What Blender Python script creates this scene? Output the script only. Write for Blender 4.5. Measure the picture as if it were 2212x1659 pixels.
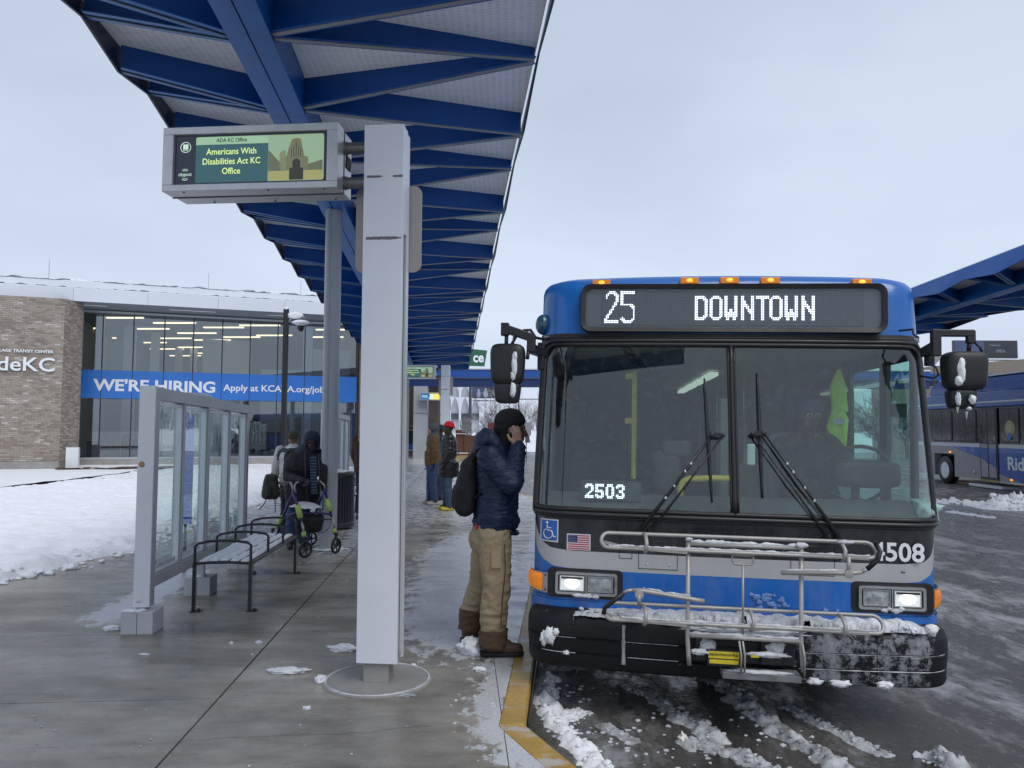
import bpy, bmesh, math, random
from math import sin, cos, pi, radians, sqrt, atan, atan2
from mathutils import Vector as V, Matrix, noise, Euler
random.seed(7)
for _o in list(bpy.data.objects): bpy.data.objects.remove(_o)
S = bpy.context.scene
COL = S.collection

# ------------------------------------------------------------------ camera
F, CX, CY, CAMH = 1661.0, 1106.0, 829.5, 1.66
PITCH = atan(98.5 / F); ROLL = .0045
RC = Matrix.Rotation(pi/2 + PITCH, 3, 'X') @ Matrix.Rotation(ROLL, 3, 'Z')
cd = bpy.data.cameras.new('camera'); cam = bpy.data.objects.new('camera', cd); COL.objects.link(cam)
cam.location = (0, 0, CAMH); cam.rotation_euler = RC.to_euler()
cd.sensor_width = 36; cd.lens = 36 * F / 2212; cd.clip_end = 3000; cd.clip_start = .05
S.camera = cam

# ------------------------------------------------------------------ sky, sun, exposure
W = bpy.data.worlds.new('World'); S.world = W; W.use_nodes = True
nt = W.node_tree; nt.nodes.clear()
wo = nt.nodes.new('ShaderNodeOutputWorld'); bg = nt.nodes.new('ShaderNodeBackground'); bg.inputs[1].default_value = .10
sky = nt.nodes.new('ShaderNodeTexSky'); sky.sky_type = 'NISHITA'; sky.sun_disc = False
SUN_EL, SUN_AZ = radians(52), radians(150)
sky.sun_elevation = SUN_EL; sky.sun_rotation = SUN_AZ; sky.dust_density = 2.0
tc = nt.nodes.new('ShaderNodeTexCoord')
mp = nt.nodes.new('ShaderNodeMapping'); mp.inputs['Scale'].default_value = (1.0, 1.0, 2.6)
nz = nt.nodes.new('ShaderNodeTexNoise'); nz.inputs['Scale'].default_value = 1.5; nz.inputs['Detail'].default_value = 4; nz.inputs['Roughness'].default_value = .45
cr = nt.nodes.new('ShaderNodeValToRGB')
cr.color_ramp.elements[0].position = .36; cr.color_ramp.elements[0].color = (4.5, 5.2, 6.45, 1)
cr.color_ramp.elements[1].position = .66; cr.color_ramp.elements[1].color = (5.95, 6.7, 7.95, 1)
sx = nt.nodes.new('ShaderNodeSeparateXYZ')
mr = nt.nodes.new('ShaderNodeMapRange'); mr.inputs[1].default_value = 0; mr.inputs[2].default_value = .6; mr.inputs[3].default_value = 1.13; mr.inputs[4].default_value = .93
mul = nt.nodes.new('ShaderNodeVectorMath'); mul.operation = 'SCALE'
mixc = nt.nodes.new('ShaderNodeMixRGB'); mixc.inputs[0].default_value = .9
L = nt.links.new
L(tc.outputs['Generated'], mp.inputs[0]); L(mp.outputs[0], nz.inputs['Vector']); L(nz.outputs['Fac'], cr.inputs[0])
L(tc.outputs['Generated'], sx.inputs[0]); L(sx.outputs['Z'], mr.inputs[0]); L(cr.outputs[0], mul.inputs[0]); L(mr.outputs[0], mul.inputs['Scale'])
L(sky.outputs[0], mixc.inputs[1]); L(mul.outputs[0], mixc.inputs[2]); L(mixc.outputs[0], bg.inputs[0]); L(bg.outputs[0], wo.inputs[0])
sd = bpy.data.lights.new('sun', 'SUN'); sd.energy = 1.45; sd.angle = radians(35); sd.color = (1, .97, .93)
sun = bpy.data.objects.new('sun', sd); COL.objects.link(sun)
sdir = V((sin(SUN_AZ) * cos(SUN_EL), cos(SUN_AZ) * cos(SUN_EL), sin(SUN_EL)))
sun.rotation_euler = (-sdir).to_track_quat('-Z', 'Y').to_euler()
S.view_settings.view_transform = 'Standard'; S.view_settings.look = 'None'
S.view_settings.exposure = .22; S.view_settings.gamma = 1; S.view_settings.use_curve_mapping = False
S.render.engine = 'CYCLES'
S.cycles.max_bounces = 8; S.cycles.transparent_max_bounces = 16

# ------------------------------------------------------------------ placing helpers (rays of the photograph's camera)
def ray(x, y):
    d = RC @ V((x - CX, -(y - CY), -F)); return d / d.y
def P(x, y, Y): return V((0, 0, CAMH)) + ray(x, y) * Y
def G(x, y, z=0):
    d = ray(x, y); return V((0, 0, CAMH)) + d * ((z - CAMH) / d.z)

# ------------------------------------------------------------------ materials
def nodes(m):
    m.use_nodes = True; t = m.node_tree; return t, t.nodes['Principled BSDF']
def rgba(c): return (c[0], c[1], c[2], 1)
def N(t, k, **kw):
    n = t.nodes.new(k)
    for a, b in kw.items(): setattr(n, a, b)
    return n
def noise_tex(t, scale, detail=4, rough=.55, vec=None, stretch=None, coord='Object'):
    n = N(t, 'ShaderNodeTexNoise'); n.inputs['Scale'].default_value = scale; n.inputs['Detail'].default_value = detail; n.inputs['Roughness'].default_value = rough
    if vec is None:
        if coord == 'World': vec = N(t, 'ShaderNodeNewGeometry').outputs['Position']
        else: vec = N(t, 'ShaderNodeTexCoord').outputs['Object']
    if stretch:
        mpn = N(t, 'ShaderNodeMapping'); mpn.inputs['Scale'].default_value = stretch[:3]
        if len(stretch) > 3: mpn.inputs['Rotation'].default_value = (0, 0, stretch[3])
        t.links.new(vec, mpn.inputs[0]); vec = mpn.outputs[0]
    t.links.new(vec, n.inputs['Vector']); return n.outputs['Fac']
def ramp(t, fac, stops):
    r = N(t, 'ShaderNodeValToRGB'); e = r.color_ramp.elements
    while len(e) < len(stops): e.new(.5)
    for i, (p, c) in enumerate(stops):
        e[i].position = p; e[i].color = rgba(c) if not isinstance(c, (int, float)) else (c, c, c, 1)
    t.links.new(fac, r.inputs[0]); return r.outputs[0]
def mixcol(t, fac, a, b, mode='MIX'):
    m = N(t, 'ShaderNodeMixRGB', blend_type=mode)
    for i, x in ((0, fac), (1, a), (2, b)):
        if hasattr(x, 'links'): t.links.new(x, m.inputs[i])
        else: m.inputs[i].default_value = x if i == 0 else rgba(x)
    return m.outputs[0]
class X_:
    """small arithmetic on node sockets"""
    def __init__(s, t, k): s.t = t; s.k = k
    def op(s, o, b=None, c=None):
        n = s.t.nodes.new('ShaderNodeMath'); n.operation = o
        for i, v in enumerate((s, b, c)):
            if v is None: continue
            if isinstance(v, X_): s.t.links.new(v.k, n.inputs[i])
            else: n.inputs[i].default_value = v
        return X_(s.t, n.outputs[0])
    def __add__(s, b): return s.op('ADD', b)
    def __sub__(s, b): return s.op('SUBTRACT', b)
    def __mul__(s, b): return s.op('MULTIPLY', b)
    def abs(s): return s.op('ABSOLUTE')
    def max(s, b): return s.op('MAXIMUM', b)
    def min(s, b): return s.op('MINIMUM', b)
    def band(s, w): # 1 at 0 falling to 0 at |s| = w
        return (s.abs() * (-1.0 / w) + 1.0).max(0.0)
    def step(s, a, b):
        n = s.t.nodes.new('ShaderNodeMapRange'); n.inputs[1].default_value = a; n.inputs[2].default_value = b; s.t.links.new(s.k, n.inputs[0]); return X_(s.t, n.outputs[0])
def bumpn(t, b, h, strength, dist=.01):
    n = N(t, 'ShaderNodeBump'); n.inputs['Strength'].default_value = strength; n.inputs['Distance'].default_value = dist
    t.links.new(h, n.inputs['Height']); t.links.new(n.outputs[0], b.inputs['Normal'])
MC = {}
def mat(name, col, rough=.5, metal=0, var=.12, vs=6, bump=0, bs=60, rvar=.1, coat=0, emit=0, ecol=None, coord='Object', stretch=None, spec=.5, sheen=0):
    if name in MC: return MC[name]
    m = bpy.data.materials.new(name); MC[name] = m; t, b = nodes(m)
    b.inputs['Metallic'].default_value = metal; b.inputs['Coat Weight'].default_value = coat; b.inputs['Specular IOR Level'].default_value = spec
    if sheen: b.inputs['Sheen Weight'].default_value = sheen
    if var:
        f = noise_tex(t, vs, 5, .6, coord=coord, stretch=stretch)
        t.links.new(ramp(t, f, [(.3, [c * (1 - var) for c in col]), (.7, [min(1, c * (1 + var)) for c in col])]), b.inputs['Base Color'])
        t.links.new(ramp(t, f, [(.3, max(.02, rough - rvar)), (.7, min(1, rough + rvar))]), b.inputs['Roughness'])
    else:
        b.inputs['Base Color'].default_value = rgba(col); b.inputs['Roughness'].default_value = rough
    if bump: bumpn(t, b, noise_tex(t, bs, 4, .6, coord=coord, stretch=stretch), bump)
    if emit:
        b.inputs['Emission Color'].default_value = rgba(ecol or col); b.inputs['Emission Strength'].default_value = emit
    return m
def glass(name, tint, ior=1.5, rough=.01, dirt=0):
    m = bpy.data.materials.new(name); MC[name] = m; m.use_nodes = True; t = m.node_tree; t.nodes.clear()
    o = N(t, 'ShaderNodeOutputMaterial'); tr = N(t, 'ShaderNodeBsdfTransparent'); gl = N(t, 'ShaderNodeBsdfGlossy'); lw = N(t, 'ShaderNodeLayerWeight'); lw.inputs[0].default_value = .5; r0 = ((ior - 1) / (ior + 1))**2; fx = X_(t, lw.outputs['Facing']).op('POWER', 4.2) * (1 - r0) + r0; mx = N(t, 'ShaderNodeMixShader')
    tr.inputs[0].default_value = rgba(tint); gl.inputs['Roughness'].default_value = rough; gl.inputs['Color'].default_value = (.95, 1, 1, 1)
    t.links.new(fx.k, mx.inputs[0]); t.links.new(tr.outputs[0], mx.inputs[1]); t.links.new(gl.outputs[0], mx.inputs[2])
    last = mx.outputs[0]
    if dirt:
        df = N(t, 'ShaderNodeBsdfDiffuse'); df.inputs[0].default_value = (.62, .68, .72, 1); m2 = N(t, 'ShaderNodeMixShader')
        f = noise_tex(t, 22, 6, .75); t.links.new(ramp(t, f, [(.5, dirt * .15), (.72, dirt)]), m2.inputs[0])
        t.links.new(last, m2.inputs[1]); t.links.new(df.outputs[0], m2.inputs[2]); last = m2.outputs[0]
    t.links.new(last, o.inputs[0]); return m

# ------------------------------------------------------------------ mesh builder
class MB:
    def __init__(s): s.v = []; s.f = []; s.m = []
    def add(s, vs, fs, m=0):
        n = len(s.v); s.v += [tuple(x) for x in vs]; s.f += [tuple(i + n for i in q) for q in fs]; s.m += [m] * len(fs); return s
    def box(s, c, d, R=None, m=0):
        hx, hy, hz = d[0]/2, d[1]/2, d[2]/2
        vs = [V((x, y, z)) for x in (-hx, hx) for y in (-hy, hy) for z in (-hz, hz)]
        if R is not None: vs = [R @ v for v in vs]
        return s.add([v + V(c) for v in vs], [(0,1,3,2),(4,6,7,5),(0,4,5,1),(2,3,7,6),(0,2,6,4),(1,5,7,3)], m)
    def bb(s, a, b, m=0):
        return s.box([(a[i] + b[i]) / 2 for i in range(3)], [abs(b[i] - a[i]) for i in range(3)], None, m)
    def beam(s, p, q, w, h, m=0, up=V((0, 0, 1))):
        p, q = V(p), V(q); d = (q - p); l = d.length; d.normalize(); x = d.cross(up)
        if x.length < 1e-4: x = V((1, 0, 0))
        x.normalize(); z = x.cross(d); R = Matrix((x, d, z)).transposed()
        return s.box((p + q) / 2, (w, l, h), R, m)
    def prism(s, pts, vec, m=0):
        n = len(pts); a = [V(p) for p in pts]; b = [p + V(vec) for p in a]
        return s.add(a + b, [tuple(range(n))[::-1], tuple(range(n, 2*n))] + [(i, (i+1) % n, n + (i+1) % n, n + i) for i in range(n)], m)
    def quad(s, a, b, c, d, m=0): return s.add([a, b, c, d], [(0, 1, 2, 3)], m)
    def tube(s, pts, r, n=8, closed=False, m=0, flat=1.0):
        pts = [V(p) for p in pts]; k = len(pts); rs = r if isinstance(r, (list, tuple)) else [r] * k
        vs = []; prev = None
        for i, p in enumerate(pts):
            a = pts[(i - 1) % k] if (closed or i > 0) else p; b = pts[(i + 1) % k] if (closed or i < k - 1) else p
            d = (b - a).normalized() if (b - a).length > 1e-9 else V((0, 0, 1))
            if prev is None:
                x = d.orthogonal().normalized() if abs(d.z) > .9 else d.cross(V((0, 0, 1))).normalized()
            else:
                x = prev - d * prev.dot(d)
                x = x.normalized() if x.length > 1e-6 else d.orthogonal().normalized()
            prev = x; y = d.cross(x)
            vs += [p + (x * cos(2*pi*j/n) + y * sin(2*pi*j/n) * flat) * rs[i] for j in range(n)]
        fs = [(i*n + j, i*n + (j+1) % n, ((i+1) % k)*n + (j+1) % n, ((i+1) % k)*n + j) for i in range(k if closed else k - 1) for j in range(n)]
        if not closed: fs += [tuple(range(n))[::-1], tuple(range((k-1)*n, k*n))]
        return s.add(vs, fs, m)
    def ell(s, c, r, R=None, seg=12, rings=8, m=0):
        vs = [V((0, 0, 1))] + [V((sin(pi*i/rings)*cos(2*pi*j/seg), sin(pi*i/rings)*sin(2*pi*j/seg), cos(pi*i/rings))) for i in range(1, rings) for j in range(seg)] + [V((0, 0, -1))]
        fs = [(0, 1 + j, 1 + (j+1) % seg) for j in range(seg)]
        for i in range(rings - 2):
            for j in range(seg): fs.append((1 + i*seg + j, 1 + (i+1)*seg + j, 1 + (i+1)*seg + (j+1) % seg, 1 + i*seg + (j+1) % seg))
        e = len(vs) - 1; o = 1 + (rings - 2) * seg
        fs += [(e, o + (j+1) % seg, o + j) for j in range(seg)]
        r = (r, r, r) if isinstance(r, (int, float)) else r
        out = []
        for v in vs:
            w = V((v.x*r[0], v.y*r[1], v.z*r[2]))
            if R is not None: w = R @ w
            out.append(w + V(c))
        return s.add(out, fs, m)
    def cap(s, p, r0, q, r1, n=12):
        p, q = V(p), V(q)
        s.ell(p, r0, seg=n, rings=8); s.ell(q, r1, seg=n, rings=8)
        if (q - p).length > 1e-4: s.tube([p, q], [r0, r1], n)
        return s
    def blob(s, c, r, seed=0, amp=.35, fr=1.6, sub=3, m=0, flatz=None):
        bm = bmesh.new(); bmesh.ops.create_icosphere(bm, subdivisions=sub, radius=1); r = (r, r, r) if isinstance(r, (int, float)) else r
        vs = []
        for v in bm.verts:
            n = v.co.copy(); k = 1 + amp * noise.fractal(n * fr + V((seed * 7.3, seed * 1.7, 3)), 1, 2, 4)
            w = V((n.x*r[0]*k, n.y*r[1]*k, n.z*r[2]*k)) + V(c)
            if flatz is not None and w.z < flatz: w.z = flatz
            vs.append(w)
        fs = [tuple(v.index for v in f.verts) for f in bm.faces]; bm.free(); return s.add(vs, fs, m)
    def grid(s, nx, ny, fn, m=0, keep=None):
        vs = [fn(i / nx, j / ny) for j in range(ny + 1) for i in range(nx + 1)]
        fs = [(j*(nx+1)+i, j*(nx+1)+i+1, (j+1)*(nx+1)+i+1, (j+1)*(nx+1)+i) for j in range(ny) for i in range(nx)]
        if keep: fs = [f for f in fs if keep([vs[i] for i in f])]
        return s.add(vs, fs, m)
    def lathe(s, c, prof, n=24, m=0, R=None, caps=True):
        vs = []
        for (r, z) in prof:
            for j in range(n):
                w = V((r*cos(2*pi*j/n), r*sin(2*pi*j/n), z))
                if R is not None: w = R @ w
                vs.append(w + V(c))
        k = len(prof)
        fs = [(i*n+j, i*n+(j+1) % n, (i+1)*n+(j+1) % n, (i+1)*n+j) for i in range(k-1) for j in range(n)]
        if caps: fs += [tuple(range(n))[::-1], tuple(range((k-1)*n, k*n))]
        return s.add(vs, fs, m)

MW = {}
def mesh_of(mb, name, mats, smooth=False, inv=None):
    me = bpy.data.meshes.new(name)
    vs = mb.v if inv is None else [tuple(inv @ V(v)) for v in mb.v]
    me.from_pydata(vs, [], mb.f)
    for m in (mats if isinstance(mats, (list, tuple)) else [mats]): me.materials.append(m)
    me.polygons.foreach_set('material_index', mb.m)
    if smooth is True: me.polygons.foreach_set('use_smooth', [True] * len(mb.f))
    me.update()
    if isinstance(smooth, float):
        me.polygons.foreach_set('use_smooth', [True] * len(mb.f)); me.set_sharp_from_angle(angle=smooth)
    return me
def part(name, mb, mats, parent=None, smooth=False, bevel=0, label=None, world=False, stuff=False, recalc=False):
    inv = MW[parent.name].inverted() if (world and parent is not None) else None
    me = mesh_of(mb, name, mats, smooth, inv)
    if recalc:
        bm = bmesh.new(); bm.from_mesh(me); bmesh.ops.recalc_face_normals(bm, faces=bm.faces); bm.to_mesh(me); bm.free()
    return link(name, me, parent, bevel, label, stuff)
def link(name, me, parent=None, bevel=0, label=None, stuff=False, loc=None):
    o = bpy.data.objects.new(name, me); COL.objects.link(o)
    if parent is not None: o.parent = parent; MW[o.name] = MW[parent.name].copy()
    else: MW[o.name] = Matrix.Identity(4)
    if bevel:
        b = o.modifiers.new('bevel', 'BEVEL'); b.width = bevel; b.segments = 2; b.limit_method = 'ANGLE'; b.angle_limit = radians(40)
    if label: o['label'] = label
    if stuff: o['kind'] = 'stuff'
    return o
def thing(name, label, cat, loc=(0, 0, 0), rz=0, group=None, M=None):
    o = bpy.data.objects.new(name, None); COL.objects.link(o); o.empty_display_size = .1
    M = M if M is not None else Matrix.Translation(V(loc)) @ Matrix.Rotation(rz, 4, 'Z')
    o.matrix_world = M; MW[o.name] = M.copy()
    o['label'] = label; o['category'] = cat
    if group: o['group'] = group
    return o
def tag(o, label, cat, group=None, kind=None):
    o['label'] = label; o['category'] = cat
    if group: o['group'] = group
    if kind: o['kind'] = kind
    return o
def struct(name, mb, mats, smooth=False, parent=None, **kw):
    o = part(name, mb, mats, parent, smooth, **kw); o['kind'] = 'structure'; return o
def copy_thing(r, M, label=None):
    def cp(o, par):
        c = o.copy(); COL.objects.link(c)
        if par is not None: c.parent = par; MW[c.name] = M
        for ch in o.children: cp(ch, c)
        return c
    c = cp(r, None); c.matrix_world = M; MW[c.name] = M.copy()
    if label: c['label'] = label
    return c
def text_part(name, body, size, mt, parent, loc, R=None, align='LEFT', ext=.002, sx=1.0, bold=0, fit=None, label=None):
    cu = bpy.data.curves.new('txt', 'FONT'); cu.body = body; cu.size = size; cu.extrude = ext; cu.align_x = align; cu.offset = bold; cu.resolution_u = 3
    ob = bpy.data.objects.new('txt', cu); COL.objects.link(ob); dg = bpy.context.evaluated_depsgraph_get(); dg.update()
    me = bpy.data.meshes.new_from_object(ob.evaluated_get(dg)); bpy.data.objects.remove(ob)
    xs = [v.co.x for v in me.vertices]; ys = [v.co.y for v in me.vertices]
    if fit:   # (width, height): scale glyph box to fit, origin bottom-left (or centre if align CENTER)
        w, h = max(xs) - min(xs), max(ys) - min(ys); x0, y0 = (min(xs) if align == 'LEFT' else (min(xs) + max(xs)) / 2), min(ys)
        for v in me.vertices: v.co.x = (v.co.x - x0) * fit[0] / w; v.co.y = (v.co.y - y0) * fit[1] / h
    else:
        for v in me.vertices: v.co.x *= sx
    T = Matrix.Translation(V(loc)) @ (R.to_4x4() if R is not None else Matrix.Identity(4)) @ Matrix.Rotation(pi/2, 4, 'X')
    me.transform(T); me.materials.clear(); me.materials.append(mt)
    for p in me.polygons: p.material_index = 0
    return link(name, me, parent, label=label)
def sdf(mb, voxel, iters=4, disp=None, subdiv=0):
    me = bpy.data.meshes.new('tmp'); me.from_pydata(mb.v, [], mb.f); me.update()
    ob = bpy.data.objects.new('tmp', me); COL.objects.link(ob)
    r = ob.modifiers.new('r', 'REMESH'); r.mode = 'VOXEL'; r.voxel_size = voxel
    if iters:
        s = ob.modifiers.new('s', 'SMOOTH'); s.factor = .5; s.iterations = iters
    dg = bpy.context.evaluated_depsgraph_get(); dg.update()
    out = bpy.data.meshes.new_from_object(ob.evaluated_get(dg)); bpy.data.objects.remove(ob); bpy.data.meshes.remove(me)
    if disp:
        cos_ = [(v.co.copy(), v.normal.copy()) for v in out.vertices]
        for v, (c, n) in zip(out.vertices, cos_): v.co = c + n * disp(c, n)
    out.polygons.foreach_set('use_smooth', [True] * len(out.polygons)); out.update()
    return out
def sdf_part(name, mb, mt, parent, voxel=.015, iters=4, disp=None, label=None, world=False):
    me = sdf(mb, voxel, iters, disp); me.name = name; me.materials.clear(); me.materials.append(mt)
    if world: me.transform(MW[parent.name].inverted())
    return link(name, me, parent, label=label)
def fold_disp(amp, sx=6, sz=18, seed=0, sharp=1.0):
    def f(c, n):
        q = V((c.x * sx, c.y * sx, c.z * sz)) + V((seed, seed * 2.1, 0)); q += noise.noise_vector(c * 5) * .8
        a = noise.noise(q); b = noise.noise(V((c.x * 20 + seed, c.y * 20, c.z * 24)))
        return amp * ((1 - abs(a) * 2) * .8 + b * .3)
    return f
# ------------------------------------------------------------------ material library
def wet_concrete(name, dark, light, slush=True):
    m = bpy.data.materials.new(name); t, b = nodes(m)
    big = noise_tex(t, .8, 7, .66, coord='World', stretch=(1, 1.6, 1, .2)); st = noise_tex(t, 1.6, 7, .65, coord='World', stretch=(1, 4, 1, -.09)); fine = noise_tex(t, 70, 4, .7, coord='World')
    c1 = ramp(t, big, [(.34, dark), (.62, light)])
    c2 = mixcol(t, 1, c1, ramp(t, st, [(.3, (.72, .70, .66)), (.5, (1, 1, 1)), (.72, (1.12, 1.14, 1.18))]), 'MULTIPLY')
    brown = noise_tex(t, 5, 6, .7, coord='World', stretch=(1, 2.2, 1, .1))
    c3 = mixcol(t, ramp(t, brown, [(.56, 0), (.66, .35)]), c2, (.17, .135, .10))
    c4 = mixcol(t, ramp(t, fine, [(.3, .16), (.7, 0)]), c3, (.02, .02, .02))
    # thin trodden slush: beside the kerb, behind the bench, across the far platform
    sp_ = N(t, 'ShaderNodeSeparateXYZ'); t.links.new(N(t, 'ShaderNodeNewGeometry').outputs['Position'], sp_.inputs[0])
    x, y = X_(t, sp_.outputs['X']), X_(t, sp_.outputs['Y'])
    walk = (x + y * .06 - .05).band(.95) * y.step(5.2, 6.6) * (y * -1 + 13.5).step(0, 3) * .56
    kerbside = (x - y * .0707 + .44).band(.30) * y.step(4.2, 4.6) * .34
    corner = (x * .92 + y * .40 - 1.68).band(.30) * (y * -1 + 4.75).step(0, .3) * .36
    bench_ = (x + y * .07 + 3.06).band(.34) * y.step(6.4, 6.9) * (y * -1 + 9.6).step(0, .8) * .50
    col_ = (x + y * .066 + 1.60).band(.8) * y.step(9.0, 10.5) * .28
    far_ = y.step(10, 15) * .22
    m1 = walk.max(kerbside).max(corner).max(bench_).max(col_).max(far_)
    n1 = X_(t, noise_tex(t, 5.5, 9, .72, coord='World', stretch=(1.5, 1, 1, -.5)))
    cov = (n1 + m1).step(.665, .735)
    gran = X_(t, noise_tex(t, 48, 4, .75, coord='World'))
    cov2 = cov * gran.step(.28, .46)
    c4 = mixcol(t, (cov2 * .9).k, c4, (.60, .62, .65))
    t.links.new(c4, b.inputs['Base Color'])
    rr = noise_tex(t, 1.1, 6, .6, coord='World', stretch=(1, 2.4, 1, -.1))
    t.links.new(ramp(t, rr, [(.36, .10), (.5, .26), (.66, .5)]), b.inputs['Roughness'])
    b.inputs['Specular IOR Level'].default_value = .42
    h = N(t, 'ShaderNodeMath', operation='ADD'); t.links.new(fine, h.inputs[0])
    br = noise_tex(t, 9, 5, .7, coord='World', stretch=(1, 12, 1, -.09)); t.links.new(br, h.inputs[1])
    hh = X_(t, h.outputs[0]) + cov2 * 3.5
    bumpn(t, b, hh.k, .16, .006)
    MC[name] = m; return m
M_PAVE = wet_concrete('wet_concrete', (.155, .145, .127), (.38, .352, .305))
M_JOINT = mat('joint_dark', (.012, .012, .013), .8, var=.2)
def road_mat():
    m = bpy.data.materials.new('wet_road'); t, b = nodes(m); pos = N(t, 'ShaderNodeNewGeometry').outputs['Position']
    # warp for swept tyre tracks
    wn = N(t, 'ShaderNodeTexNoise'); wn.inputs['Scale'].default_value = .35; t.links.new(pos, wn.inputs['Vector'])
    sc = N(t, 'ShaderNodeVectorMath', operation='SCALE'); sc.inputs['Scale'].default_value = .8; t.links.new(wn.outputs['Color'], sc.inputs[0])
    ad = N(t, 'ShaderNodeVectorMath', operation='ADD'); t.links.new(pos, ad.inputs[0]); t.links.new(sc.outputs[0], ad.inputs[1])
    tr = noise_tex(t, 2.0, 9, .70, vec=ad.outputs[0], stretch=(1.0, .36, 1, -.55))
    tr2 = noise_tex(t, 11, 8, .78, vec=ad.outputs[0], stretch=(1.0, .55, 1, -.62))
    fine = noise_tex(t, 60, 3, .7, coord='World')
    mm = N(t, 'ShaderNodeMath', operation='ADD'); t.links.new(tr, mm.inputs[0])
    ms = N(t, 'ShaderNodeMath', operation='MULTIPLY'); t.links.new(tr2, ms.inputs[0]); ms.inputs[1].default_value = .55; t.links.new(ms.outputs[0], mm.inputs[1])
    slush = mm.outputs[0]
    c = ramp(t, slush, [(.62, (.032, .028, .023)), (.72, (.075, .069, .062)), (.80, (.15, .145, .138)), (.93, (.36, .365, .38))])
    sx = N(t, 'ShaderNodeSeparateXYZ'); t.links.new(pos, sx.inputs[0])
    t.links.new(mixcol(t, ramp(t, fine, [(.3, .3), (.7, 0)]), c, (.02, .02, .02)), b.inputs['Base Color'])
    t.links.new(ramp(t, slush, [(.64, .05), (.74, .18), (.88, .5)]), b.inputs['Roughness']); b.inputs['Specular IOR Level'].default_value = .5
    br = noise_tex(t, 16, 4, .6, coord='World', stretch=(.35, 4, 1, 0))
    h = N(t, 'ShaderNodeMath', operation='ADD'); t.links.new(slush, h.inputs[0])
    h2 = N(t, 'ShaderNodeMath', operation='MULTIPLY'); h2.inputs[1].default_value = .35; t.links.new(br, h2.inputs[0]); t.links.new(h2.outputs[0], h.inputs[1])
    bumpn(t, b, h.outputs[0], .75, .04)
    MC['wet_road'] = m; return m
M_ROAD = road_mat()
def snow_mat(name, col=(.80, .82, .86), bs=9, bump=.35, dirt=None):
    m = bpy.data.materials.new(name); t, b = nodes(m)
    f = noise_tex(t, bs, 6, .6, coord='World')
    c = ramp(t, f, [(.3, [x * .93 for x in col]), (.6, col)])
    if dirt: c = mixcol(t, ramp(t, noise_tex(t, 3.5, 6, .7, coord='World'), [(.42, 0), (.62, .8)]), c, dirt)
    t.links.new(c, b.inputs['Base Color']); b.inputs['Roughness'].default_value = .75; b.inputs['Specular IOR Level'].default_value = .25
    bumpn(t, b, f, bump, .05); MC[name] = m; return m
M_SNOW = snow_mat('snow')
M_SLUSH = snow_mat('slush', (.50, .52, .55), 14, .5, (.17, .165, .16))
M_SLUSHW = snow_mat('slush_pale', (.66, .68, .72), 14, .5, (.36, .365, .38)); M_SLUSHR = snow_mat('slush_road', (.52, .54, .57), 11, .6, (.15, .147, .143)); M_SLUSHR.node_tree.nodes['Principled BSDF'].inputs['Roughness'].default_value = .42
M_ICE = mat('thin_ice', (.38, .40, .43), .35, var=.35, vs=9, bump=.4, bs=60, coord='World')
def kerb_mat():
    m = bpy.data.materials.new('kerb_yellow'); t, b = nodes(m)
    f = noise_tex(t, 3.2, 7, .7, coord='World'); g = noise_tex(t, 24, 5, .7, coord='World'); s = noise_tex(t, 2.2, 6, .65, coord='World', stretch=(1, 1.8, 1))
    c = ramp(t, f, [(.3, (.36, .20, .035)), (.6, (.50, .31, .06))])
    c = mixcol(t, ramp(t, g, [(.5, 0), (.72, .65)]), c, (.20, .17, .12))
    c = mixcol(t, ramp(t, s, [(.54, 0), (.62, .75)]), c, (.50, .51, .52))
    t.links.new(c, b.inputs['Base Color']); b.inputs['Roughness'].default_value = .42; bumpn(t, b, g, .35); MC['kerb_yellow'] = m; return m
M_KERB = kerb_mat()
M_BLUE = mat('canopy_blue', (.003, .082, .33), .42, var=.10, vs=1.5, rvar=.06)
M_BLUE_L = mat('canopy_blue_spine', (.012, .13, .43), .36, var=.16, vs=2.2, rvar=.06)
M_FASC = mat('canopy_dark_edge', (.012, .022, .045), .4, var=.15)
M_GREYSTRIP = mat('grey_strip', (.30, .31, .32), .5, var=.08)
M_WHITE = mat('white_coat', (.76, .79, .84), .42, var=.06, vs=1.3, rvar=.05)
M_STEEL = mat('brushed_steel', (.58, .59, .60), .36, metal=.55, var=.12, vs=7, rvar=.08)
M_ALU = mat('grey_aluminium', (.42, .44, .46), .38, metal=.45, var=.08, vs=3)
M_ALUP = mat('pale_aluminium', (.72, .745, .78), .42, metal=.1, var=.04)
M_BLK = mat('black_rubber', (.012, .012, .014), .45, var=.2)
M_BLKG = mat('black_gloss', (.007, .008, .011), .13, var=.1)
M_BLKM = mat('black_metal', (.02, .021, .024), .38, var=.15)
M_DKGREY = mat('dark_grey_paint', (.05, .053, .06), .4, var=.12)
M_GREY = mat('column_grey', (.38, .405, .44), .42, var=.06, vs=1.5)
M_DARKGAP = mat('dark_gap', (.03, .035, .04), .6, var=.1)
M_CONC = mat('plain_concrete', (.30, .29, .275), .6, var=.15, vs=4, bump=.15)
M_CONCB = mat('pale_concrete_block', (.50, .515, .53), .6, var=.07, vs=4, bump=.1)
M_SIGNBACK = mat('weathered_sign_back', (.42, .395, .36), .5, metal=.15, var=.07, vs=3)
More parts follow.
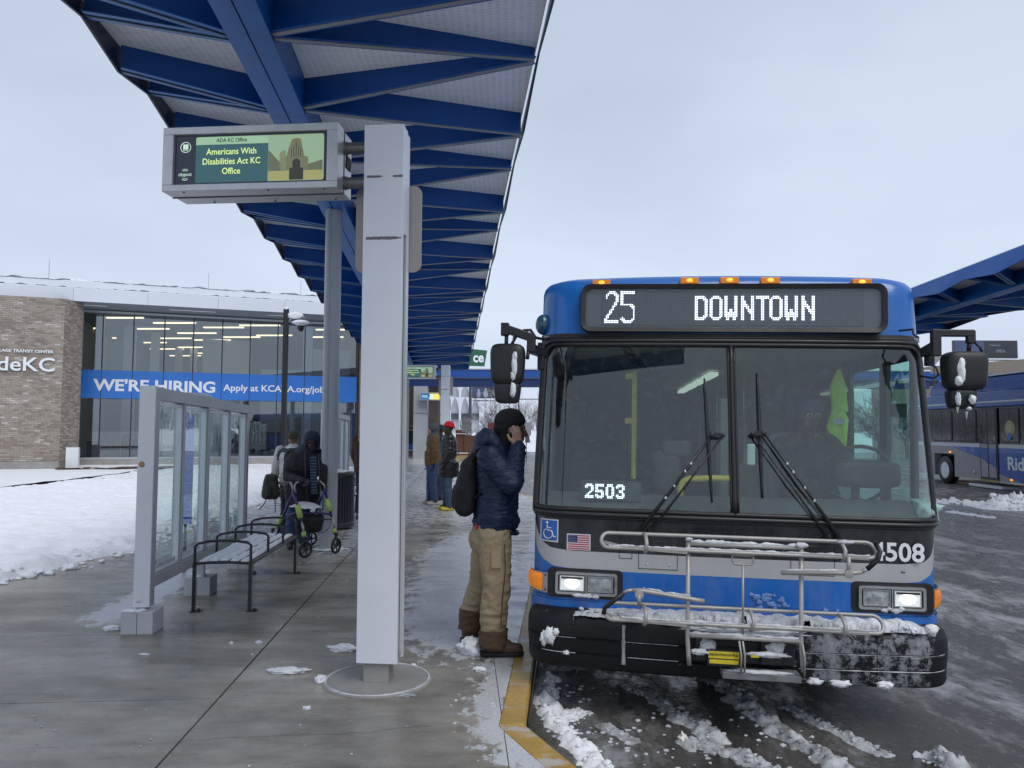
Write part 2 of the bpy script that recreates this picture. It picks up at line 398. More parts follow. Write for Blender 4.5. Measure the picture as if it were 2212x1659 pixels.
def deck_mat():
    m = bpy.data.materials.new('perforated_deck'); t, b = nodes(m); pos = N(t, 'ShaderNodeNewGeometry').outputs['Position']
    mpn = N(t, 'ShaderNodeMapping'); mpn.inputs['Scale'].default_value = (3.4, 26, 0.001); t.links.new(pos, mpn.inputs[0])
    br = N(t, 'ShaderNodeTexBrick'); t.links.new(mpn.outputs[0], br.inputs['Vector']); br.inputs['Scale'].default_value = 1.0
    br.inputs['Color1'].default_value = (.90, .90, .90, 1); br.inputs['Color2'].default_value = (.86, .86, .86, 1); br.inputs['Mortar'].default_value = (.50, .51, .52, 1)
    br.inputs['Mortar Size'].default_value = .07; br.inputs['Brick Width'].default_value = .45; br.inputs['Row Height'].default_value = .5; br.inputs['Mortar Smooth'].default_value = .4
    n = noise_tex(t, 3, 5, .7, coord='World', stretch=(1.2, 14, 1))
    t.links.new(mixcol(t, ramp(t, n, [(.40, .0), (.6, .75)]), br.outputs[0], (.88, .88, .88)), b.inputs['Base Color'])
    b.inputs['Roughness'].default_value = .5
    trn = N(t, 'ShaderNodeBsdfTranslucent'); trn.inputs[0].default_value = (.9, .92, .95, 1); mxs = N(t, 'ShaderNodeMixShader'); mxs.inputs[0].default_value = .22  # translucency added to the metal deck so daylight brightens its underside
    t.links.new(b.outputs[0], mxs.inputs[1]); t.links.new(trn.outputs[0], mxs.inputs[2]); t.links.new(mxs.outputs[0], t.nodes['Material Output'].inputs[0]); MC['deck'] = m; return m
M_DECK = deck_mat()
G_BUS = glass('windscreen_glass', (.80, .94, .90), 1.85, .012, dirt=.055); G_SIDE = glass('side_glass', (.74, .95, .90), 1.3, .01)  # pale windscreen film: salt, plus a hazy reflection put into the glass colour
G_BLD = glass('building_glass', (.74, .79, .82), 2.1, .006)
G_SHEL = glass('shelter_glass', (.93, .98, .97), 1.35, .01, dirt=.16)
G_DARK = glass('dark_bus_glass', (.10, .11, .12), 1.5, .01)
M_TEXTW = mat('white_lettering', (.80, .82, .85), .5, var=0)

# ------------------------------------------------------------------ ground, platform and road
AX = V((-.0655, 1, 0)); 
KB = []   # saw-tooth kerb line (outer edge), bays repeat every 19 m
for k in range(-1, 4):
    s = V((-1.40 * k, 19.0 * k, 0)); KB += [V((.08, 4.44, 0)) + s, V((1.054, 18.22, 0)) + s]
KB = [p for p in KB]
def offs(line, d):
    out = []
    for i, p in enumerate(line):
        ns = []
        for a, b in ((i - 1, i), (i, i + 1)):
            if a >= 0 and b < len(line):
                u = (line[b] - line[a]).normalized(); ns.append(V((-u.y, u.x, 0)))
        n = sum(ns, V()) / len(ns); n.normalize(); out.append(p + n * (d / max(.5, n.dot(ns[0]))))
    return out
KIN = offs(KB, .145)
def road_z(x, y=0):
    z = -.165 - .017 * (min(max(x, -1), 4.4) - 1.39)
    if x > 4.4: z += min(.009 * (x - 4.4), .10)
    return z
def clip_convex(poly, cell):
    out = poly
    for i in range(len(cell)):
        a, b = cell[i], cell[(i + 1) % len(cell)]
        inside = lambda p: (b[0]-a[0])*(p[1]-a[1]) - (b[1]-a[1])*(p[0]-a[0]) >= -1e-9
        res = []
        for j in range(len(out)):
            p, q = out[j - 1], out[j]; ip, iq = inside(p), inside(q)
            if ip != iq:
                d1 = (b[0]-a[0])*(p[1]-a[1]) - (b[1]-a[1])*(p[0]-a[0]); d2 = (b[0]-a[0])*(q[1]-a[1]) - (b[1]-a[1])*(q[0]-a[0])
                t_ = d1 / (d1 - d2); res.append((p[0] + (q[0]-p[0])*t_, p[1] + (q[1]-p[1])*t_))
            if iq: res.append(q)
        out = res
        if len(out) < 3: return []
    return out
region = [(p.x, p.y) for p in KIN if p.y > -15] + [(-4, 64), (-14, 64), (-10, 28), (-9, 12), (-8, -4)]
ymin = KIN[0].y
region = [(p.x, p.y) for p in KIN] + [(-6, 62), (-20, 62), (-11, 30), (-9.5, 12), (-9, -15)]
cen = None
b = MB(); b.prism([(x, y, -.03) for x, y in region], (0, 0, -.25)); pave = struct('pavement', b, M_JOINT)
bx = V((1, .085, 0)); ay = V((-.0655, 1, 0)); org = V((-1.90, 6.40, 0))
slab_n = 0
def wob(p): return p
stuff_slabs = MB()
for i in range(-5, 3):
    for j in range(-7, 34):
        gl, gr, gy = (.007 if i == 0 else .0025), (.007 if i == -1 else .0025), .0025
        W_, H_ = 1.72, 1.56
        c = [org + bx * (i*W_ + gl) + ay * (j*H_ + gy), org + bx * ((i+1)*W_ - gr) + ay * (j*H_ + gy), org + bx * ((i+1)*W_ - gr) + ay * ((j+1)*H_ - gy), org + bx * (i*W_ + gl) + ay * ((j+1)*H_ - gy)]
        pl = clip_convex(region, [(p.x, p.y) for p in c])
        if len(pl) < 3: continue
        q = [pl[0]]
        for p_ in pl[1:]:
            if (p_[0]-q[-1][0])**2 + (p_[1]-q[-1][1])**2 > 1e-6: q.append(p_)
        if len(q) < 3: continue
        dz = random.uniform(-.0012, .0012)
        mb = MB(); mb.prism([(x, y, dz - .028) for x, y in q], (0, 0, .028))
        if j < 0 and org.y + j*H_ < -1: stuff_slabs.add(mb.v, mb.f); continue
        part('slab', mb, M_PAVE, pave, recalc=True); slab_n += 1
part('far_slab', stuff_slabs, M_PAVE, pave, stuff=True, recalc=True)
# kerb: stones about 3 m long, laid along the saw tooth
kerb = thing('kerb', 'yellow painted kerb edging the platform beside the bus', 'kerb', (0, 0, 0)); del kerb['label']; del kerb['category']; kerb['kind'] = 'structure'
for i in range(1, len(KB) - 1):
    a, b_, a2, b2 = KB[i], KB[i+1], KIN[i], KIN[i+1]
    n = max(1, int((b_ - a).length / 2.9))
    for k in range(n):
        e0 = 0 if k == 0 else .003; e1 = 0 if k == n - 1 else .003
        f0, f1 = k / n + e0 / (b_-a).length, (k+1) / n - e1 / (b_-a).length
        pts = [a.lerp(b_, f0), a.lerp(b_, f1), a2.lerp(b2, f1), a2.lerp(b2, f0)]
        mb = MB(); top = [p + V((0, 0, .004)) for p in pts]; bot = [p + V((0, 0, -.34)) for p in pts]
        bot[0] += (a - a2).normalized() * .03; bot[1] += (b_ - b2).normalized() * .03
        mb.add(top + bot, [(0, 1, 2, 3), (7, 6, 5, 4), (0, 4, 5, 1), (1, 5, 6, 2), (2, 6, 7, 3), (3, 7, 4, 0)])
        part('kerb_stone', mb, M_KERB, kerb, bevel=.012, recalc=True)
mb = MB()
pts = [KB[2].lerp(KB[3], 0) + V((.012, 0.1, -.045)), KB[2].lerp(KB[3], .13) + V((.014, 0, -.045))]
scuff = MB(); scuff.beam(KB[2] + V((.022, .12, -.07)), KB[2].lerp(KB[3], .14) + V((.022, 0, -.07)), .006, .075); part('tyre_scuff', scuff, M_BLK, kerb)

def crack(pts, w, seed):
    rc_ = random.Random(seed); mb = MB(); out = []
    for a, b_ in zip(pts, pts[1:]):
        for i in range(22):
            p = a.lerp(b_, i / 22); out.append(p + V((rc_.gauss(0, .006), rc_.gauss(0, .010), 0)))
    out.append(pts[-1]); up, dn = [], []
    for p in out:
        k = w * rc_.uniform(.3, 1); up.append(V((p.x, p.y + k, .0022))); dn.append(V((p.x, p.y - k, .0022)))
    n = len(out); mb.add(up + dn, [(i, n + i, n + i + 1, i + 1) for i in range(n - 1)]); part('crack', mb, mat('crack_dark', (.05, .047, .042), .6), pave)
crack([G(340, 1606), G(560, 1590), G(760, 1585), G(1010, 1558)], .0018, 1)
crack([G(0, 1620), G(150, 1612), G(340, 1606)], .0012, 2)
xs = [-14, -9, -5, -3, -2, -1, 0, .6, 1.2, 1.8, 2.4, 3, 3.6, 4.2, 4.8, 6, 8, 10, 14, 20, 30, 50, 90]
rb = MB(); ys = [-15, -5, 0, 10, 30, 52, 64]
rb.add([(x, y, road_z(x, y)) for y in ys for x in xs], [(j*len(xs)+i, j*len(xs)+i+1, (j+1)*len(xs)+i+1, (j+1)*len(xs)+i) for j in range(len(ys)-1) for i in range(len(xs)-1)])
struct('road', rb, M_ROAD)
def hgt(x, y):
    z = -.42
    if y > 48: z = -.42 + (y - 48) * .012 + .25 * noise.noise(V((x * .06, y * .06, 0)))
    if y > 64: z = max(z, -.05 + min(1, (y - 64) / 60) * 1.3 + .3 * noise.noise(V((x * .03, y * .03, 1))))
    if y > 150: z += (y - 150) * .010
    return z
gx_ = [-1500, -700, -300, -150] + list(range(-100, 101, 8)) + [150, 300, 700, 1500]
gy_ = [-400, -100, -30, 0, 30, 48, 56, 64, 70, 78, 86, 94, 104, 116, 130, 150, 200, 300, 600, 1600]
gb = MB(); gb.add([(x, y, hgt(x, y)) for y in gy_ for x in gx_], [(j*len(gx_)+i, j*len(gx_)+i+1, (j+1)*len(gx_)+i+1, (j+1)*len(gx_)+i) for j in range(len(gy_)-1) for i in range(len(gx_)-1)])
struct('ground', gb, M_SNOW, smooth=True)

def edge_x(y):    # right-hand edge of the snowy lawn
    pts = [(-20, -6.3), (4, -5.9), (8.4, -5.5), (10.5, -5.15), (13, -5.45), (17.5, -5.7), (24, -6.3), (29, -7.2), (36, -8)]
    for (a, xa), (b2, xb) in zip(pts, pts[1:]):
        if a <= y <= b2: return xa + (xb - xa) * (y - a) / (b2 - a)
    return pts[-1][1]
def lawn_h(x, y):
    d = edge_x(y) + .22 * noise.fractal(V((x * 1.3, y * 1.3, 0)), 1, 2, 3) - x
    if d <= 0: return -.02
    h = .06 * min(1, d / .35) + .05 * min(1, d / 3)
    h += .10 * max(0, 1 - abs(d - .25) / .5) * (.5 + noise.fractal(V((x * 4.2, y * 4.2, 5)), .8, 2, 6))
    h += .055 * noise.fractal(V((x * 2.2, y * 2.2, 9)), .8, 2, 6)
    p = abs(y - (19.2 + (x + 8) * .10))
    if p < .35: h -= .06 * (1 - p / .35)
    return h
def hf(mb, x0, x1, y0, y1, sx_, sy_, fn, base=0, m=0):
    nx, ny = int((x1-x0)/sx_), int((y1-y0)/sy_); vs = []; idx = {}
    H = [[fn(x0 + i*sx_, y0 + j*sy_) for i in range(nx+1)] for j in range(ny+1)]
    fs = []
    def vid(i, j):
        if (i, j) not in idx:
            idx[(i, j)] = len(vs); x, y = x0 + i*sx_, y0 + j*sy_; bz = base(x, y) if callable(base) else base
            vs.append((x, y, bz + H[j][i]))
        return idx[(i, j)]
    for j in range(ny):
        for i in range(nx):
            if max(H[j][i], H[j][i+1], H[j+1][i], H[j+1][i+1]) > 0: fs.append((vid(i, j), vid(i+1, j), vid(i+1, j+1), vid(i, j+1)))
    return mb.add(vs, fs, m)
lb = MB(); hf(lb, -13, -4.6, 5, 24, .05, .07, lawn_h)
hf(lb, -40, -13, 2, 36, .6, .5, lambda x, y: .15 + .03 * noise.noise(V((x, y, 0))) + max(0, min(1, (y - 24) / 6)) * (.06 if x > -22 else -.02))
hf(lb, -13, -5.5, 24, 36, .15, .15, lambda x, y: lawn_h(x, y) + max(0, min(.05, (y - 24) * .01)))
tag(part('lawn_snow', lb, M_SNOW, smooth=True), 'trodden snow covering the lawn left of the glass shelter', 'snow', kind='stuff')

# ------------------------------------------------------------------ slush and snow lumps
sl = MB()
def ridge(path, w, h, seed, step=.014, amp=1.0, base=road_z, mb=None):
    xs_, ys_ = [p[0] for p in path], [p[1] for p in path]
    def fn(x, y):
        best = 9
        for a, c in zip(path, path[1:]):
            ax_, ay_ = a[0], a[1]; dx, dy = c[0] - ax_, c[1] - ay_; t_ = max(0, min(1, ((x-ax_)*dx + (y-ay_)*dy) / (dx*dx + dy*dy)))
            best = min(best, sqrt((x-ax_-dx*t_)**2 + (y-ay_-dy*t_)**2))
        d = best + .05 * noise.fractal(V((x * 7, y * 7, seed)), .9, 2, 3)
        k = max(0, 1 - (d / w)**2)
        n = noise.fractal(V((x * 11 / max(1, step * 25), y * 11 / max(1, step * 25), seed + 4)), .9, 2, 5)
        return k * h * (.42 + amp * n * .75) - h * .10
    m_ = mb if mb is not None else sl
    rr = random.Random(seed); sc = w / .09
    for i in range(64):
        t_ = rr.random() * (len(path) - 1); a = int(t_); f = t_ - a; c0 = path[a]; c1 = path[a + 1]
        bxx, byy = c0[0] + (c1[0] - c0[0]) * f + rr.gauss(0, w * .42), c0[1] + (c1[1] - c0[1]) * f + rr.gauss(0, w * .42)
        r = rr.uniform(.005, .017) * sc * (1.7 if rr.random() < .12 else 1); zz = base(bxx, byy) if callable(base) else base
        if bxx < KB[2].x + .06 + .0707 * (byy - KB[2].y) or (byy < KB[2].y and bxx < KB[2].x + .42 * (KB[2].y - byy) + .06): continue
        dd_ = fn(bxx, byy); m_.blob((bxx, byy, zz + max(0, dd_) * .8 + r * .3), (r, r * rr.uniform(.7, 1.1), r * rr.uniform(.5, .8)), i + seed * 40, .5, 1.8, 2 if r > .012 else 1)
    hf(m_, min(xs_) - w*1.3, max(xs_) + w*1.3, min(ys_) - w*1.3, max(ys_) + w*1.3, step, step, fn, base)
def gp(x, y, z=-.16): p = G(x, y, z); return (p.x, p.y)
snowk = MB()
ridge([gp(1185, 1475), gp(1175, 1520), gp(1205, 1565), gp(1240, 1605), gp(1285, 1650), gp(1310, 1690)], .10, .085, 1, mb=snowk)
ridge([gp(1215, 1560), gp(1262, 1545)], .07, .075, 2, mb=snowk)
ridge([gp(1300, 1570), gp(1330, 1585), gp(1365, 1605)], .05, .03, 3)
ridge([gp(1180, 1448), gp(1245, 1445)], .08, .04, 8)
tag(part('kerb_snow', snowk, M_SNOW, smooth=True), 'clean white snow heaped in the gutter against the yellow kerb', 'snow', kind='stuff')
ridge([gp(1432, 1522), gp(1470, 1552), gp(1520, 1570), gp(1545, 1600)], .085, .065, 4)
ridge([gp(1490, 1610), gp(1560, 1620), gp(1640, 1652), gp(1700, 1700)], .09, .06, 5)
ridge([gp(1590, 1510), gp(1640, 1545), gp(1700, 1590), gp(1770, 1625), gp(1850, 1680)], .10, .075, 6)
ridge([gp(1530, 1465), gp(1600, 1500)], .09, .05, 9)
ridge([gp(1690, 1520), gp(1800, 1570), gp(1900, 1620)], .07, .03, 10)
ridge([gp(1350, 1480), gp(1420, 1515)], .06, .03, 11)
ridge([gp(2015, 1632), gp(2060, 1650)], .075, .13, 7)
tag(part('slush_ridge', sl, M_SLUSHR, smooth=True), 'ridges of grey slush left between wheel tracks before the bus', 'slush', kind='stuff')
bank = MB()
ridge([gp(2020, 1085), gp(2100, 1090), gp(2150, 1100), gp(2260, 1105)], .35, .16, 12, step=.05, mb=bank)
ridge([gp(2165, 1092), gp(2240, 1092)], .45, .42, 13, step=.05, mb=bank)
ridge([gp(2050, 1105), gp(2140, 1118)], .12, .05, 14, step=.04, mb=bank)
tag(part('snow_bank', bank, M_SNOW, smooth=True), 'ploughed bank of snow on the road before the far parked bus', 'snow', kind='stuff')
clods = MB(); rc = random.Random(4)
for i in range(420):
    y = rc.uniform(6.5, 22); x = edge_x(y) + rc.gauss(.02, .14); r = rc.uniform(.012, .045) * (1.6 if rc.random() < .1 else 1)
    clods.blob((x, y, r * .35 + (.05 if x < edge_x(y) - .1 else 0)), (r * rc.uniform(.8, 1.5), r, r * .6), i, .5, 1.8, 1 if r < .025 else 2)
tag(part('edge_snow_clods', clods, M_SNOW, smooth=True), 'loose clods of snow along the edge of the lawn', 'snow', kind='stuff')
# single chunks that can be picked out
def chunk(name, label, D, r, mt=M_SNOW, seed=1, z=0, group=None, cat='snow lump'):
    p = G(D[0], D[1], z); mb = MB(); rr = r if isinstance(r, tuple) else (r, r, r * .75)
    mb.blob((p.x, p.y, z + rr[2] * .55), rr, seed, .55, 2.2, 4, flatz=z + .001)
    return tag(part(name, mb, mt, smooth=True), label, cat, group)
chunk('snow_lump', 'rounded white snow lump between the heels of the man in tan trousers', (1018, 1412), (.085, .07, .075), seed=3)
chunk('snow_lump', 'flat patch of snow left of the foot of the white sign post', (622, 1452), (.12, .05, .018), seed=4)
chunk('snow_lump', 'long snow patch touching the left side of the white sign post', (742, 1406), (.10, .035, .03), seed=5)
chunk('snow_lump', 'small white snow clod at the rim of the round concrete footing', (692, 1474), (.035, .03, .03), seed=6)
chunk('snow_lump', 'tiny snow clod right of the post foot on the footing rim', (893, 1440), .018, seed=8)
chunk('snow_lump', 'cream ice cube lying alone on the road before the bus', (1475, 1607), (.025, .025, .04), mat('cream_ice', (.75, .72, .65), .6, var=.05), seed=9, z=-.165)
chunk('snow_lump', 'small snow clod on the pavement behind the bench end', (559, 1391), .022, seed=10)
chunk('snow_lump', 'white crumb of ice in the middle of the left pavement', (500, 1391), .015, seed=11)
chunk('snow_lump', 'flat shard of ice on the pavement between post and kerb', (1035, 1448), (.04, .025, .015), seed=12)
chunk('snow_lump', 'translucent flat ice patch on the near rim of the footing', (872, 1502), (.07, .035, .006), M_ICE, seed=13)
chunk('snow_lump', 'white crumb of snow on the bare pavement at bottom centre', (663, 1532), (.022, .014, .012), seed=14)
chunk('snow_lump', 'loose snow crust beside the first pale shelter footing', (243, 1360), (.07, .05, .02), seed=15)
chunk('snow_lump', 'flat snow scab near the middle of the empty left pavement', (312, 1415), (.035, .015, .008), seed=16)
bits = MB(); rnd = random.Random(5)
for i in range(330):
    if i < 150: x, y = rnd.uniform(-4.6, -.1), 3.6 + rnd.random()**2 * 9; z = 0; r = rnd.uniform(.003, .011)
    elif i < 190: x, y = rnd.gauss(-.15, .12), rnd.uniform(3.9, 6.2); z = 0; r = rnd.uniform(.003, .012)
    else:
        p = rnd.choice([(1215, 1580), (1330, 1590), (1500, 1560), (1620, 1640), (1690, 1570), (1450, 1640), (1300, 1600), (1230, 1500)]); g = gp(*p); x, y = rnd.gauss(g[0], .17), rnd.gauss(g[1], .12); z = road_z(x); r = rnd.uniform(.005, .02)
        if x < KB[2].x + .05 + .0707 * (y - KB[2].y) or x < KB[2].x + .42 * (KB[2].y - y) + .05: continue
    bits.blob((x, y, z + r * .3), (r, r * rnd.uniform(.5, 1), r * .5), i, .4, 2, 1)
tag(part('ice_crumbs', bits, M_SLUSHW), 'scattered crumbs of ice and slush on pavement and road', 'ice', kind='stuff')
# ------------------------------------------------------------------ canopies
def canopy(name, label, A, X0, d0, d1, per, dref, cols, mirror=1, z0=CAMH, edge=None):
    C_ = lambda u, d, h: V((X0 + u * mirror + A[0] * d, d, z0 + h + A[2] * d))
    base = C_(-1.675, cols[0], 0); base.z = 0
    root = thing(name, label, 'canopy', base)
    # spine box beam
    n = 0; d = d0
    while d < d1 - .5:
        e = min(d + 2.74, d1)
        for (u0, u1) in ((-1.855, -1.682), (-1.668, -1.495)):
            mb = MB(); mb.add([C_(u0, d+.004, 3.36), C_(u1, d+.004, 3.36), C_(u1, d+.004, 3.70), C_(u0, d+.004, 3.70), C_(u0, e, 3.36), C_(u1, e, 3.36), C_(u1, e, 3.70), C_(u0, e, 3.70)],
                [(0,1,2,3),(7,6,5,4),(0,4,5,1),(1,5,6,2),(2,6,7,3),(3,7,4,0)])
            part('spine_segment', mb, M_BLUE_L, root, world=True, recalc=True)
        d = e
    mb = MB(); mb.add([C_(-1.684, d0, 3.375), C_(-1.666, d0, 3.375), C_(-1.666, d1, 3.375), C_(-1.684, d1, 3.375)], [(0,1,2,3)]); part('spine_groove', mb, M_DARKGAP, root, world=True)
    def rib(pa, pb, ha, hb, w, right):
        # web from pa to pb (u,d,h) with deck heights ha, hb ; flange below
        a, b_ = C_(*pa), C_(*pb); at, bt = C_(pa[0], pa[1], ha), C_(pb[0], pb[1], hb)
        dr = (b_ - a); dr.z = 0; dr.normalize(); s_ = V((-dr.y, dr.x, 0)) * .008
        mb = MB(); mb.add([a - s_, b_ - s_, bt - s_, at - s_, a + s_, b_ + s_, bt + s_, at + s_], [(0,1,2,3),(7,6,5,4),(0,4,5,1),(1,5,6,2),(2,6,7,3),(3,7,4,0)])
        r = part('rib', mb, M_BLUE, root, world=True, recalc=True)
        f = MB(); f.beam(a - V((0, 0, .006)), b_ - V((0, 0, .006)), w, .012); part('flange', f, M_BLUE_L if not right else M_BLUE, r, world=True)
        g = MB(); g.beam(a - V((0, 0, .016)), b_ - V((0, 0, .016)), w * (.42 if right else .12), .008); part('flange_strip', g, M_GREYSTRIP if right else M_DARKGAP, r, world=True)
    k0 = math.ceil((d0 + .9 - dref) / per); k1 = math.floor((d1 - .75 - dref) / per)
    Lp, Rp = [], []
    for k in range(k0, k1 + 1):
        s = dref + k * per
        a1, a2 = (-3.0, s - .59 * per, 3.40), (-3.0, s - .10 * per, 3.51)
        rib((-1.86, s - .03, 3.40), a1, 3.70, 3.62, .13, False); rib((-1.86, s + .03, 3.40), a2, 3.70, 3.62, .13, False)
        Lp += [a1, a2]
        hr = 3.57 if k % 2 == 0 else 3.44; hl = 3.44 if k % 2 == 0 else 3.57
        rib((-1.49, s + .035, 3.41), (.74, s + .5 * per - .02, hr), 3.70, 3.67, .10, True); rib((-1.49, s - .035, 3.41), (.74, s - .5 * per + .02, hl), 3.70, 3.67, .10, True)
        Rp += [(.74, s + .5 * per, hr)]
    # deck panels and edge fascias
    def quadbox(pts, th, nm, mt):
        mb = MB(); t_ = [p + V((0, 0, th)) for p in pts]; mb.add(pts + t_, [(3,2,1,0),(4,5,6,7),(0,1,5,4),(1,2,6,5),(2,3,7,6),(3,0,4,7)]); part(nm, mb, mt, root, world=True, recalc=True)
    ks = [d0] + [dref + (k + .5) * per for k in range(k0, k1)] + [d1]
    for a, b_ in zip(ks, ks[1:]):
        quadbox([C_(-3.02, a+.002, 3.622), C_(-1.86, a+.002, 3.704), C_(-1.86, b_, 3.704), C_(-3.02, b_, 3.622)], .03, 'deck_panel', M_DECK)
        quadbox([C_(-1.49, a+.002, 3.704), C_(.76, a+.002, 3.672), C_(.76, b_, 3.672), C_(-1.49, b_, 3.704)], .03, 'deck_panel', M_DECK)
    quadbox([C_(-1.86, d0, 3.707), C_(-1.49, d0, 3.707), C_(-1.49, d1, 3.707), C_(-1.86, d1, 3.707)], .02, 'ridge_cap', M_BLUE)
    Lp = [(-3.0, d0, 3.5)] + sorted(Lp, key=lambda p: p[1]) + [(-3.0, d1, 3.5)]
    for a, b_ in zip(Lp, Lp[1:]):
        if b_[1] - a[1] < .02: continue
        for (uo, mt, nm) in ((0, edge or M_FASC, 'edge_plate'),):
            p = [C_(-3.005, a[1]+.001, a[2] - .03), C_(-3.005, b_[1], b_[2] - .03), C_(-3.03, b_[1], 3.72), C_(-3.03, a[1]+.001, 3.72)]
            q = [x + V((-.02 * mirror, 0, 0)) for x in p]
            mb = MB(); mb.add(p + q, [(0,1,2,3),(7,6,5,4),(0,4,5,1),(1,5,6,2),(2,6,7,3),(3,7,4,0)]); part(nm, mb, mt, root, world=True, recalc=True)
    Rp = [(.74, d0, 3.5)] + Rp + [(.74, d1, 3.5)]
    for a, b_ in zip(Rp, Rp[1:]):
        if b_[1] - a[1] < .02: continue
        p = [C_(.765, a[1]+.001, a[2] + .03), C_(.765, b_[1], b_[2] + .03), C_(.79, b_[1], 3.72), C_(.79, a[1]+.001, 3.72)]
        q = [x + V((.02 * mirror, 0, 0)) for x in p]
        mb = MB(); mb.add(p + q, [(0,1,2,3),(7,6,5,4),(0,4,5,1),(1,5,6,2),(2,6,7,3),(3,7,4,0)]); part('edge_plate', mb, M_FASC, root, world=True, recalc=True)
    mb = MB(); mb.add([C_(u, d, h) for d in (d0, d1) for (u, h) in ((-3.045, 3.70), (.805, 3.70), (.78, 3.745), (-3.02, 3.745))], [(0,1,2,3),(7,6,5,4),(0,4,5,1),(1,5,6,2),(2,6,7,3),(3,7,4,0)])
    if edge: part('roof_snow', mb, M_SNOW, root, world=True, recalc=True)  # near canopy goes without, so daylight reaches its translucent deck
    for d in (d0, d1): part('end_plate', MB().beam(C_(-3.03, d, 3.58), C_(.79, d, 3.58), .02, .30), M_BLUE_L, root, world=True)
    for d in cols:
        t_ = C_(-1.675, d, 3.36); bt = V((t_.x, t_.y, 0))
        mb = MB(); mb.lathe(bt, [(.114, 0), (.114, .4), (.114, t_.z)], 28); c_ = part('column', mb, M_GREY, root, world=True, smooth=radians(50))
        mb = MB(); s = bt + V((-.045 * mirror, -.10, 0)); mb.tube([s, s + V((0, 0, 2.95))], .047, 14); mb.tube([s + V((0, 0, 2.94)), s + V((0, 0, 3.02))], .053, 14); mb.tube([s + V((0, 0, 3.0)), V((s.x, s.y, t_.z + .06))], .040, 14)
        part('downpipe', mb, M_GREY, c_, world=True, smooth=radians(50))
        mb = MB(); mb.blob((bt.x + .03, bt.y - .02, .0), (.24, .2, .03), 3, .4, 3, 3, flatz=.002); part('column_snow', mb, M_SNOW, c_, world=True, smooth=True)
    return root
A1 = ray(972, 971)
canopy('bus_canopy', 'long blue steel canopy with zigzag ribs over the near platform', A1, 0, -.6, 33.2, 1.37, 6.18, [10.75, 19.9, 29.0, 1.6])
canopy('bus_canopy', 'blue canopy beyond the bus at the right edge of the photo', V((.012, 1, -.012)), 12.45, 5.5, 27.0, 2.1, 8.0, [12.2, 22.6], z0=CAMH - .05, edge=mat('edge_blue', (.010, .13, .46), .35, var=.05))

# ------------------------------------------------------------------ far cross canopy with square pillar
root = thing('cross_canopy', 'distant blue canopy beam running straight across behind the platform', 'canopy', (4, 44, 0))
for x0 in range(-6, 24, 5):
    mb = MB(); mb.bb((x0 + .01, 44, 4.62), (x0 + 5, 44.12, 5.1)); part('fascia_panel', mb, mat('fascia_blue', (.012, .085, .36), .35, var=.05), root, world=True)
mb = MB(); mb.bb((-6, 44.2, 4.60), (29, 50, 5.0)); part('roof', mb, M_BLUE, root, world=True)
mb = MB(); mb.bb((-6, 44.1, 4.10), (24, 44.45, 4.597)); part('beam', mb, mat('canopy_navy', (.008, .03, .13), .4), root, world=True)
mb = MB(); mb.bb((-6, 44.02, 4.59), (24, 44.16, 4.62)); part('trim', mb, M_GREYSTRIP, root, world=True)
mb = MB(); mb.bb((-6, 43.95, 5.1), (24, 50, 5.18)); part('roof_snow', mb, M_SNOW, root, world=True)
for x0 in (-5.2, 28.5):
    mb = MB(); mb.bb((x0 - .38, 43.6, -.3), (x0 + .38, 44.4, 4.1)); mb.bb((x0 - .39, 43.59, 2.55), (x0 + .39, 44.41, 2.57), 1); part('pillar', mb, [M_GREY, M_DARKGAP], root, world=True)

# ------------------------------------------------------------------ kiosk post with screen
E_ = lambda nm, c, s: mat(nm, c, .25, var=0, emit=s)
SC_DK = E_('screen_dark', (.022, .03, .045), .35); SC_TEAL = E_('screen_teal', (.035, .105, .115), .55); SC_GRN = E_('screen_pale_green', (.30, .48, .30), .6)
SC_TXT = E_('screen_yellow_text', (.55, .68, .25), .8); SC_SKY = E_('screen_photo_sky', (.30, .44, .28), .5); SC_BLD = E_('screen_photo_tower', (.15, .16, .085), .6); SC_SHD = E_('screen_photo_shadow', (.035, .035, .03), .5); SC_GRD = E_('screen_photo_ground', (.33, .31, .12), .6); SC_W = E_('screen_white', (.45, .6, .5), .8)
def rrect(x0, x1, z0, z1, r, y, n=5, corners=(1, 1, 1, 1)):
    pts = []
    for (cx, cz, a0, on) in ((x1 - r, z1 - r, 0, corners[1]), (x0 + r, z1 - r, 90, corners[0]), (x0 + r, z0 + r, 180, corners[3]), (x1 - r, z0 + r, 270, corners[2])):
        if on:
            for i in range(n + 1):
                a = radians(a0 + 90 * i / n); pts.append(V((cx + r * cos(a), y, cz + r * sin(a))))
        else:
            a = radians(a0 + 45); pts.append(V((cx + r * (1 if cos(a) > 0 else -1), y, cz + r * (1 if sin(a) > 0 else -1))))
    return pts
def plate(x0, x1, z0, z1, y0, y1, r=.0, n=5, m=0, mb=None, corners=(1, 1, 1, 1)):
    mb = mb or MB()
    if r: mb.prism(rrect(x0, x1, z0, z1, r, y0, n, corners), (0, y1 - y0, 0), m)
    else: mb.bb((x0, min(y0, y1), z0), (x1, max(y0, y1), z1), m)
    return mb
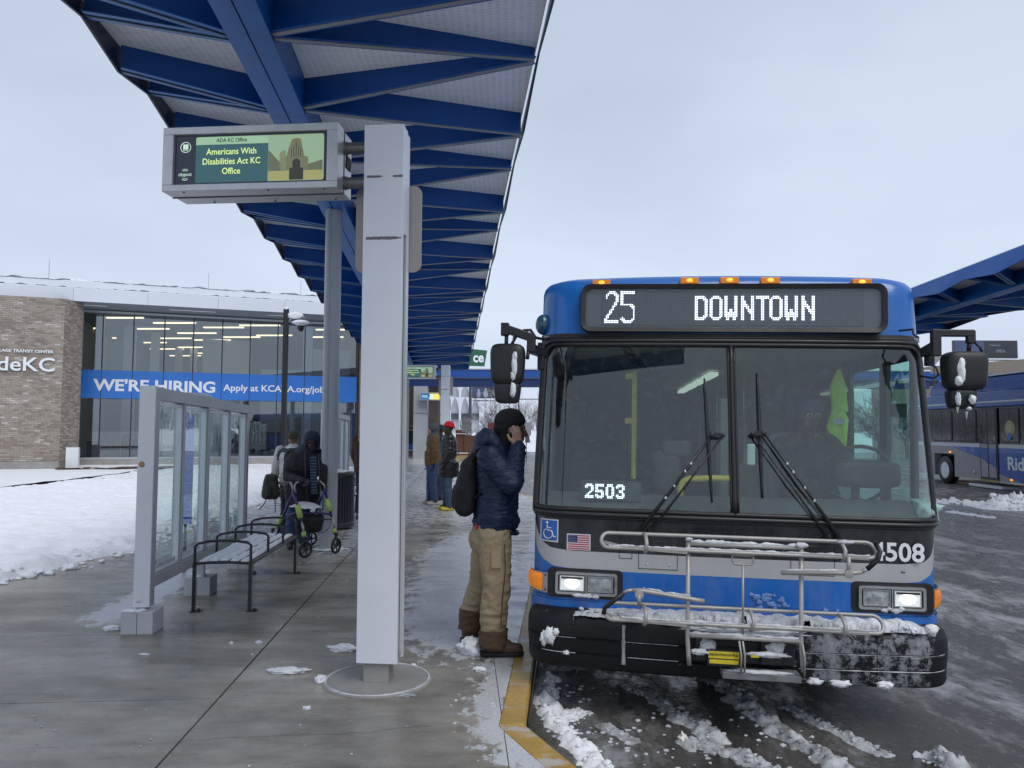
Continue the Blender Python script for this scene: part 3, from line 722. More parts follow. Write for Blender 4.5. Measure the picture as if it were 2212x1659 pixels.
def kiosk(M, label):
    r = thing('kiosk_post', label, 'sign post', M=M, group='screen posts along the platform')
    part('front_panel', plate(-.10, .171, .135, 3.722, -.10, -.055), M_WHITE, r, bevel=.004)
    part('core', plate(-.085, .155, .15, 3.71, -.055, .03), M_DARKGAP, r)
    part('side_rail', plate(.145, .168, .18, 3.70, .03, .062), M_ALUP, r)
    part('back_panel', plate(-.10, .170, .135, 3.70, .062, .10), M_ALUP, r, bevel=.004)
    part('top_cap', plate(.12, .17, 2.98, 3.715, -.055, .028), M_WHITE, r)
    part('foot', plate(-.06, .11, .004, .135, -.07, .07), M_CONC, r, bevel=.006)
    mb = MB(); mb.lathe((0.02, 0, -.02), [(.36, 0), (.36, .027), (.352, .03), (.33, .03), (.325, .026), (.02, .028)], 48); part('round_footing', mb, M_CONC, r, smooth=radians(30))
    mb = MB(); mb.tube([V((.02 + .337*cos(a*pi/30), .337*sin(a*pi/30), .012)) for a in range(60)], [.006 + .006 * abs(noise.noise(V((a*.6, 0, 0)))) for a in range(60)], 5, True); part('footing_ice', mb, M_SLUSHW, r)
    # worn adhesive marks on the front
    wm = mat('old_adhesive', (.16, .16, .165), .7, var=.3)
    for (x0, x1, z, h, sd) in ((-.078, .03, 3.362, .019, 1), (.095, .168, 3.362, .019, 2), (-.078, .168, 2.94, .024, 3)):
        mb = MB(); n = 24; rn = random.Random(sd); tp, bt = [], []
        for i in range(n + 1):
            x = x0 + (x1 - x0) * i / n; e = min(1, 4 * (1 - i / n) + (.2 if sd != 2 else .6)) if sd != 2 else min(1, .2 + 3 * i / n)
            tp.append(V((x, -.1012, z + h/2 * e * rn.uniform(.7, 1)))); bt.append(V((x, -.1012, z - h/2 * e * rn.uniform(.65, 1))))
        mb.add(tp + bt, [(i, n + 1 + i, n + 2 + i, i + 1) for i in range(n)]); part('adhesive_mark', mb, wm, r)
    # sign blades behind
    part('sign_blade', plate(-.215, .253, 2.75, 3.36, .115, .13, .055), M_SIGNBACK, r)
    # arms
    for z in (3.60, 3.355):
        mb = MB(); mb.tube([(-.262, .0, z), (-.10, 0, z)], .040, 18); mb.tube([(-.262, 0, z), (-.245, 0, z)], .047, 18); part('arm', mb, mat('dull_steel', (.20, .205, .21), .4, metal=.6, var=.1), r, smooth=radians(40))
    # screen housing
    x0, x1, z0, z1 = -1.495, -.262, 3.275, 3.72
    h = MB(); fr = -.17; bk = .155
    for (a, b_) in (((x0, fr, z0), (x1, -.04, z0 + .045)), ((x0, fr, z1 - .05), (x1, -.04, z1)), ((x0, fr, z0 + .045), (x0 + .075, -.04, z1 - .05)), ((x1 - .075, fr, z0 + .045), (x1, -.04, z1 - .05))): h.bb(a, b_)
    hs = part('screen_housing', h, M_STEEL, r, bevel=.003)
    part('housing_back', plate(x0 + .006, x1 - .006, z0 + .006, z1 - .006, -.037, bk), M_STEEL, r, bevel=.003)
    part('housing_seam', plate(x0 - .004, x1 + .0, z0 - .004, z1 + .002, -.02, -.012), mat('seam_grey', (.17, .175, .18), .5), r)
    mb = MB()
    for i in range(5): mb.beam((x1 - .0, .03 + i * .020, 3.48), (x1 + .0, .045 + i * .020, 3.545), .008, .008)
    for i in range(5): mb.box((x1 - .002, .04 + i * .02, 3.52), (.008, .008, .09))
    part('vent_slots', mb, M_BLK, r)
    mb = MB()
    for (x, y) in ((-1.35, -.14), (-.75, -.14), (-.36, -.14), (-1.25, .1), (-.8, .1), (-.36, .1)): mb.box((x, y, z0 - .001), (.012, .012, .006))
    part('screws', mb, M_BLK, r)
    sx0, sx1, sz0, sz1 = x0 + .075, x1 - .075, z0 + .045, z1 - .05
    y = -.145
    scr = part('screen', plate(sx0, sx1, sz0, sz1, y, y + .02), SC_DK, r)
    w = sx1 - sx0; h_ = sz1 - sz0; X = lambda f: sx0 + f * w; Z = lambda f: sz0 + f * h_
    f = lambda nm, mb, mt: part(nm, mb, mt, scr)
    f('header_band', plate(X(.14), X(.615), Z(.80), Z(.955), y - .0022, y - .001, .014, corners=(1, 0, 0, 0)), SC_GRN)
    f('text_panel', plate(X(.14), X(.615), Z(.045), Z(.80), y - .0022, y - .001, .014, corners=(0, 0, 0, 1)), SC_TEAL)
    f('picture_sky', plate(X(.615), X(.975), Z(.045), Z(.955), y - .0022, y - .001, .016, corners=(0, 1, 1, 0)), SC_SKY)
    f('picture_ground', plate(X(.618), X(.97), Z(.055), Z(.24), y - .0030, y - .0024), SC_GRD)
    pr = lambda pts, m_, nm: f(nm, MB().prism([(X(a), y - .0042, Z(b_)) for a, b_ in pts], (0, .0009, 0)), m_)
    pr([(.70, .24), (.70, .5), (.735, .52), (.75, .70), (.77, .86), (.80, .88), (.825, .86), (.84, .66), (.85, .52), (.875, .5), (.875, .24)], SC_BLD, 'picture_tower')
    pr([(.69, .26), (.69, .58), (.71, .64), (.73, .64), (.735, .26)], E_('screen_photo_side', (.20, .23, .12), .6), 'picture_side_tower')
    pr([(.617, .24), (.617, .66), (.70, .38), (.70, .24)], E_('screen_photo_roofs', (.12, .14, .09), .55), 'picture_left_roofs')
    pr([(.875, .24), (.875, .36), (.968, .44), (.968, .24)], E_('screen_photo_roofs', (.12, .14, .09), .55), 'picture_right_roofs')
    mb = MB(); mb.prism([(X(a), y - .0056, Z(b_)) for a, b_ in ((.755, .055), (.755, .29), (.845, .29), (.845, .055))], (0, .0009, 0)); mb.prism([(X(a), y - .0056, Z(b_)) for a, b_ in ((.775, .29), (.775, .42), (.79, .47), (.81, .47), (.825, .42), (.825, .29))], (0, .0009, 0)); f('picture_statue', mb, SC_SHD)
    mb = MB()
    for i in range(5):
        a = .765 + i * .015; mb.quad((X(a), y - .0045, Z(.5)), (X(a + .004), y - .0045, Z(.5)), (X(a + .004), y - .0045, Z(.8 - abs(i-2)*.06)), (X(a), y - .0045, Z(.8 - abs(i-2)*.06)))
    f('picture_windows', mb, SC_SHD)
    def tx(s_, xc, zb, hh, mt, nm, bold=.004):
        text_part(nm, s_, hh, mt, scr, (X(xc), y - .0030, Z(zb)), align='CENTER', ext=.0004, bold=bold * hh * 3, sx=.88)
    tx('ADA KC Office', .375, .845, .038, SC_DK, 'header_text')
    tx('Americans With', .375, .60, .061, SC_TXT, 'message_line'); tx('Disabilities Act KC', .375, .405, .061, SC_TXT, 'message_line'); tx('Office', .375, .21, .061, SC_TXT, 'message_line')
    tx('citypost', .072, .19, .034, SC_W, 'logo_text', .001)
    mb = MB(); mb.tube([(X(.072) + .036*cos(a*pi/12), y - .0025, Z(.76) + .036*sin(a*pi/12)) for a in range(24)], .0025, 4, True)
    mb.bb((X(.055), y - .003, Z(.72)), (X(.089), y - .0018, Z(.82))); f('bus_badge', mb, SC_W)
    tx('RideKC', .072, .685, .014, SC_W, 'badge_text', .002)
    mb = MB()
    for s_, zc in ((1, .27), (-1, .16)):
        for rr in (.018, .028): mb.tube([(X(.072) + rr*sin(radians(a)), y - .0025, Z(zc) + s_ * (rr*cos(radians(a)) - .008)) for a in range(-50, 51, 20)], .0018, 4)
    f('signal_arcs', mb, SC_W)
    return r
MK = Matrix.Translation((-.90, 5.20, 0)) @ Matrix.Rotation(radians(-5.5), 4, 'Z')
k0 = kiosk(MK, 'tall white post holding a lit information screen, nearest the camera')
copy_thing(k0, Matrix.Translation(G(956.5, 1040) + V((.02, .1, 0))) @ Matrix.Rotation(radians(-5.5), 4, 'Z'), 'farther white screen post behind the two men, green picture on its screen')
k3 = copy_thing(k0, Matrix.Translation((-3.7, 43.2, 0)) @ Matrix.Rotation(radians(-5.5), 4, 'Z'), 'farthest screen post, small yellow and blue screen before the brick wing')
for ch in k3.children:
    if ch.name.startswith('screen') and not ch.name.startswith('screen_h'):
        for g in list(ch.children): bpy.data.objects.remove(g)
        mb = plate(-1.415, -.9, 3.33, 3.66, -.148, -.147); part('blue_half', mb, E_('screen_blue', (.03, .12, .30), .8), ch)
        mb = plate(-.9, -.345, 3.33, 3.66, -.148, -.147); part('yellow_half', mb, E_('screen_yellow', (.62, .50, .10), .9), ch)
        mb = MB(); mb.prism([(-.95, -.150, 3.36), (-.75, -.150, 3.34), (-.66, -.150, 3.6), (-.85, -.150, 3.62)], (0, .001, 0)); mb.bb((-1.35, -.150, 3.52), (-1.05, -.149, 3.55)); mb.bb((-1.35, -.150, 3.45), (-1.0, -.149, 3.48)); part('card_print', mb, SC_W, ch)

# ------------------------------------------------------------------ glass wind shelters
def shelter(M, label, ln=2.95, caps=True):
    r = thing('wind_shelter', label, 'shelter', M=M, group='free standing glass wind screens')
    # local: y runs away from the camera, x to the right; front post at y=0
    zt = lambda y: 2.01 - .022 * y; zb = .335
    part('end_post', plate(-.065, .065, .20, 2.01, -.035, .02), M_ALUP, r, bevel=.003)
    mb = MB(); mb.lathe((-.03, -.035, 1.36), [(.026, 0), (.02, .004)], 16, R=Matrix.Rotation(pi/2, 3, 'X')); part('glue_stain', mb, mat('tan_stain', (.42, .27, .13), .7, var=.25, vs=40), r)
    mb = MB(); mb.lathe((-.02, -.035, .25), [(.016, 0), (.016, .008), (.010, .01)], 12, R=Matrix.Rotation(pi/2, 3, 'X')); part('bolt', mb, M_STEEL, r)
    def rail(nm, z0, z1, y0, y1, x0=-.045, x1=.052, mt=M_ALU):
        mb = MB(); mb.add([(x, y, (z0 if zi == 0 else z1) - (.022 * y if z0 > 1 else 0)) for y in (y0, y1) for zi in (0, 1) for x in (x0, x1)], [(0,1,3,2),(4,6,7,5),(0,4,5,1),(2,3,7,6),(0,2,6,4),(1,5,7,3)]); part(nm, mb, mt, r, recalc=True, bevel=.003)
    rail('top_rail', 1.90, 2.005, .021, ln); rail('bottom_rail', .335, .435, .021, ln)
    part('side_return', plate(.0525, .0655, .20, 1.99, -.02, .07), M_ALU, r)
    n = 4; seg = (ln - .05) / n
    for i in range(1, n + 1):
        wide = i in (2, 4)
        y = .02 + seg * i; w = .055 if wide else .028
        part('mullion', plate(-.043, .05, .436, 1.90 - .022*y, y - w, y + (.0 if i < n else .03)), M_ALU, r, bevel=.002)
    for i in range(n):
        y0, y1 = .025 + seg * i + (.05 if i == 0 else .004), .02 + seg * (i + 1) - (.06 if i in (1, 3) else .032)
        part('pane', plate(-.003, .003, .437, 1.898 - .022*y1, y0, y1), G_SHEL, r)
        mb = MB(); m_ = .022
        for (a, b_) in (((-.018, y0, .44), (.03, y0 + m_, 1.885 - .022*y0)), ((-.018, y1 - m_, .44), (.03, y1, 1.885 - .022*y1)), ((-.018, y0 + m_, .44), (.03, y1 - m_, .44 + m_)), ((-.018, y0 + m_, 1.865 - .022*y1), (.03, y1 - m_, 1.885 - .022*y1))): mb.bb(a, b_)
        part('pane_frame', mb, M_ALUP, r)
        mb = MB(); hf(mb, 0, 1, 0, 1, .03, .2, lambda a, b_: .02 + .05 * abs(noise.fractal(V((a*9, i*3.1, 0)), .8, 2, 4)) * 2)
        k = len(mb.v); 
        vs = [(0.008, y0 + m_ + v[0] * (y1 - y0 - 2*m_), .46 + (v[2] if v[1] > .5 else 0)) for v in mb.v]
        m2 = MB(); m2.add(vs, mb.f); part('frost', m2, M_SLUSHW, r)
    for y in (.0, seg * 2, ln - .05):
        b_ = MB(); b_.bb((-.125, y - .11, .0), (-.002, y + .13, .175)); b_.bb((.002, y - .11, 0), (.125, y + .13, .175)); bl = part('footing_block', b_, M_CONCB, r, bevel=.004)
        part('stub', plate(-.035, .035, .17, .34, y - .03, y + .03), M_ALU, r)
        mb = MB()
        for q in range(5): mb.blob((random.uniform(-.1, .02), y + random.uniform(-.09, .09), .178), (.05, .04, .014), q + int(y * 10), .5, 2, 2, flatz=.176)
        part('block_snow', mb, M_SNOW, bl, smooth=True)
    mb = MB(); mb.blob((0, ln * .42, 2.005 - .022 * ln * .42), (.035, .42, .03), 2, .35, 2, 3, flatz=1.99 - .02); part('rail_snow', mb, M_SNOW, r, smooth=True)
    return r
g0 = G(300, 1371 - 13)
angS = atan2(-.0728, 1)
MS = Matrix.Translation((-3.02, 6.40, 0)) @ Matrix.Rotation(-angS * 1.0, 4, 'Z')
sh = shelter(MS, 'pale metal framed glass wind screen standing beside the snowy bench')
copy_thing(sh, Matrix.Translation((-3.40, 14.0, 0)) @ Matrix.Rotation(-angS, 4, 'Z'), 'small distant glass wind screen behind the litter bin')
# blue route poster standing behind the second pane
root = thing('blue_banner', 'narrow blue advertising banner seen through the second shelter pane', 'banner', (-3.9, 9.0, 0))
a_, b__ = P(392, 900, 9.0), P(420, 900, 9.0)
part('cloth', MB().bb((a_.x, 8.99, .55), (b__.x, 9.01, 1.82)), mat('banner_blue', (.03, .09, .52), .4, var=.3, vs=8), root, world=True)
part('stake', MB().bb((a_.x + .06, 9.012, 0), (a_.x + .09, 9.03, 1.85)), M_BLKM, root, world=True)

# ------------------------------------------------------------------ bench
def bench(M, label):
    r = thing('bench', label, 'bench', M=M, group='metal platform benches')
    ln = 1.83; wd = .50
    wood = mat('bench_slat', (.075, .06, .05), .5, var=.25, vs=12); 
    for i in range(5):
        x0 = -wd/2 + .02 + i * .094; zc = .45 - abs(i - 2) * .005 + (.0)
        for s_ in range(3):
            y0 = .02 + s_ * .60
            sl_ = part('slat', plate(x0, x0 + .078, zc - .02, zc, y0 + .004, y0 + .592), wood, r, bevel=.003)
            mb = MB(); nx, ny = 6, 20
            mb.grid(nx, ny, lambda a, b_: V((x0 + .001 + .076 * a, y0 + .006 + .584 * b_, zc + (.002 if a in (0, 1) or b_ in (0, 1) else .018 + .012 * noise.noise(V((a*3 + i, b_*6 + s_*3, 1)))))))
            part('slat_snow', mb, M_SNOW, sl_, smooth=True)
    for i, y in enumerate((.0, .61, 1.22, 1.83)):
        mb = MB(); pts = [(-wd/2, y, .43), (-wd/2, y, .585), (-wd/2 + .03, y, .612), (-.12, y, .632), (.0, y, .638), (.12, y, .634), (wd/2 - .03, y, .618), (wd/2, y, .595), (wd/2, y, .43)]
        mb.tube(pts, .013, 8); part('armrest', mb, M_BLKM, r, smooth=radians(50))
        mb = MB(); mb.tube([(-wd/2, y, .43), (-.1, y, .44), (.1, y, .44), (wd/2, y, .43)], .013, 8); part('cross_bar', mb, M_BLKM, r)
    for y in (.0, 1.83):
        for x in (-wd/2, wd/2):
            mb = MB(); mb.box((x, y, .22), (.028, .028, .44)); part('leg', mb, M_BLKM, r)
            mb = MB(); mb.bb((x - .02, y - .04, .0), (x + .07, y + .04, .010)); mb.lathe((x + .045, y, .01), [(.014, 0), (.014, .014), (.008, .02)], 8); part('foot_plate', mb, M_BLKM, r)
    for x in (-wd/2, wd/2):
        mb = MB(); mb.beam((x, 0, .425), (x, 1.83, .425), .022, .03); part('side_rail', mb, M_BLKM, r)
    return r
MBn = Matrix.Translation((-2.628, 7.09, 0)) @ Matrix.Rotation(radians(3.2), 4, 'Z')
bn = bench(MBn, 'snow dusted metal bench in front of the near glass screen')
copy_thing(bn, Matrix.Translation((-3.1, 14.3, 0)) @ Matrix.Rotation(radians(4), 4, 'Z'), 'far bench mostly hidden between litter bin and white post')

# ------------------------------------------------------------------ litter bin
cx, cy = -2.93, 12.95
r = thing('litter_bin', 'round black slatted litter bin right of the leaning column', 'litter bin', (cx, cy, 0))
R_ = .29
for i in range(40):
    a = 2*pi*i/40; mb = MB(); Rz = Matrix.Rotation(a, 3, 'Z'); mb.box((R_*cos(a), R_*sin(a), .49), (.008, .028, .80), Rz); part('slat', mb, M_DKGREY, r)
mb = MB(); mb.lathe((0, 0, .045), [(.30, 0), (.305, .06), (.295, .07)], 40); part('base_ring', mb, M_DKGREY, r)
mb = MB(); mb.lathe((0, 0, .88), [(.27, 0), (.305, 0), (.31, .04), (.29, .06), (.2, .062)], 40); part('rim', mb, M_DKGREY, r)
mb = MB(); mb.lathe((0, 0, .06), [(.22, 0), (.22, .78)], 24); part('liner', mb, M_BLK, r)
mb = MB(); mb.blob((-.05, 0, .945), (.27, .26, .035), 4, .25, 3, 3, flatz=.94); part('lid_snow', mb, M_SNOW, r, smooth=True)

# ------------------------------------------------------------------ camera pole on the lawn
r = thing('camera_pole', 'slim black pole with a snow capped dome camera before the glass hall', 'lamp pole', (-5.33, 18, 0))
tp = P(618.5, 668, 18)
part('pole', MB().box((tp.x, 18, tp.z/2 + .03), (.105, .105, tp.z - .06)), M_BLK, r, world=True)
mb = MB(); e = P(650, 692, 18); mb.tube([(tp.x + .05, 18, tp.z - .30), (tp.x + .16, 18, tp.z - .18), (tp.x + .30, 18, tp.z - .17), (e.x, 18, e.z + .08)], .03, 8); part('arm', mb, M_GREYSTRIP, r, world=True, smooth=True)
mb = MB(); mb.blob((tp.x + .20, 18, tp.z - .15), (.20, .05, .075), 2, .3, 2, 3); mb.blob((tp.x, 18, tp.z + .01), (.06, .06, .05), 3, .2, 2, 2); part('arm_snow', mb, M_SNOW, r, world=True, smooth=True)
mb = MB(); mb.lathe((e.x, 18, e.z - .09), [(.05, -.05), (.10, -.02), (.205, .02), (.20, .05), (.13, .085), (.03, .10)], 20); part('camera_hood', mb, M_WHITE, r, world=True, smooth=radians(40))
mb = MB(); mb.ell((e.x, 18, e.z - .17), (.08, .08, .10)); part('camera_dome', mb, M_BLKG, r, world=True, smooth=True)
# ------------------------------------------------------------------ glass hall with brick wall
def hallM(x, y, z=0): return Matrix.Translation((x, y, z)) @ Matrix.Rotation(atan(.375), 4, 'Z')
HM = hallM(-16.9, 30)
hall = thing('transit_hall', 'glass fronted transit centre with brick end wall and snowy flat roof', 'building', M=HM)
# local: x along the glass front (0..10.75), -y towards the platform
m_in = mat('hall_wall', (.34, .355, .38), .8, var=.08, vs=.6); m_inlt = mat('hall_white_wall', (.74, .77, .80), .8, var=.05)
m_purple = mat('mullion_dark', (.028, .022, .055), .35, var=.1); m_fr = mat('curtain_frame', (.46, .49, .53), .4, metal=.3, var=.05)
mull = [.06, .75, 1.85, 2.98, 4.07, 5.18, 6.28, 7.39, 8.51, 9.67, 10.72]
for i, (a, b_) in enumerate(zip(mull, mull[1:])):
    for (z0, z1) in ((.50, 2.80), (3.93, 6.20)):
        part('pane', plate(a + .02, b_ - .02, z0, z1, -.004, .004), G_BLD, hall)
for a in mull[1:]:
    part('mullion', plate(a - .022, a + .022, .50, 6.2, -.03, .06), m_purple, hall)
part('left_jamb', plate(-.10, .05, .40, 6.26, -.05, .06), m_fr, hall); part('head_rail', plate(-.10, 10.8, 6.201, 6.28, -.05, .06), m_fr, hall); part('sill_rail', plate(.05, 10.8, .42, .499, -.05, .06), m_fr, hall)
part('plinth', plate(-.2, 10.9, -.5, .415, -.12, .3), M_CONC, hall)
part('green_side_glass', plate(-.62, -.12, .45, 6.22, -.02, .0), mat('dark_green_glass', (.012, .03, .035), .08, var=.1), hall)
part('end_brick', plate(10.85, 11.6, -.3, 6.28, -.10, .4), mat('plain_brown_brick', (.20, .15, .11), .8, var=.25, vs=12), hall)
bn_ = part('banner', plate(.06, 10.74, 2.82, 3.93, -.042, -.036), mat('banner_sky_blue', (.030, .17, .56), .35, var=.06, vs=.8), hall)
for a in mull[1:-1]:
    part('banner_seam', plate(a - .012, a + .012, 2.82, 3.93, -.0445, -.0425), m_purple, bn_)
text_part('big_lettering', "WE'RE HIRING", .6, M_TEXTW, bn_, (.48, -.048, 3.11), fit=(4.47, .49), ext=.002, bold=.018)
text_part('lettering', 'Apply at KCATA.org/jobs', .4, M_TEXTW, bn_, (5.26, -.048, 3.125), fit=(4.25, .36), ext=.002, bold=.006)
0 and part('blank_card', plate(9.83, 10.27, 3.16, 3.62, -.047, -.0445), mat('card_white', (.62, .66, .72), .5, var=0), bn_)
# interior
part('interior_floor', plate(-.7, 10.9, .35, .40, .35, 26), m_in, hall); part('interior_ceiling', plate(-.7, 10.9, 6.34, 6.5, .3, 26), m_in, hall)
part('interior_back', plate(-.7, 10.9, .3, 6.4, 26, 26.2), m_in, hall); part('interior_side', plate(-.7, -.5, .3, 6.4, .3, 26), m_inlt, hall); part('interior_side', plate(10.9, 11.1, .3, 6.4, .4, 26), m_in, hall)
for (x0, x1, y, z0, z1, mt) in ((.2, .5, 2, .4, 6.3, m_inlt), (1.0, 1.5, 4.5, .4, 6.3, m_inlt), (1.9, 2.3, 7, .4, 6.3, m_inlt), (7.0, 10.2, 6, .4, 4.6, m_inlt), (9.2, 10.9, 3, .4, 5.4, m_inlt), (4.2, 6.6, 9, .4, 6.3, m_inlt), (8.6, 9.0, 1.6, .4, 6.3, m_inlt), (-1.5, 1.2, 11, .4, 6.3, m_in), (2.6, 3.0, 14, .4, 6.3, m_inlt), (3.4, 3.8, 14, .4, 6.3, m_inlt)):
    part('inner_wall', plate(x0, x1, z0, z1, y, y + .25), mt, hall)
for (x0, x1, y, z) in ((1.2, 3.4, 3.0, 1.4), (5.2, 8, 4.0, 1.5), (.1, 1.0, 1.5, 1.1), (8.7, 10.4, 2.2, 1.3)):
    part('counter', plate(x0, x1, .4, z, y, y + .6), mat('counter_dark', (.05, .055, .06), .5), hall)
warm = mat('warm_strip_light', (1, .82, .52), .5, var=0, emit=2.2)
HI = HM.inverted()
for (zx0, zx1, zy) in ((620, 832, 371), (892, 1135, 401), (750, 982, 435), (1032, 1255, 460), (895, 1110, 490), (1130, 1338, 500), (800, 965, 515), (1035, 1232, 542), (873, 1065, 552), (1128, 1240, 576), (987, 1165, 591), (1183, 1415, 427), (1392, 1625, 415), (1296, 1510, 483), (1490, 1695, 473), (1835, 2006, 440), (1775, 2042, 483), (540, 560, 432), (536, 556, 495), (655, 672, 488)):
    a_ = G(zx0 / 2.688, 548.6 + zy / 2.688, 6.31); b_ = G(zx1 / 2.688, 548.6 + zy / 2.688, 6.31)
    a_, b_ = HI @ a_, HI @ b_
    part('strip_light', MB().beam(a_, b_, .14, .05), warm, hall)
# soffit, fascias, roof snow
m_sof = mat('soffit_grey', (.26, .28, .31), .5, var=.08, vs=.8); m_fas = mat('fascia_white', (.62, .66, .72), .4, var=.03, vs=.4)
part('soffit', plate(-9, 12.6, 6.34, 6.42, -1.93, .3), m_sof, hall)
for i in range(-4, 6): part('fascia_panel', plate(i * 2.5 + .004, i * 2.5 + 2.496 if i < 5 else 12.6, 6.33, 6.80, -2.0, -1.93), m_fas, hall)
part('fascia_snow', plate(-9, 12.6, 6.80, 6.83, -2.0, -1.2), M_SNOW, hall)
part('parapet', plate(-9, 12.6, 6.80, 7.20, -1.2, -1.1), m_fas, hall)
part('roof_slab', plate(-9, 11.2, 6.505, 6.9, -1.1, 26), m_in, hall)
mb = MB(); hf(mb, 0, 21.6, 0, 1, .09, .34, lambda x, y: .001 + .13 * abs(noise.fractal(V((x*1.1, y, 4)), .8, 2, 5)) + .03)
part('parapet_snow', MB().add([(-9 + v[0], -1.22 + v[1] * .5, 7.19 + v[2]) for v in mb.v], mb.f), M_SNOW, hall, smooth=True)
mb = MB(); hf(mb, 0, 21.6, 0, 1, .09, .34, lambda x, y: .001 + .11 * abs(noise.fractal(V((x*1.7, y, 14)), .8, 2, 5)))
part('ledge_snow', MB().add([(-9 + v[0], -2.01 + v[1] * .7, 6.82 + v[2]) for v in mb.v], mb.f), M_SNOW, hall, smooth=True)
for (x0, x1) in ((-.9, 1.0), (3.2, 4.9), (6.9, 8.4)): part('soffit_light', plate(x0, x1, 6.33, 6.34, -1.0, -.93), mat('soffit_lamp', (.6, .65, .7), .5, var=0, emit=.25), hall)
for (x, ztop) in ((-1.0, 7.95), (4.6, 7.9), (8.2, 7.85)): part('lightning_rod', MB().box((x, -1.0, (7.2 + ztop)/2), (.018, .018, ztop - 7.2)), M_GREYSTRIP, hall)
mb = MB(); mb.add([(6.0, 4, 7.75), (11, 4, 7.75), (11, 4.3, 7.5), (6.0, 4.3, 7.5), (6.0, 12, 7.8), (11, 12, 7.8), (11, 12, 7.5), (6, 12, 7.5)], [(0,1,2,3),(4,5,6,7),(0,1,5,4),(3,2,6,7),(0,4,7,3),(1,5,6,2)]); part('upper_roof', mb, m_sof, hall)
# brick wall block
WM = hallM(-15.5, 28); wo_ = HM.inverted() @ WM
bricks_m = [mat('brick_%s' % n_, c, .85, var=.12, vs=9, bump=.2) for n_, c in (('taupe', (.31, .262, .225)), ('brown', (.255, .212, .18)), ('buff', (.37, .325, .285)), ('dusk', (.215, .18, .158)), ('pale', (.46, .425, .385)), ('sand', (.335, .287, .245)))]
wall = thing('brick_wall', 'tan brick end wall of the transit centre with raised white letters', 'wall', M=WM)
part('mortar', plate(-8, -.80, .46, 6.34, .012, .5), mat('mortar', (.30, .27, .24), .9, var=.15), wall)
part('concrete_base', plate(-8, -.79, -.5, .455, -.02, .5), mat('base_concrete', (.27, .265, .255), .75, var=.14, vs=2), wall)
side_pts = [(-.80, .012), (-.35, .75)]
mb = MB(); mb.add([(-.80, .012, -.5), (-.33, .80, -.5), (-.33, .80, 6.34), (-.80, .012, 6.34), (-1.2, .012, -.5), (-1.2, .8, -.5), (-1.2, .8, 6.34), (-1.2, .012, 6.34)], [(0,1,2,3),(7,6,5,4),(4,5,1,0),(3,2,6,7),(5,6,2,1)]); part('side_return', mb, bricks_m[1], wall, recalc=True)
rn = random.Random(11); bw, bh, gap = .194, .057, .009
bm_list = []
protos = {}
def brick_mesh(mi, w):
    key = (mi, round(w, 3))
    if key not in protos: protos[key] = mesh_of(MB().bb((0, -.0, 0), (w, .05, bh)), 'brick', bricks_m[mi])
    return protos[key]
rows = int((6.34 - .46) / (bh + gap)); rest = [MB() for _ in bricks_m]; cand = []
clus = lambda x, z: noise.fractal(V((x * .7, z * 2.2, 3)), .8, 2, 3)
for rI in range(rows):
    z = .463 + rI * (bh + gap); x = -.805 - (.0 if rI % 2 == 0 else .1)
    if rI % 2: cand.append((x + .1 - .095, z, .095))
    while x > -4.4:
        cand.append((x - bw, z, bw)); x -= bw + gap
vis = [c for c in cand if c[0] > -2.9]
pick = set(rn.sample(range(len(vis)), 296))
for i, (x, z, w) in enumerate(cand):
    v = clus(x, z) + rn.gauss(0, .45); mi = 3 if v < -.75 else 1 if v < -.25 else 0 if v < .25 else 5 if v < .6 else 2 if v < .95 else 4
    yy = rn.uniform(-.004, .004)
    if i < len(cand) and (x, z, w) in vis and vis.index((x, z, w)) in pick:
        o = link('brick', brick_mesh(mi, w), wall); o.location = (x, yy, z)
    else: rest[mi].bb((x, yy, z), (x + w, .05, z + bh))
allr = MB()
for mi, r_ in enumerate(rest): allr.add(r_.v, r_.f, mi)
part('brick_field', allr, bricks_m, wall, stuff=True)
mb = MB(); dirv = V((.47, .788, 0)).normalized()
for rI in range(rows):
    z = .463 + rI * (bh + gap); s_ = .0
    for q in range(5):
        a = V((-.80, .0, z)) + dirv * (s_ + (.1 if rI % 2 else 0)); l = .15
        if s_ + l > .92: break
        mb.beam(a + V((-.002, -.002, bh/2)), a + dirv * l + V((-.002, -.002, bh/2)), .012, bh, rn.choice([0, 1, 1, 3, 5, 2])); s_ += .17
part('return_bricks', mb, bricks_m, wall, stuff=True)
text_part('small_lettering', 'EAST VILLAGE TRANSIT CENTER', .2, mat('letter_white', (.74, .76, .80), .45, var=0), wall, (-3.37, -.05, 4.325), fit=(2.28, .105), ext=.012, bold=.004)
text_part('large_lettering', 'RideKC', .5, mat('letter_white', (.74, .76, .80), .45, var=0), wall, (-3.42, -.06, 3.66), fit=(2.38, .50), ext=.02, bold=.006)
part('corner_post', plate(-.55, -.15, -.3, .95, -.25, .05), M_ALUP, wall)
mb = MB(); hf(mb, -.8, 3.4, -.5, .1, .06, .06, lambda x, y: .06 + .05 * noise.fractal(V((x*2, y*3, 0)), .8, 2, 4) - .05 * abs(y + .2))
part('bare_soil', MB().add([(v[0], v[1] - .3, .17 + v[2] * 1.0) for v in mb.v], mb.f), mat('brown_litter', (.09, .055, .035), .9, var=.3, vs=20, bump=.5), wall)

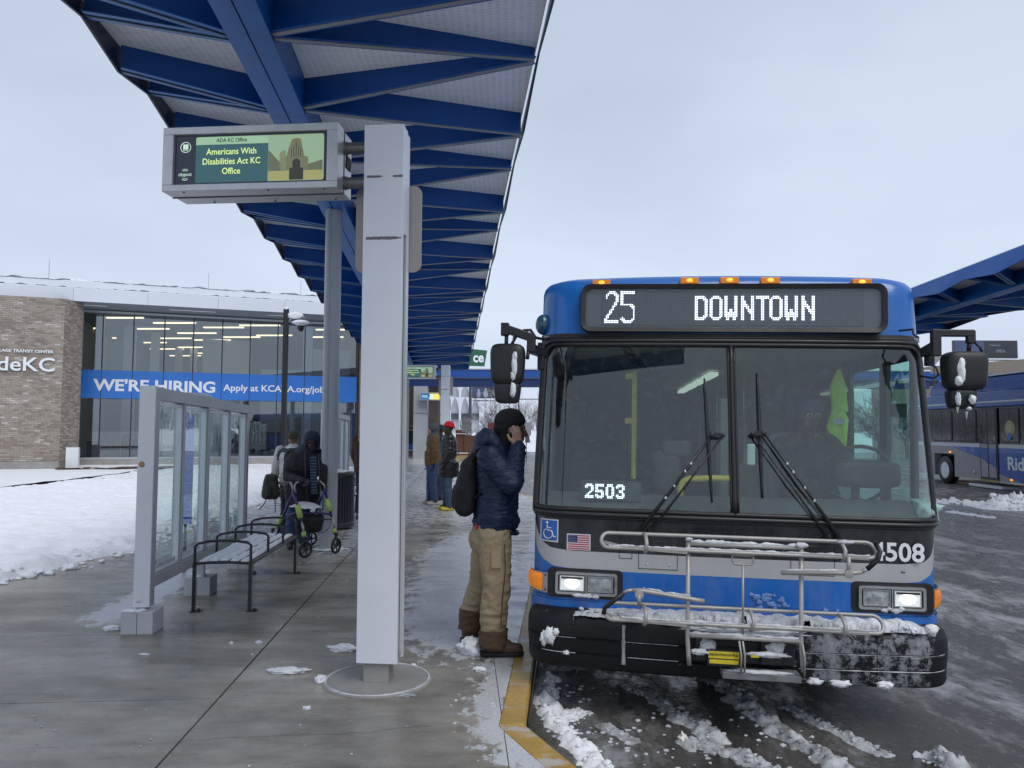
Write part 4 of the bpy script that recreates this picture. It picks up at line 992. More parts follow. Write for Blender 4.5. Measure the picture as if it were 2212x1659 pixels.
# brick wing behind the far posts
wing = thing('brick_wing', 'brown brick wing with white window behind the farthest posts', 'building', (-6.5, 47, 0))
m_bb = mat('wing_brick', (.165, .12, .085), .85, var=.3, vs=14, bump=.2)
part('wall', MB().bb((-13, 47, -.4), (-5.4, 55, 7)), m_bb, wing, world=True)
part('stone_pier', MB().bb((-5.38, 46.6, -.3), (-4.45, 48.0, 7)), mat('pier_stone', (.34, .27, .215), .8, var=.2, vs=1.5), wing, world=True)
w = part('window', MB().bb((-6.6, 46.85, .35), (-5.1, 46.98, 1.65)), M_ALUP, wing, world=True); part('window_pane', MB().bb((-6.5, 46.82, .42), (-5.35, 46.845, 1.58)), mat('dark_green_glass', (.012, .03, .035), .08), w, world=True)
part('window_poster', MB().bb((-6.4, 46.79, .42), (-5.9, 46.815, .75)), mat('poster_blue', (.03, .10, .35), .4), w, world=True)
part('canopy_slab', MB().bb((-6.9, 46.0, 1.75), (-4.6, 47, 1.95)), m_bb, wing, world=True)

# ------------------------------------------------------------------ distance: arched white building, billboard, signs, trees
def arch_block():
    r = thing('arched_building', 'white building with tall scalloped arches beyond the snowy field', 'building', (-6.6, 120, 0))
    mw = mat('arch_white', (.62, .65, .70), .6, var=.05, vs=.3); md = mat('arch_recess', (.50, .53, .58), .6, var=.05); mk = mat('arch_window', (.06, .07, .09), .4, var=.3, vs=2)
    x0, x1 = P(960, 870, 120).x, P(1046, 870, 120).x; zt, zb = P(1000, 826, 120).z, -1
    part('rear_wall', MB().bb((x0, 120.6, zb), (x1, 132, zt)), md, r, world=True)
    xs_ = [P(x, 850, 120).x for x in (983, 1005, 1027)]; hw = .62
    n = 0
    cuts = [x0] + [c for x in xs_ for c in (x - hw, x + hw)] + [x1]
    for i in range(0, len(cuts), 2): part('pier', MB().bb((cuts[i], 119.8, zb), (cuts[i+1], 120.5, zt)), mw, r, world=True)
    for x in xs_:
        for (za, zb_) in ((P(1000, 885, 120).z, P(1000, 858, 120).z), (P(1000, 850, 120).z, P(1000, 828, 120).z)):
            mb = MB(); n = 8; up = [V((x + hw * (2*i/n - 1), 119.85, zb_ + .001)) for i in range(n + 1)]; cv = [V((x + hw * (2*i/n - 1), 119.85, za + (zb_ - za) * (1 - abs(2*i/n - 1)**1.7))) for i in range(n + 1)]
            mb.add(up + cv, [(i, i+1, n+2+i, n+1+i) for i in range(n)]); part('arch_head', mb, mw, r, world=True)
        part('arch_window', MB().bb((x - hw, 120.2, P(1000, 906, 120).z), (x + hw, 120.4, P(1000, 893, 120).z)), mk, r, world=True)
    part('low_wing', MB().bb((x1 + .01, 121, -1), (P(1115, 930, 120).x, 126, P(1000, 892, 120).z)), mat('garage_dark', (.16, .17, .18), .8, var=.3, vs=.6), r, world=True)
    part('low_wing_band', MB().bb((x1 + .01, 120.8, P(1000, 892, 120).z), (P(1115, 930, 120).x, 121, P(1000, 881, 120).z)), mw, r, world=True)
arch_block()
def billboard(name, label, a, b_, Y, pole, cols, txts):
    r = thing(name, label, 'billboard', (a.x, Y, 0))
    fr = part('board', MB().bb((a.x - .15, Y, b_.z - .15), (b_.x + .15, Y + .6, a.z + .15)), M_DKGREY, r, world=True)
    n = len(cols)
    for i, c in enumerate(cols):
        p = part('poster_half', MB().bb((a.x + (b_.x-a.x) * c[0], Y - .04, b_.z), (a.x + (b_.x-a.x) * c[1], Y - .01, a.z)), mat('%s_%d' % (name, i), c[2], .5, var=.12, vs=.4), r, world=True)
    for (s_, fx, fz, hh, c) in txts:
        text_part('poster_text', s_, 1, mat('poster_ink_%s' % name, c, .5, var=0), r, (0, 0, 0), fit=(fx[1], hh), ext=.01)
        o = r.children[-1]; o.data.transform(MW[r.name].inverted() @ Matrix.Translation((a.x + (b_.x-a.x) * fx[0], Y - .06, b_.z + (a.z-b_.z) * fz)))
    part('catwalk', MB().bb((a.x, Y - .8, b_.z - .6), (b_.x + 1.0, Y, b_.z - .45)), M_DKGREY, r, world=True)
    if pole: part('post', MB().bb((pole - .55, Y + .1, -2), (pole + .55, Y + .6, b_.z)), mat('rust_pole', (.09, .07, .065), .6), r, world=True)
a, b_ = P(2062, 737, 130), P(2197, 772, 130)
billboard('billboard', 'dark two panel billboard on a single pole above the far bus', a, b_, 130, P(2122, 790, 130).x, [(0, .47, (.045, .075, .16)), (.47, 1, (.022, .026, .035))], [('Professional', (.56, 1.8), .70, .35, (.25, .28, .33)), ('OMEGA', (.66, 1.6), .30, .5, (.4, .42, .46)), ('OMEGA', (.16, 1.4), .30, .5, (.35, .4, .5))])
c_ = P(2158, 749, 129.8); 
a, b_ = P(1022, 838, 110), P(1066, 858, 110)
billboard('billboard', 'blue billboard with two pale figures beyond the snowy trees', a, b_, 110, None, [(0, .66, (.10, .14, .22)), (.66, 1, (.02, .025, .05))], [('News 9', (.70, 1.0), .6, .25, (.5, .52, .55)), ('with 2-0-24', (.70, .9), .35, .2, (.5, .52, .55))])
for fx, w_, h_ in ((1034, .45, 1.15), (1049, .55, 1.3)):
    p = P(fx, 857, 109.9); mb = MB(); mb.ell((p.x, 109.9, p.z + h_ * .78), (.17, .04, .22)); mb.ell((p.x, 109.9, p.z + h_ * .28), (w_ * .6, .04, h_ * .42)); 
    o = part('printed_figure', mb, mat('figure_print', (.30, .33, .38), .6, var=.2, vs=3)); o.parent = bpy.data.objects['billboard.001']; o.matrix_parent_inverse = MW['billboard.001'].inverted(); MW[o.name] = MW['billboard.001']
def shop_sign():
    r = thing('shop_sign', 'tall green shop sign with white script letters above the blue beam', 'sign', (P(1030, 930, 90).x, 90, 0))
    mg = mat('sign_green', (.018, .115, .058), .45, var=.05)
    pts = [P(x, y, 90) for x, y in ((1000, 752), (1052, 757), (1046, 790.5), (1000, 789))]
    part('upper_panel', MB().prism(pts, (0, .8, 0)), mg, r, world=True, recalc=True)
    pts = [P(x, y, 90) for x, y in ((1000, 798.5), (1043, 799), (1040, 812), (1000, 812))]
    part('lower_panel', MB().prism(pts, (0, .8, 0)), mg, r, world=True, recalc=True)
    o = text_part('script_lettering', 'ce', 1, M_TEXTW, r, (0, 0, 0), fit=(1.25, .85), ext=.02, bold=.03)
    p = P(1022, 783, 89.9); o.data.transform(MW[r.name].inverted() @ Matrix.Translation(p))
    mb = MB(); c = P(1029.5, 811, 89.9)
    for f_ in (1, .55, .15): mb.tube([c + V((.62 * f_ * cos(radians(t_)), 0, .52 * sin(radians(t_)))) for t_ in range(0, 181, 15)], .03, 4)
    part('globe_mark', mb, M_TEXTW, r, world=True)
    part('sign_pole', MB().bb((P(1012, 930, 90).x, 90.2, -1), (P(1018, 930, 90).x, 90.6, P(1000, 812, 90).z)), M_DKGREY, r, world=True)
shop_sign()
# bare trees loaded with snow
M_BARK = bpy.data.materials.new('snowy_bark'); t, b = nodes(M_BARK)
ge = N(t, 'ShaderNodeNewGeometry'); sx = N(t, 'ShaderNodeSeparateXYZ'); t.links.new(ge.outputs['Normal'], sx.inputs[0])
t.links.new(mixcol(t, ramp(t, sx.outputs['Z'], [(.12, 0), (.38, 1)]), (.075, .062, .055), (.74, .76, .80)), b.inputs['Base Color']); b.inputs['Roughness'].default_value = .85
M_TWIG = bpy.data.materials.new('snowy_twig'); t, b = nodes(M_TWIG)
t.links.new(ramp(t, noise_tex(t, 1.3, 4, .7), [(.42, (.13, .115, .105)), (.58, (.62, .64, .68))]), b.inputs['Base Color']); b.inputs['Roughness'].default_value = .9
def tree(name, label, x, y, h, seed, twigs=4, spread=.95, z=-.2):
    r = thing(name, label, 'tree', (x, y, z)); rn = random.Random(seed); tr, br = MB(), MB()
    def grow(p, d, l, rad, lev):
        n = 4; pts = [p]; q = p.copy(); dd = d.copy()
        for i in range(n):
            dd = (dd + V((rn.uniform(-1, 1), rn.uniform(-1, 1), rn.uniform(-.3, .6))) * .17).normalized(); q = q + dd * l / n; pts.append(q.copy())
        (tr if lev < 2 else br).tube(pts, [rad * (1 - .55 * i / n) for i in range(n + 1)], 6 if lev == 0 else 4 if lev < 3 else 3)
        if lev >= twigs: return
        k = (4 if lev == 0 else 4 if lev < 3 else 3)
        for i in range(k):
            f = rn.uniform(.35, 1) if i else 1; s_ = pts[min(n, int(f * n))]
            nd = (dd + V((rn.uniform(-1, 1), rn.uniform(-1, 1), rn.uniform(-.25, .65))) * spread).normalized()
            grow(s_, nd, l * rn.uniform(.58, .8), max(rad * .5, .011), lev + 1)
    grow(V((0, 0, 0)), V((0, 0, 1)), h * .27, h * .028, 0)
    part('trunk', tr, M_BARK, r); part('crown', br, M_TWIG, r)
    return r
T0 = tree('snowy_tree', 'small bushy tree thick with snow just right of the far screen post', P(1000, 930, 62).x, 62, 4.6, 3, 5, z=-.1)
T1 = tree('snowy_tree', 'wide bare tree with snow lined branches behind the man on the phone', P(1072, 930, 66).x, 66, 7.6, 8, 5, 1.05, z=-.1)
T2 = tree('snowy_tree', 'tall bare tree with snow lined branches nearest the bus left edge', P(1140, 930, 78).x, 78, 10.5, 12, 5, 1.0)
for i, (px, Y, src, s_, lab) in enumerate(((1100, 96, T2, 1.0, 'grey snowy tree in the tree line between mirror and bus'), (1046, 90, T1, .8, 'low snowy tree in front of the dark garage building'), (1180, 100, T1, 1.25, 'tree hidden partly by the bus front left corner'), (2015, 60, T2, .95, 'bare tree showing above the far bus behind the right mirror'), (1900, 48, T1, 1.0, 'bare tree seen through the driver side window'), (1960, 52, T0, 1.5, 'snowy tree beyond the driver side window, right of the vest'), (972, 74, T0, 1.1, 'small snowy tree between pillar and far post'), (2090, 75, T1, 1.1, 'bare tree behind the roof of the far bus'))):
    p = P(px, 900, Y); copy_thing(src, Matrix.Translation((p.x, Y, -.2)) @ Matrix.Rotation(i * 1.3, 4, 'Z') @ Matrix.Scale(s_, 4), lab)
# distant wooded ridge
rb_ = MB(); rn = random.Random(2)
for i in range(1500):
    x = rn.uniform(-90, 120); y = rn.uniform(150, 190); h = rn.uniform(4.5, 9.5) * (.75 + .4 * noise.noise(V((x * .05, 0, 0)))); zb = 1.2
    for k in range(4):
        dx, dy = rn.uniform(-1.2, 1.2), rn.uniform(-1, 1); rb_.tube([(x, y, zb), (x + dx * .4, y + dy * .4, zb + h * .55), (x + dx, y + dy, zb + h * rn.uniform(.8, 1))], [.12, .09, .02], 3)
tag(part('far_wood', rb_, M_TWIG), 'grey band of bare snowy woodland along the horizon', 'woodland', kind='stuff')
# signs, planter and bench on the snow field
def back_sign(label, X_, Y, ztop, w, h, lean=0, two=True, col=None):
    r = thing('road_sign', label, 'road sign', (X_, Y, 0)); mt = col or mat('sign_back_grey', (.20, .20, .20), .5, metal=.2)
    mb = MB(); mb.beam((X_ + lean, Y, -.2), (X_, Y, ztop), .05, .05, up=V((0, 1, 0))); part('post', mb, M_DKGREY, r, world=True)
    part('plate', MB().bb((X_ - w/2, Y - .03, ztop - h), (X_ + w/2, Y - .01, ztop)), mt, r, world=True)
    if two: part('upper_plate', MB().bb((X_ - w*.45, Y - .05, ztop - h*.34), (X_ + w*.45, Y - .031, ztop + .02)), mt, r, world=True)
p = P(1006.5, 903, 34); back_sign('grey backs of two stacked signs on a leaning post right of the red hat', p.x, 34, p.z, .34, .62, .2)
p = P(1137, 912, 44); back_sign('pale square sign on a post just left of the bus edge', p.x, 44, p.z, .55, .75, 0, False, M_GREYSTRIP)
p = P(1127, 925, 40); back_sign('small white sign on a thin post left of the bus edge', p.x, 40, p.z, .2, .3, 0, False, M_WHITE)
r = thing('brick_planter', 'low reddish brick planter with a snowy top on the snow field', 'planter', (-2.3, 44, 0))
m_rb = mat('red_brown_brick', (.17, .075, .055), .8, var=.25, vs=10)
a, b_ = P(984, 935, 46), P(1029, 955, 46)
part('box', MB().bb((P(1003, 930, 46).x, 46, -.2), (b_.x, 47.4, P(1000, 941, 46).z)), m_rb, r, world=True); part('high_box', MB().bb((a.x, 46.1, -.2), (P(1003, 930, 46).x, 47.4, P(1000, 929, 46).z)), m_rb, r, world=True)
part('snow_top', MB().bb((a.x, 46.0, P(1000, 938, 46).z), (P(1018, 930, 46).x, 46.09, P(1000, 936, 46).z)), M_SNOW, r, world=True)
copy_thing(bn, Matrix.Translation((-2.2, 41, -.05)) @ Matrix.Rotation(radians(88), 4, 'Z') , 'snow covered bench on the far snow field below the leaning sign')
r = thing('utility_box', 'green and red utility box in the snow left of the phone man', 'utility box', (P(1094, 930, 55).x, 55, 0))
p = P(1063, 924, 55); part('body', MB().bb((p.x - .33, 55, -.2), (p.x + .33, 55.5, p.z - .1)), mat('box_green', (.05, .09, .07), .6), r, world=True); part('cap', MB().bb((p.x - .3, 54.98, p.z - .1), (p.x + .2, 55.4, p.z + .35)), mat('box_red', (.22, .05, .04), .6), r, world=True)
# street lamps in the distance
for i, (px, py, Y, lab) in enumerate(((1120.5, 861, 70, 'thin dark lamp post between mirror and bus'), (2163, 738 + 46, 100, 'street lamp standing below the dark billboard'))):
    p = P(px, py, Y); r = thing('street_lamp', lab, 'street lamp', (p.x, Y, 0)); part('post', MB().box((p.x, Y, p.z/2), (.12, .12, p.z)), M_DKGREY, r, world=True); part('lamp_arm', MB().bb((p.x, Y - .04, p.z - .12), (p.x + 1.8, Y + .04, p.z)), M_GREYSTRIP, r, world=True)
r = thing('diamond_sign', 'back of a diamond road sign between the bus and its right mirror', 'road sign', (P(2018, 930, 32).x, 32, 0)); p = P(2018, 771, 32)
part('plate', MB().box((p.x, 32, p.z), (.5, .02, .5), Matrix.Rotation(pi/4, 3, 'Y')), M_GREYSTRIP, r, world=True); part('post', MB().box((p.x, 32.03, p.z/2), (.05, .04, p.z)), M_DKGREY, r, world=True)
# low wall building behind the far bus
r = thing('low_parapet_building', 'long low beige building top showing above the far bus', 'building', (26, 60, 0))
a, b_ = P(2010, 797, 60), P(2330, 766, 58)
mb = MB(); mb.add([(a.x, 60, -1), (b_.x + 4, 50, -1), (b_.x + 4, 50, b_.z), (a.x, 60, a.z + .2), (a.x, 70, -1), (b_.x + 4, 66, -1), (b_.x + 4, 66, b_.z), (a.x, 70, a.z + .2)], [(0,1,2,3),(7,6,5,4),(0,4,5,1),(1,5,6,2),(2,6,7,3),(3,7,4,0)]); part('wall', mb, mat('beige_wall', (.33, .28, .23), .8, var=.08), r, world=True, recalc=True)
# yellow painted island tip
r = thing('kerb_island', 'orange yellow painted island end beyond the red hatted man', 'kerb', (-2.2, 37, 0))
a, b_, c_, d_ = G(986, 990), G(1016, 975), G(1018, 984), G(986, 1001)
mb = MB(); mb.prism([a + V((0, 0, .01)), b_ + V((0, 0, .01)), c_ + V((0, 0, .01)), d_ + V((0, 0, .01))], (0, 0, .12)); part('painted_top', mb, M_KERB, r, world=True, recalc=True)

# ------------------------------------------------------------------ far parked bus (only its near part is in frame)
dirb = V((-.03, -1, 0)).normalized(); ang = atan2(dirb.y, dirb.x)
FB = Matrix.Translation((14.96, 26.6, -.05)) @ Matrix.Rotation(ang, 4, 'Z')
fb = thing('parked_bus', 'blue and grey city bus parked across the road at the right edge', 'bus', M=FB)
# local x along the bus (towards the camera), -y... visible side is at y=0 facing the platform (local -y)
side = -1
m_fbb = mat('bus_blue_far', (.010, .085, .36), .3, var=.06, coat=.3); m_fbs = mat('bus_silver_far', (.33, .33, .36), .4, var=.06); m_fbl = mat('bus_blue_mid', (.02, .10, .42), .3, var=.05, coat=.3); m_stripe = mat('bus_white_stripe', (.62, .66, .72), .4, var=0)
Wd = 2.55; x0, x1 = -2.6, 9.6
def sp(nm, xa, xb, za, zb, ya, yb, mt, par=fb, **k): return part(nm, plate(xa, xb, za, zb, ya, yb), mt, par, **k)
sp('lower_body', x0, -.75, .20, 1.33, 0, Wd, m_fbs); sp('lower_body', .55, x1, .20, 1.33, 0, Wd, m_fbs); sp('lower_body', -.75, .55, .95, 1.33, 0, Wd, m_fbs)
sp('wheel_arch', -.75, .55, .2, .95, .25, Wd, M_BLK)
sp('window_band', x0, x1, 1.335, 2.47, .012, Wd - .012, M_BLKG); sp('roof_side', x0, x1, 2.475, 2.98, 0, Wd, m_fbb, bevel=.04); sp('stripe', x0, x1, 2.615, 2.665, -.004, .0, m_stripe)
mb = MB(); mb.prism([(-1.0, .02, 2.985), (-.9, .02, 3.25), (-.35, .02, 3.44), (2.2, .02, 3.44), (2.3, .02, 3.39), (x1, .02, 3.42), (x1, .02, 2.985)], (0, Wd - .04, 0)); part('roof_fairing', mb, m_fbb, fb, recalc=True)
sp('roof_snow', -.35, x1, 3.445, 3.50, .05, Wd - .05, M_SNOW); sp('fairing_seam', 2.22, 2.24, 2.99, 3.42, .005, .02, M_DARKGAP)
sp('belt_stripe', x0, 2.10, 1.22, 1.335, -.004, 0, m_stripe); sp('belt_stripe', 3.05, x1, 1.22, 1.335, -.004, 0, m_stripe)
for (pts) in ([(.37, 1.215), (2.10, 1.215), (2.10, .87)], [(3.05, 1.215), (x1, 1.215), (x1, .22), (4.1, .22), (3.05, .44)]):
    mb = MB(); mb.prism([(a_, -.006, b2) for a_, b2 in pts], (0, .005, 0)); part('blue_swoosh', mb, m_fbl, fb, recalc=True)
def win(xa, xb):
    w_ = part('window', MB().prism(rrect(xa, xb, 1.38, 2.42, .10, -.004), (0, .015, 0)), M_BLKM, fb); part('window_pane', MB().prism(rrect(xa + .04, xb - .04, 1.42, 2.38, .08, -.010), (0, .005, 0)), mat('far_glass', (.018, .022, .028), .08, var=.1), w_); part('window_bar', plate((xa+xb)/2 - .012, (xa+xb)/2 + .012, 1.42, 2.38, -.014, -.011), M_BLKM, w_)
for xa in (-2.5, -.84, .60, 3.17, 4.3, 5.6, 6.9, 8.2): win(xa, xa + (1.3 if xa in (-.84, .60) else .92 if xa == 3.17 else 1.2))
dr_ = sp('rear_door', 2.11, 3.04, .22, 2.44, -.03, -.008, M_BLKM)
for a_ in (2.17, 2.60):
    sp('door_pane', a_, a_ + .36, 1.36, 2.38, -.036, -.031, mat('far_glass', (.018, .022, .028), .08), dr_); 
    sp('door_leaf', a_, a_ + .36, .30, 1.33, -.036, -.031, m_fbs, dr_)
    mb = MB(); mb.prism([(a_, -.039, 1.20), (a_ + .36, -.039, 1.20), (a_ + .36, -.039, .60 if a_ > 2.3 else .72), (a_, -.039, .72 if a_ > 2.3 else .90)], (0, .002, 0)); part('door_swoosh', mb, m_fbl, dr_, recalc=True)
sp('door_sill', 2.11, 3.04, .18, .22, -.04, 0, mat('sill_yellow', (.35, .32, .06), .5))
text_part('lettering', 'RideKC', .5, M_TEXTW, fb, (3.50, -.012, .57), fit=(1.9, .40), ext=.002, bold=.012)
for (c, l) in (((.30, -.01, 1.02), 0), ((4.05 - .4, -.012, .28), 1)): part('marker_lamp', MB().box(c, (.09, .02, .05)), mat('amber_far', (.8, .25, .02), .4, var=0, emit=1.5), fb)
mb = MB(); mb.lathe((3.66, -.016, 1.80), [(.25, 0), (.24, .006)], 24, R=Matrix.Rotation(pi/2, 3, 'X')); bd = part('award_badge', mb, mat('badge_gold', (.45, .38, .12), .5), fb)
mb = MB(); mb.lathe((3.66, -.026, 1.80), [(.17, 0), (.165, .004)], 20, R=Matrix.Rotation(pi/2, 3, 'X')); part('badge_ring', mb, mat('badge_cyan', (.20, .42, .48), .5), bd)
mb = MB(); mb.lathe((3.66, -.032, 1.80), [(.13, 0), (.125, .004)], 20, R=Matrix.Rotation(pi/2, 3, 'X')); part('badge_core', mb, mat('badge_pale', (.50, .46, .20), .5), bd)
mb = MB(); mb.prism([(3.58, -.03, 1.66), (3.75, -.03, 1.66), (3.74, -.03, 1.44), (3.665, -.03, 1.49), (3.59, -.03, 1.43)], (0, .003, 0)); part('badge_ribbon', mb, mat('ribbon_blue', (.05, .22, .50), .5), bd)
for (xc) in (-.12, 6.4):
    Rx = Matrix.Rotation(pi/2, 3, 'X')
    w_ = part('wheel', MB().lathe((xc, .30, .39), [(.30, -.02), (.42, -.02), (.475, .03), (.48, .12), (.475, .25), (.42, .29), (.29, .29), (.285, .20)], 36, R=Rx, caps=False), M_BLK, fb, smooth=radians(40))
    part('rim', MB().lathe((xc, .28, .39), [(.29, .26), (.27, .26), (.25, .16), (.10, .10), (.09, .22), (.05, .25)], 28, R=Rx), M_WHITE, w_, smooth=radians(40))
    mb = MB()
    for k in range(8): mb.ell((xc + .15*cos(k*pi/4), .16, .39 + .15*sin(k*pi/4)), .018, seg=6, rings=4)
    part('wheel_nuts', mb, M_DKGREY, w_)
sp('skirt_snow', 1.2, 3.0, -.05, .04, .1, .9, M_SNOW)
mb = MB(); mb.lathe((1.75, -.01, .42), [(.05, 0), (.05, .02), (.03, .025)], 12, R=Matrix.Rotation(pi/2, 3, 'X')); part('filler_cap', mb, M_STEEL, fb)
# ------------------------------------------------------------------ the bus at the kerb
psi, rho = radians(7.4), .017
bY = V((sin(psi), cos(psi), 0)); bX = V((cos(psi)*cos(rho), -sin(psi)*cos(rho), -sin(rho))); bZ = bX.cross(bY)
BO = V((1.39, 4.94, -.165))
BM = Matrix((( bX.x, bY.x, bZ.x, BO.x), (bX.y, bY.y, bZ.y, BO.y), (bX.z, bY.z, bZ.z, BO.z), (0, 0, 0, 1)))
bus = thing('city_bus', 'blue, silver and black city bus facing us at the kerb, headlights on', 'bus', M=BM)
def BL(x, y, yb):
    d = ray(x, y); c0 = V((0, 0, CAMH)); t_ = ((BO + bY * yb - c0).dot(bY)) / d.dot(bY); q = c0 + d * t_ - BO; return V((q.dot(bX), yb, q.dot(bZ)))
def z2d(ox, oy, s): return lambda x, y: ((ox + x / s) / 1.8228, (oy + y / s) / 1.8228)
r2 = z2d(2080, 1300, 2.183); r3 = z2d(2850, 1300, 2.182)
m_blue = mat('bus_blue', (.003, .120, .46), .28, var=.05, vs=1.5, coat=.2, rvar=.05)
m_blueu = mat('bus_blue_header', (.004, .12, .44), .26, var=.05, vs=1.5, coat=.25, rvar=.05)
m_silv = mat('bus_silver', (.46, .465, .475), .35, metal=.25, var=.05, vs=2.5)
m_bpan = mat('bus_black_panel', (.008, .009, .012), .22, var=.2, vs=4, coat=.2)
def dirty(m, amt, zlo=.5, zhi=1.15, stretch=(1, 1, .35), sc=6):
    t = m.node_tree; b = t.nodes['Principled BSDF']; src = b.inputs['Base Color'].links[0].from_socket
    sx = N(t, 'ShaderNodeSeparateXYZ'); t.links.new(N(t, 'ShaderNodeTexCoord').outputs['Object'], sx.inputs[0])
    h = X_(t, sx.outputs['Z']).step(zhi, zlo) * .75 + .25
    n = X_(t, noise_tex(t, sc, 7, .7, stretch=stretch)).step(.42, .74); n2 = X_(t, noise_tex(t, 90, 3, .7)).step(.58, .68) * .35
    f = ((n + n2) * h * amt).min(1.0)
    t.links.new(mixcol(t, f.k, src, (.30, .31, .33)), b.inputs['Base Color'])
    r = b.inputs['Roughness']; rs = r.links[0].from_socket if r.links else None
    rr = (f * .6 + (X_(t, rs) if rs is not None else r.default_value)); t.links.new(rr.k, r)
dirty(m_blue, .34); dirty(m_silv, .5); dirty(m_bpan, .14, .9, 1.4); dirty(m_blueu, .12, 2.4, 3.0)
m_side = mat('bus_side_blue', (.012, .12, .45), .3, var=.05)
m_int = mat('bus_interior', (.20, .215, .22), .7, var=.15); m_intl = mat('bus_interior_pale', (.26, .29, .29), .6, var=.1)
def hwz(z): return 1.29 - .004 * max(0, z - 1.3) / 1.5
def basey(z): return 0 if z < 1.27 else (z - 1.27) * .20 if z < 2.42 else .23 + (z - 2.42) * .15
def plan(l, hw, r, bow=.05):
    s_ = 1 if l >= 0 else -1; a = abs(l); hs = hw - r
    if a <= hs: u, y, n = a, 0, V((0, -1, 0))
    elif a <= hs + r * pi / 2:
        t_ = (a - hs) / r; u = hs + r * sin(t_); y = r - r * cos(t_); n = V((sin(t_), -cos(t_), 0))
    else: u = hw; y = r + (a - hs - r*pi/2); n = V((1, 0, 0))
    y += bow * (min(u, hs) / 1.29)**2
    return V((s_ * u, y, 0)), V((s_ * n.x, n.y, 0))
def surf(l, z, out=0, hw=None, r=.24):
    p, n = plan(l, hw or hwz(z), r); p = p + n * out; return V((p.x, p.y + basey(z), z))
def l_of_u(u, hw=1.29, r=.24):
    a = abs(u); hs = hw - r
    l = a if a <= hs else hs + r * math.asin(min(1, (a - hs) / r)); return l if u >= 0 else -l
LMAX = 1.05 + .24 * pi / 2
def curve(tab):
    def f(l):
        a = abs(l)
        for (x0_, z0_), (x1_, z1_) in zip(tab, tab[1:]):
            if a <= x1_:
                t_ = (a - x0_) / (x1_ - x0_); return z0_ + (z1_ - z0_) * t_
        return tab[-1][1]
    return f
zS = curve([(0, .897), (.95, .897), (l_of_u(1.14), .912), (l_of_u(1.22), .950), (l_of_u(1.262), 1.003), (LMAX, 1.16)])
zB = curve([(0, 1.015), (1.02, 1.017), (l_of_u(1.165), 1.030), (l_of_u(1.225), 1.065), (l_of_u(1.262), 1.124), (LMAX, 1.262)])
def band(nm, za, zb, mt, nz_=8, out=0, nl=90, l0=-LMAX, l1=LMAX, parent=bus, **k):
    mb = MB(); fa = za if callable(za) else (lambda l: za); fb_ = zb if callable(zb) else (lambda l: zb)
    mb.grid(nl, nz_, lambda a, b_: surf(l0 + (l1 - l0) * a, fa(l0 + (l1-l0)*a) * (1 - b_) + fb_(l0 + (l1-l0)*a) * b_, out))
    return part(nm, mb, mt, parent, smooth=True, **k)
band('lower_panel', .715, zS, m_blue); band('silver_stripe', zS, zB, m_silv); band('black_panel', zB, 1.272, m_bpan)
band('lower_lip', .56, .70, m_blue, out=.016); band('lip_edge', .70, .7155, m_blue, out=.008, nz_=1)
# access doors outlined on the panels
for (u0, u1, za, zb) in ((-.59, -.345, .925, 1.10), (.355, .62, .93, 1.11), (-.715, -.633, .985, 1.075)):
    mb = MB(); c_ = [(u0, za), (u1, za), (u1, zb), (u0, zb)]
    mb.tube([surf(u, z, .001) for u, z in c_], .0028, 5, True); hatch = part('hatch_seam', mb, M_BLK, bus)
mb = MB()
for u in (-.535, -.395): mb.lathe(surf(u, .955, .0), [(.008, 0), (.007, .004), (.003, .005)], 10, R=Matrix.Rotation(pi/2, 3, 'X'))
part('hatch_screw', mb, M_STEEL, bus)
# bumper
def bumper_mat():
    m = bpy.data.materials.new('bumper_black'); t, b = nodes(m); oc = N(t, 'ShaderNodeTexCoord').outputs['Object']
    sx = N(t, 'ShaderNodeSeparateXYZ'); t.links.new(oc, sx.inputs[0])
    msk = N(t, 'ShaderNodeMapRange'); msk.inputs[1].default_value = -.55; msk.inputs[2].default_value = .5; msk.inputs[3].default_value = -.10; msk.inputs[4].default_value = .12; t.links.new(sx.outputs['X'], msk.inputs[0])
    m3 = N(t, 'ShaderNodeMapRange'); m3.inputs[1].default_value = 1.12; m3.inputs[2].default_value = 1.22; m3.inputs[3].default_value = 0; m3.inputs[4].default_value = -.25; t.links.new(sx.outputs['X'], m3.inputs[0])
    nn = noise_tex(t, 17, 9, .8); a = N(t, 'ShaderNodeMath', operation='ADD'); t.links.new(nn, a.inputs[0]); t.links.new(msk.outputs[0], a.inputs[1])
    a2 = N(t, 'ShaderNodeMath', operation='ADD'); t.links.new(a.outputs[0], a2.inputs[0]); t.links.new(m3.outputs[0], a2.inputs[1])
    low = (X_(t, noise_tex(t, 3.2, 3, .6)) - .5) * .55
    f = ramp(t, (X_(t, a2.outputs[0]) + low).k, [(.57, 0), (.62, .45), (.76, .85)])
    t.links.new(mixcol(t, f, (.007, .008, .010), (.36, .38, .42)), b.inputs['Base Color']); b.inputs['Roughness'].default_value = .55; b.inputs['Specular IOR Level'].default_value = .28; bumpn(t, b, f, .5, .01)
    return m
m_bump = bumper_mat()
BHW, BR = 1.280, .23; BL_ = (BHW - BR) + BR * pi / 2 + .18
prof = [(-.10, .305), (-.02, .305), (.01, .312), (.02, .33), (.022, .395), (.012, .402), (.012, .408), (.024, .415), (.03, .488), (.018, .495), (.018, .501), (.03, .508), (.028, .575), (.015, .615), (-.02, .645), (-.08, .655), (-.25, .655)]
def bpt(l, o, z):
    p, n = plan(l, BHW, BR, .10); p = p + n * o; return V((p.x, p.y - .165, z))
segs = [(-BL_, -.684), (-.680, .332), (.336, .815), (.819, BL_)]
segs = [(-BL_, -.684), (-.680, .816), (.820, BL_)]
